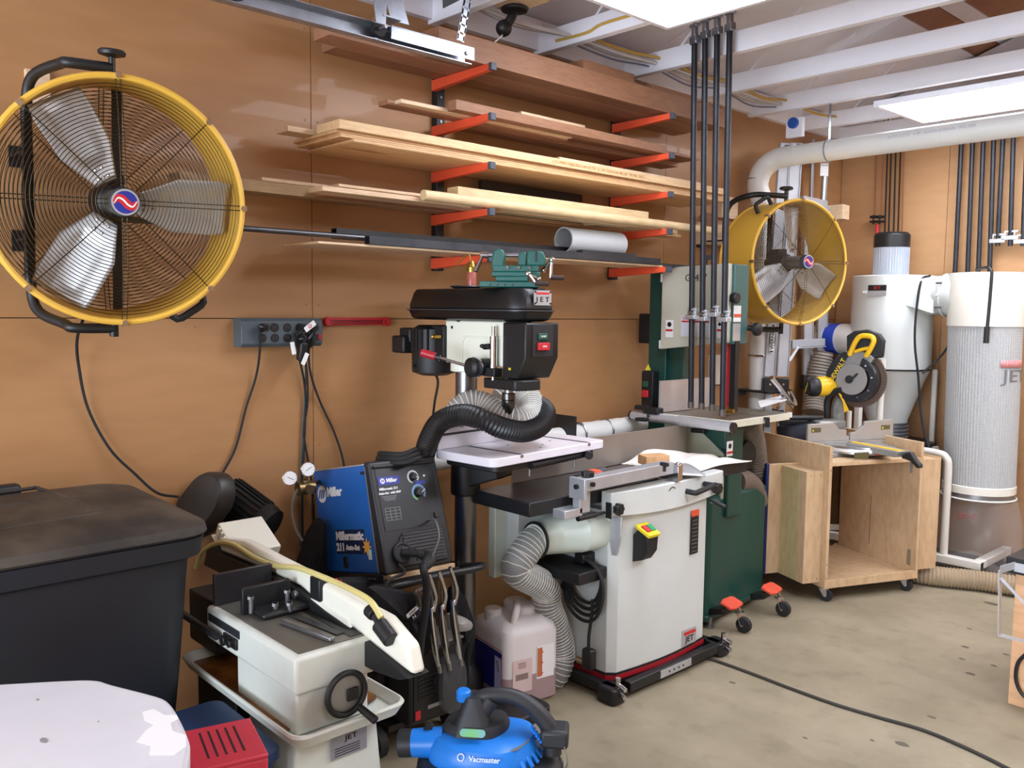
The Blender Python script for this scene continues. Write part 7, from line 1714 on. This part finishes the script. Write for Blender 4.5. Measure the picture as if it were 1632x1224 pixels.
obj('vent_cap', MB().lathe([(.014, .30), (.014, .312), (.0, .314)], jp(.055, .175, 0), Z, n=16), M_iv, t)
nju = jv*-1; njv = ju*-1
plate('blue_label', mat('label_navy', (34, 34, 120), .45), jp(.115, -.0012, .135), -ju, Z, .19, .15, t, th=.001)
plate('label_strip', mat('label_lilac', (196, 190, 220), .5), jp(.045, -.0024, .125), -ju, Z, .045, .13, t, th=.0008)
ck = MB()
for k in range(16): ck.add([jp(.018, -.003, .062+.009*k), jp(.022, -.003, .062+.009*k), jp(.022, -.003, .067+.009*k), jp(.018, -.003, .067+.009*k)], [(0, 1, 2, 3)])
for k in range(17): ck.add([jp(.02+.0115*k, -.003, .216), jp(.026+.0115*k, -.003, .216), jp(.026+.0115*k, -.003, .221), jp(.02+.0115*k, -.003, .221)], [(0, 1, 2, 3)])
stuff(obj('label_border', ck, M_redl, t, solid=.0006, smooth=False))
text('label_text', 'ATTN', .018, M_blackl, jp(.048, -.0036, .165), Z*-1+ju*-.35, ju*-1, t) if False else text('label_text', 'ATTN', .016, M_blackl, jp(.048, -.0036, .155), (-ju*.35-Z).normalized(), (-ju+Z*.35).normalized(), t)
plate('shipping_label', mat('pink_paper', (214, 190, 186), .6), jp(-.0012, .075, .12), jv, Z, .085, .125, t, th=.001); 
bc_ = MB()
for k in range(16): bc_.add([jp(-.0028, .045+.0035*k, .105), jp(-.0028, .0468+.0035*k, .105), jp(-.0028, .0468+.0035*k, .128), jp(-.0028, .045+.0035*k, .128)], [(0, 1, 2, 3)])
for k in range(3): bc_.add([jp(-.0028, .055, .15+.008*k), jp(-.0028, .09, .15+.008*k), jp(-.0028, .09, .153+.008*k), jp(-.0028, .055, .153+.008*k)], [(0, 1, 2, 3)])
stuff(obj('barcode', bc_, mat('faded_ink', (120, 96, 96), .6), t, solid=.0004, smooth=False))
hl_ = plate('hazard_label', M_whitel, jp(-.0012, .178, .155), jv, Z, .078, .125, t, th=.001)
hz_ = MB()
for k in range(3): hz_.prism(ngon(4, .013), jp(-.0025, .155, .112+.04*k), jv, Z, .0006)
obj('hazard_diamond', hz_, mat('orange_print', (196, 104, 60), .5), hl_, smooth=False)['kind'] = 'stuff'
obj('hazard_block', MB().prism([(-.014, -.055), (.008, -.055), (.008, .055), (-.014, .055)], jp(-.0022, .155, .155), jv, Z, .0003), mat('orange_print2', (188, 112, 76), .5), hl_, smooth=False)

# ================================================================== shop vacuum
vc = V((1.25, 1.42, 0)); va = math.radians(41)
t = thing('shop_vacuum', 'blue and black shop vacuum with a big black handle in the foreground', 'vacuum', vc, va)
# local x to image right, y away from the camera
def vo(nm, mb, m, par=None, bev=0.0, **k): return obj(nm, mb, m, par or t, w=False, bev=bev, **k)
M_vb = mat('vac_blue', (28, 126, 224), .35, var=.03); M_vk = mat('vac_black', (38, 40, 44), .5, var=.15)
vo('drum', MB().lathe([(.0, .06), (.165, .06), (.185, .10), (.190, .30), (.0, .30)], (0, 0, 0), Z, n=48), M_vk)
vo('lid_skirt', MB().lathe([(.194, .29), (.198, .305), (.196, .325), (.175, .345), (.15, .350), (0, .350)], (0, 0, 0), Z, n=48), M_vk)
for a in (.3, 2.2, 3.6, 5.0):
    vo('skirt_lobe', MB().prism([(-.05, 0), (.05, 0), (.035, .06), (-.035, .06)], (.185*math.cos(a)+.0, .185*math.sin(a), .27), V((-math.sin(a), math.cos(a), 0)), Z, .016), M_vk, bev=.008)
hw_ = [(-.155, -.035), (-.13, -.085), (-.06, -.125), (.04, -.125), (.085, -.10), (.125, -.03), (.13, .05), (.08, .10), (-.06, .10), (-.12, .06)]
hp2 = [tuple(p[:2]) for p in spline([V((a, b, 0)) for a, b in hw_], 4, True)]
def hr(g, z_): return [V((a*g, b*g, z_)) for a, b in hp2]
vo('blue_housing', MB().rings([hr(1.0, .345), hr(1.02, .352), hr(1.0, .385), hr(.90, .410), hr(.70, .420)]), M_vb)
vo('exhaust_port', MB().cyl((-.215, -.02, .375), (-.12, -.02, .382), .036, .042, n=28), M_vb, bev=.003)
vo('port_ring', MB().cyl((-.245, -.02, .372), (-.205, -.02, .376), .037, n=28), M_vk, bev=.003)
vo('port_label', MB().tube([(-.165+.0, -.02+.0415*math.cos(a), .3785+.0415*math.sin(a)) for a in [PI*.30+i*.09 for i in range(10)]], .012, n=6, k=1), M_blackl)
vent = MB()
for k in range(4): vent.box(-.035+.019*k, -.022+.019*k, -.1285, -.120, .352, .360)
for k in range(3): vent.box(-.098+.019*k, -.085+.019*k, -.108+.0-.006*k, -.094-.006*k, .352, .360)
stuff(vo('vent', vent, M_black))
text('brand_text', 'Vacmaster', .019, mat('pale_blue_print', (206, 226, 246), .4), (.004, -.1285, .399), X, V((0, .447, .894)), t, w=False, off=.0005)
vo('brand_disc', MB().torus((-.058, -.124, .399), V((0, -.894, .447)), .0085, .0014, 24, 6), M_whitel)
for k in range(6):
    a = -.95+k*.21; vo('blue_rib', MB().bar((.128*math.cos(a)*.92, .128*math.sin(a)*.92, .388), (.145*math.cos(a), .135*math.sin(a), .356), .012, .008), M_vb, bev=.002)
vo('black_top', MB().rings([[V((a*g*.62-.03, b*g*.60+.01, z_)) for a, b in hp2] for g, z_ in ((1.0, .412), (1.0, .43), (.9, .445), (.5, .450))]), M_vk)
vo('tower', MB().rings([[V((a, b, z_)) for a, b in rrect(-.085+g, .0-g, -.055+g, .045-g, .02)] for z_, g in ((.42, -.01), (.46, .0), (.50, .015), (.515, .02))]), M_vk)
vo('blue_knob', MB().lathe([(.018, .50), (.020, .505), (.020, .525), (.015, .530), (0, .530)], (-.070, -.01, .0), Z, n=24), M_vb)
vo('top_label', MB().prism(rrect(-.034, .034, -.011, .011, .010), (-.035, -.075, .441), X, V((0, .8, .6)), .0012), mat('label_green_blue', (120, 176, 190), .4, c2=(120, 190, 110), scale=30), smooth=False)
vo('handle', MB().tube([(-.05, .0, .49), (-.01, .0, .512), (.05, .005, .513), (.10, .005, .495), (.145, .005, .455), (.17, .005, .41), (.172, .005, .36)], .0205, n=14, rf=lambda s: .9+.35*s), M_vk)
vo('front_tower', MB().tube([(.0, .0, .50), (-.025, -.02, .46), (-.03, -.03, .42)], .024, n=12), M_vk)
sw_ = MB()
for k in range(5): sw_.bar((.118+.006*k, -.030, .437-.008*k), (.118+.006*k, -.010, .441-.008*k), .006, .006)
stuff(vo('blue_switch', sw_, M_vb)); vo('end_block', MB().box(.14, .215, -.03, .05, .385, .435), M_vk, bev=.010)
vo('model_panel', MB().prism([(.05, -.105), (.085, -.09), (.115, -.03), (.095, -.02), (.07, -.07), (.04, -.085)], (0, 0, .4085), X, Y, .003), mat('vac_grey', (110, 112, 116), .4), bev=.001)
vo('wire_bail', MB().tube([(.205, -.035, .40), (.215, -.04, .36), (.205, -.03, .33)], .002, n=6), M_steel)
for a in (0.6, 2.3, 4.0, 5.4):
    vo('caster', MB().cyl((.17*math.cos(a)-.012, .17*math.sin(a), .03), (.17*math.cos(a)+.012, .17*math.sin(a), .03), .03, n=18), M_rubber)
vo('chassis', MB().lathe([(.18, .055), (.2, .06), (.2, .09), (.17, .10)], (0, 0, 0), Z, n=40), M_vk)

t.scale = (.94, .94, .94)
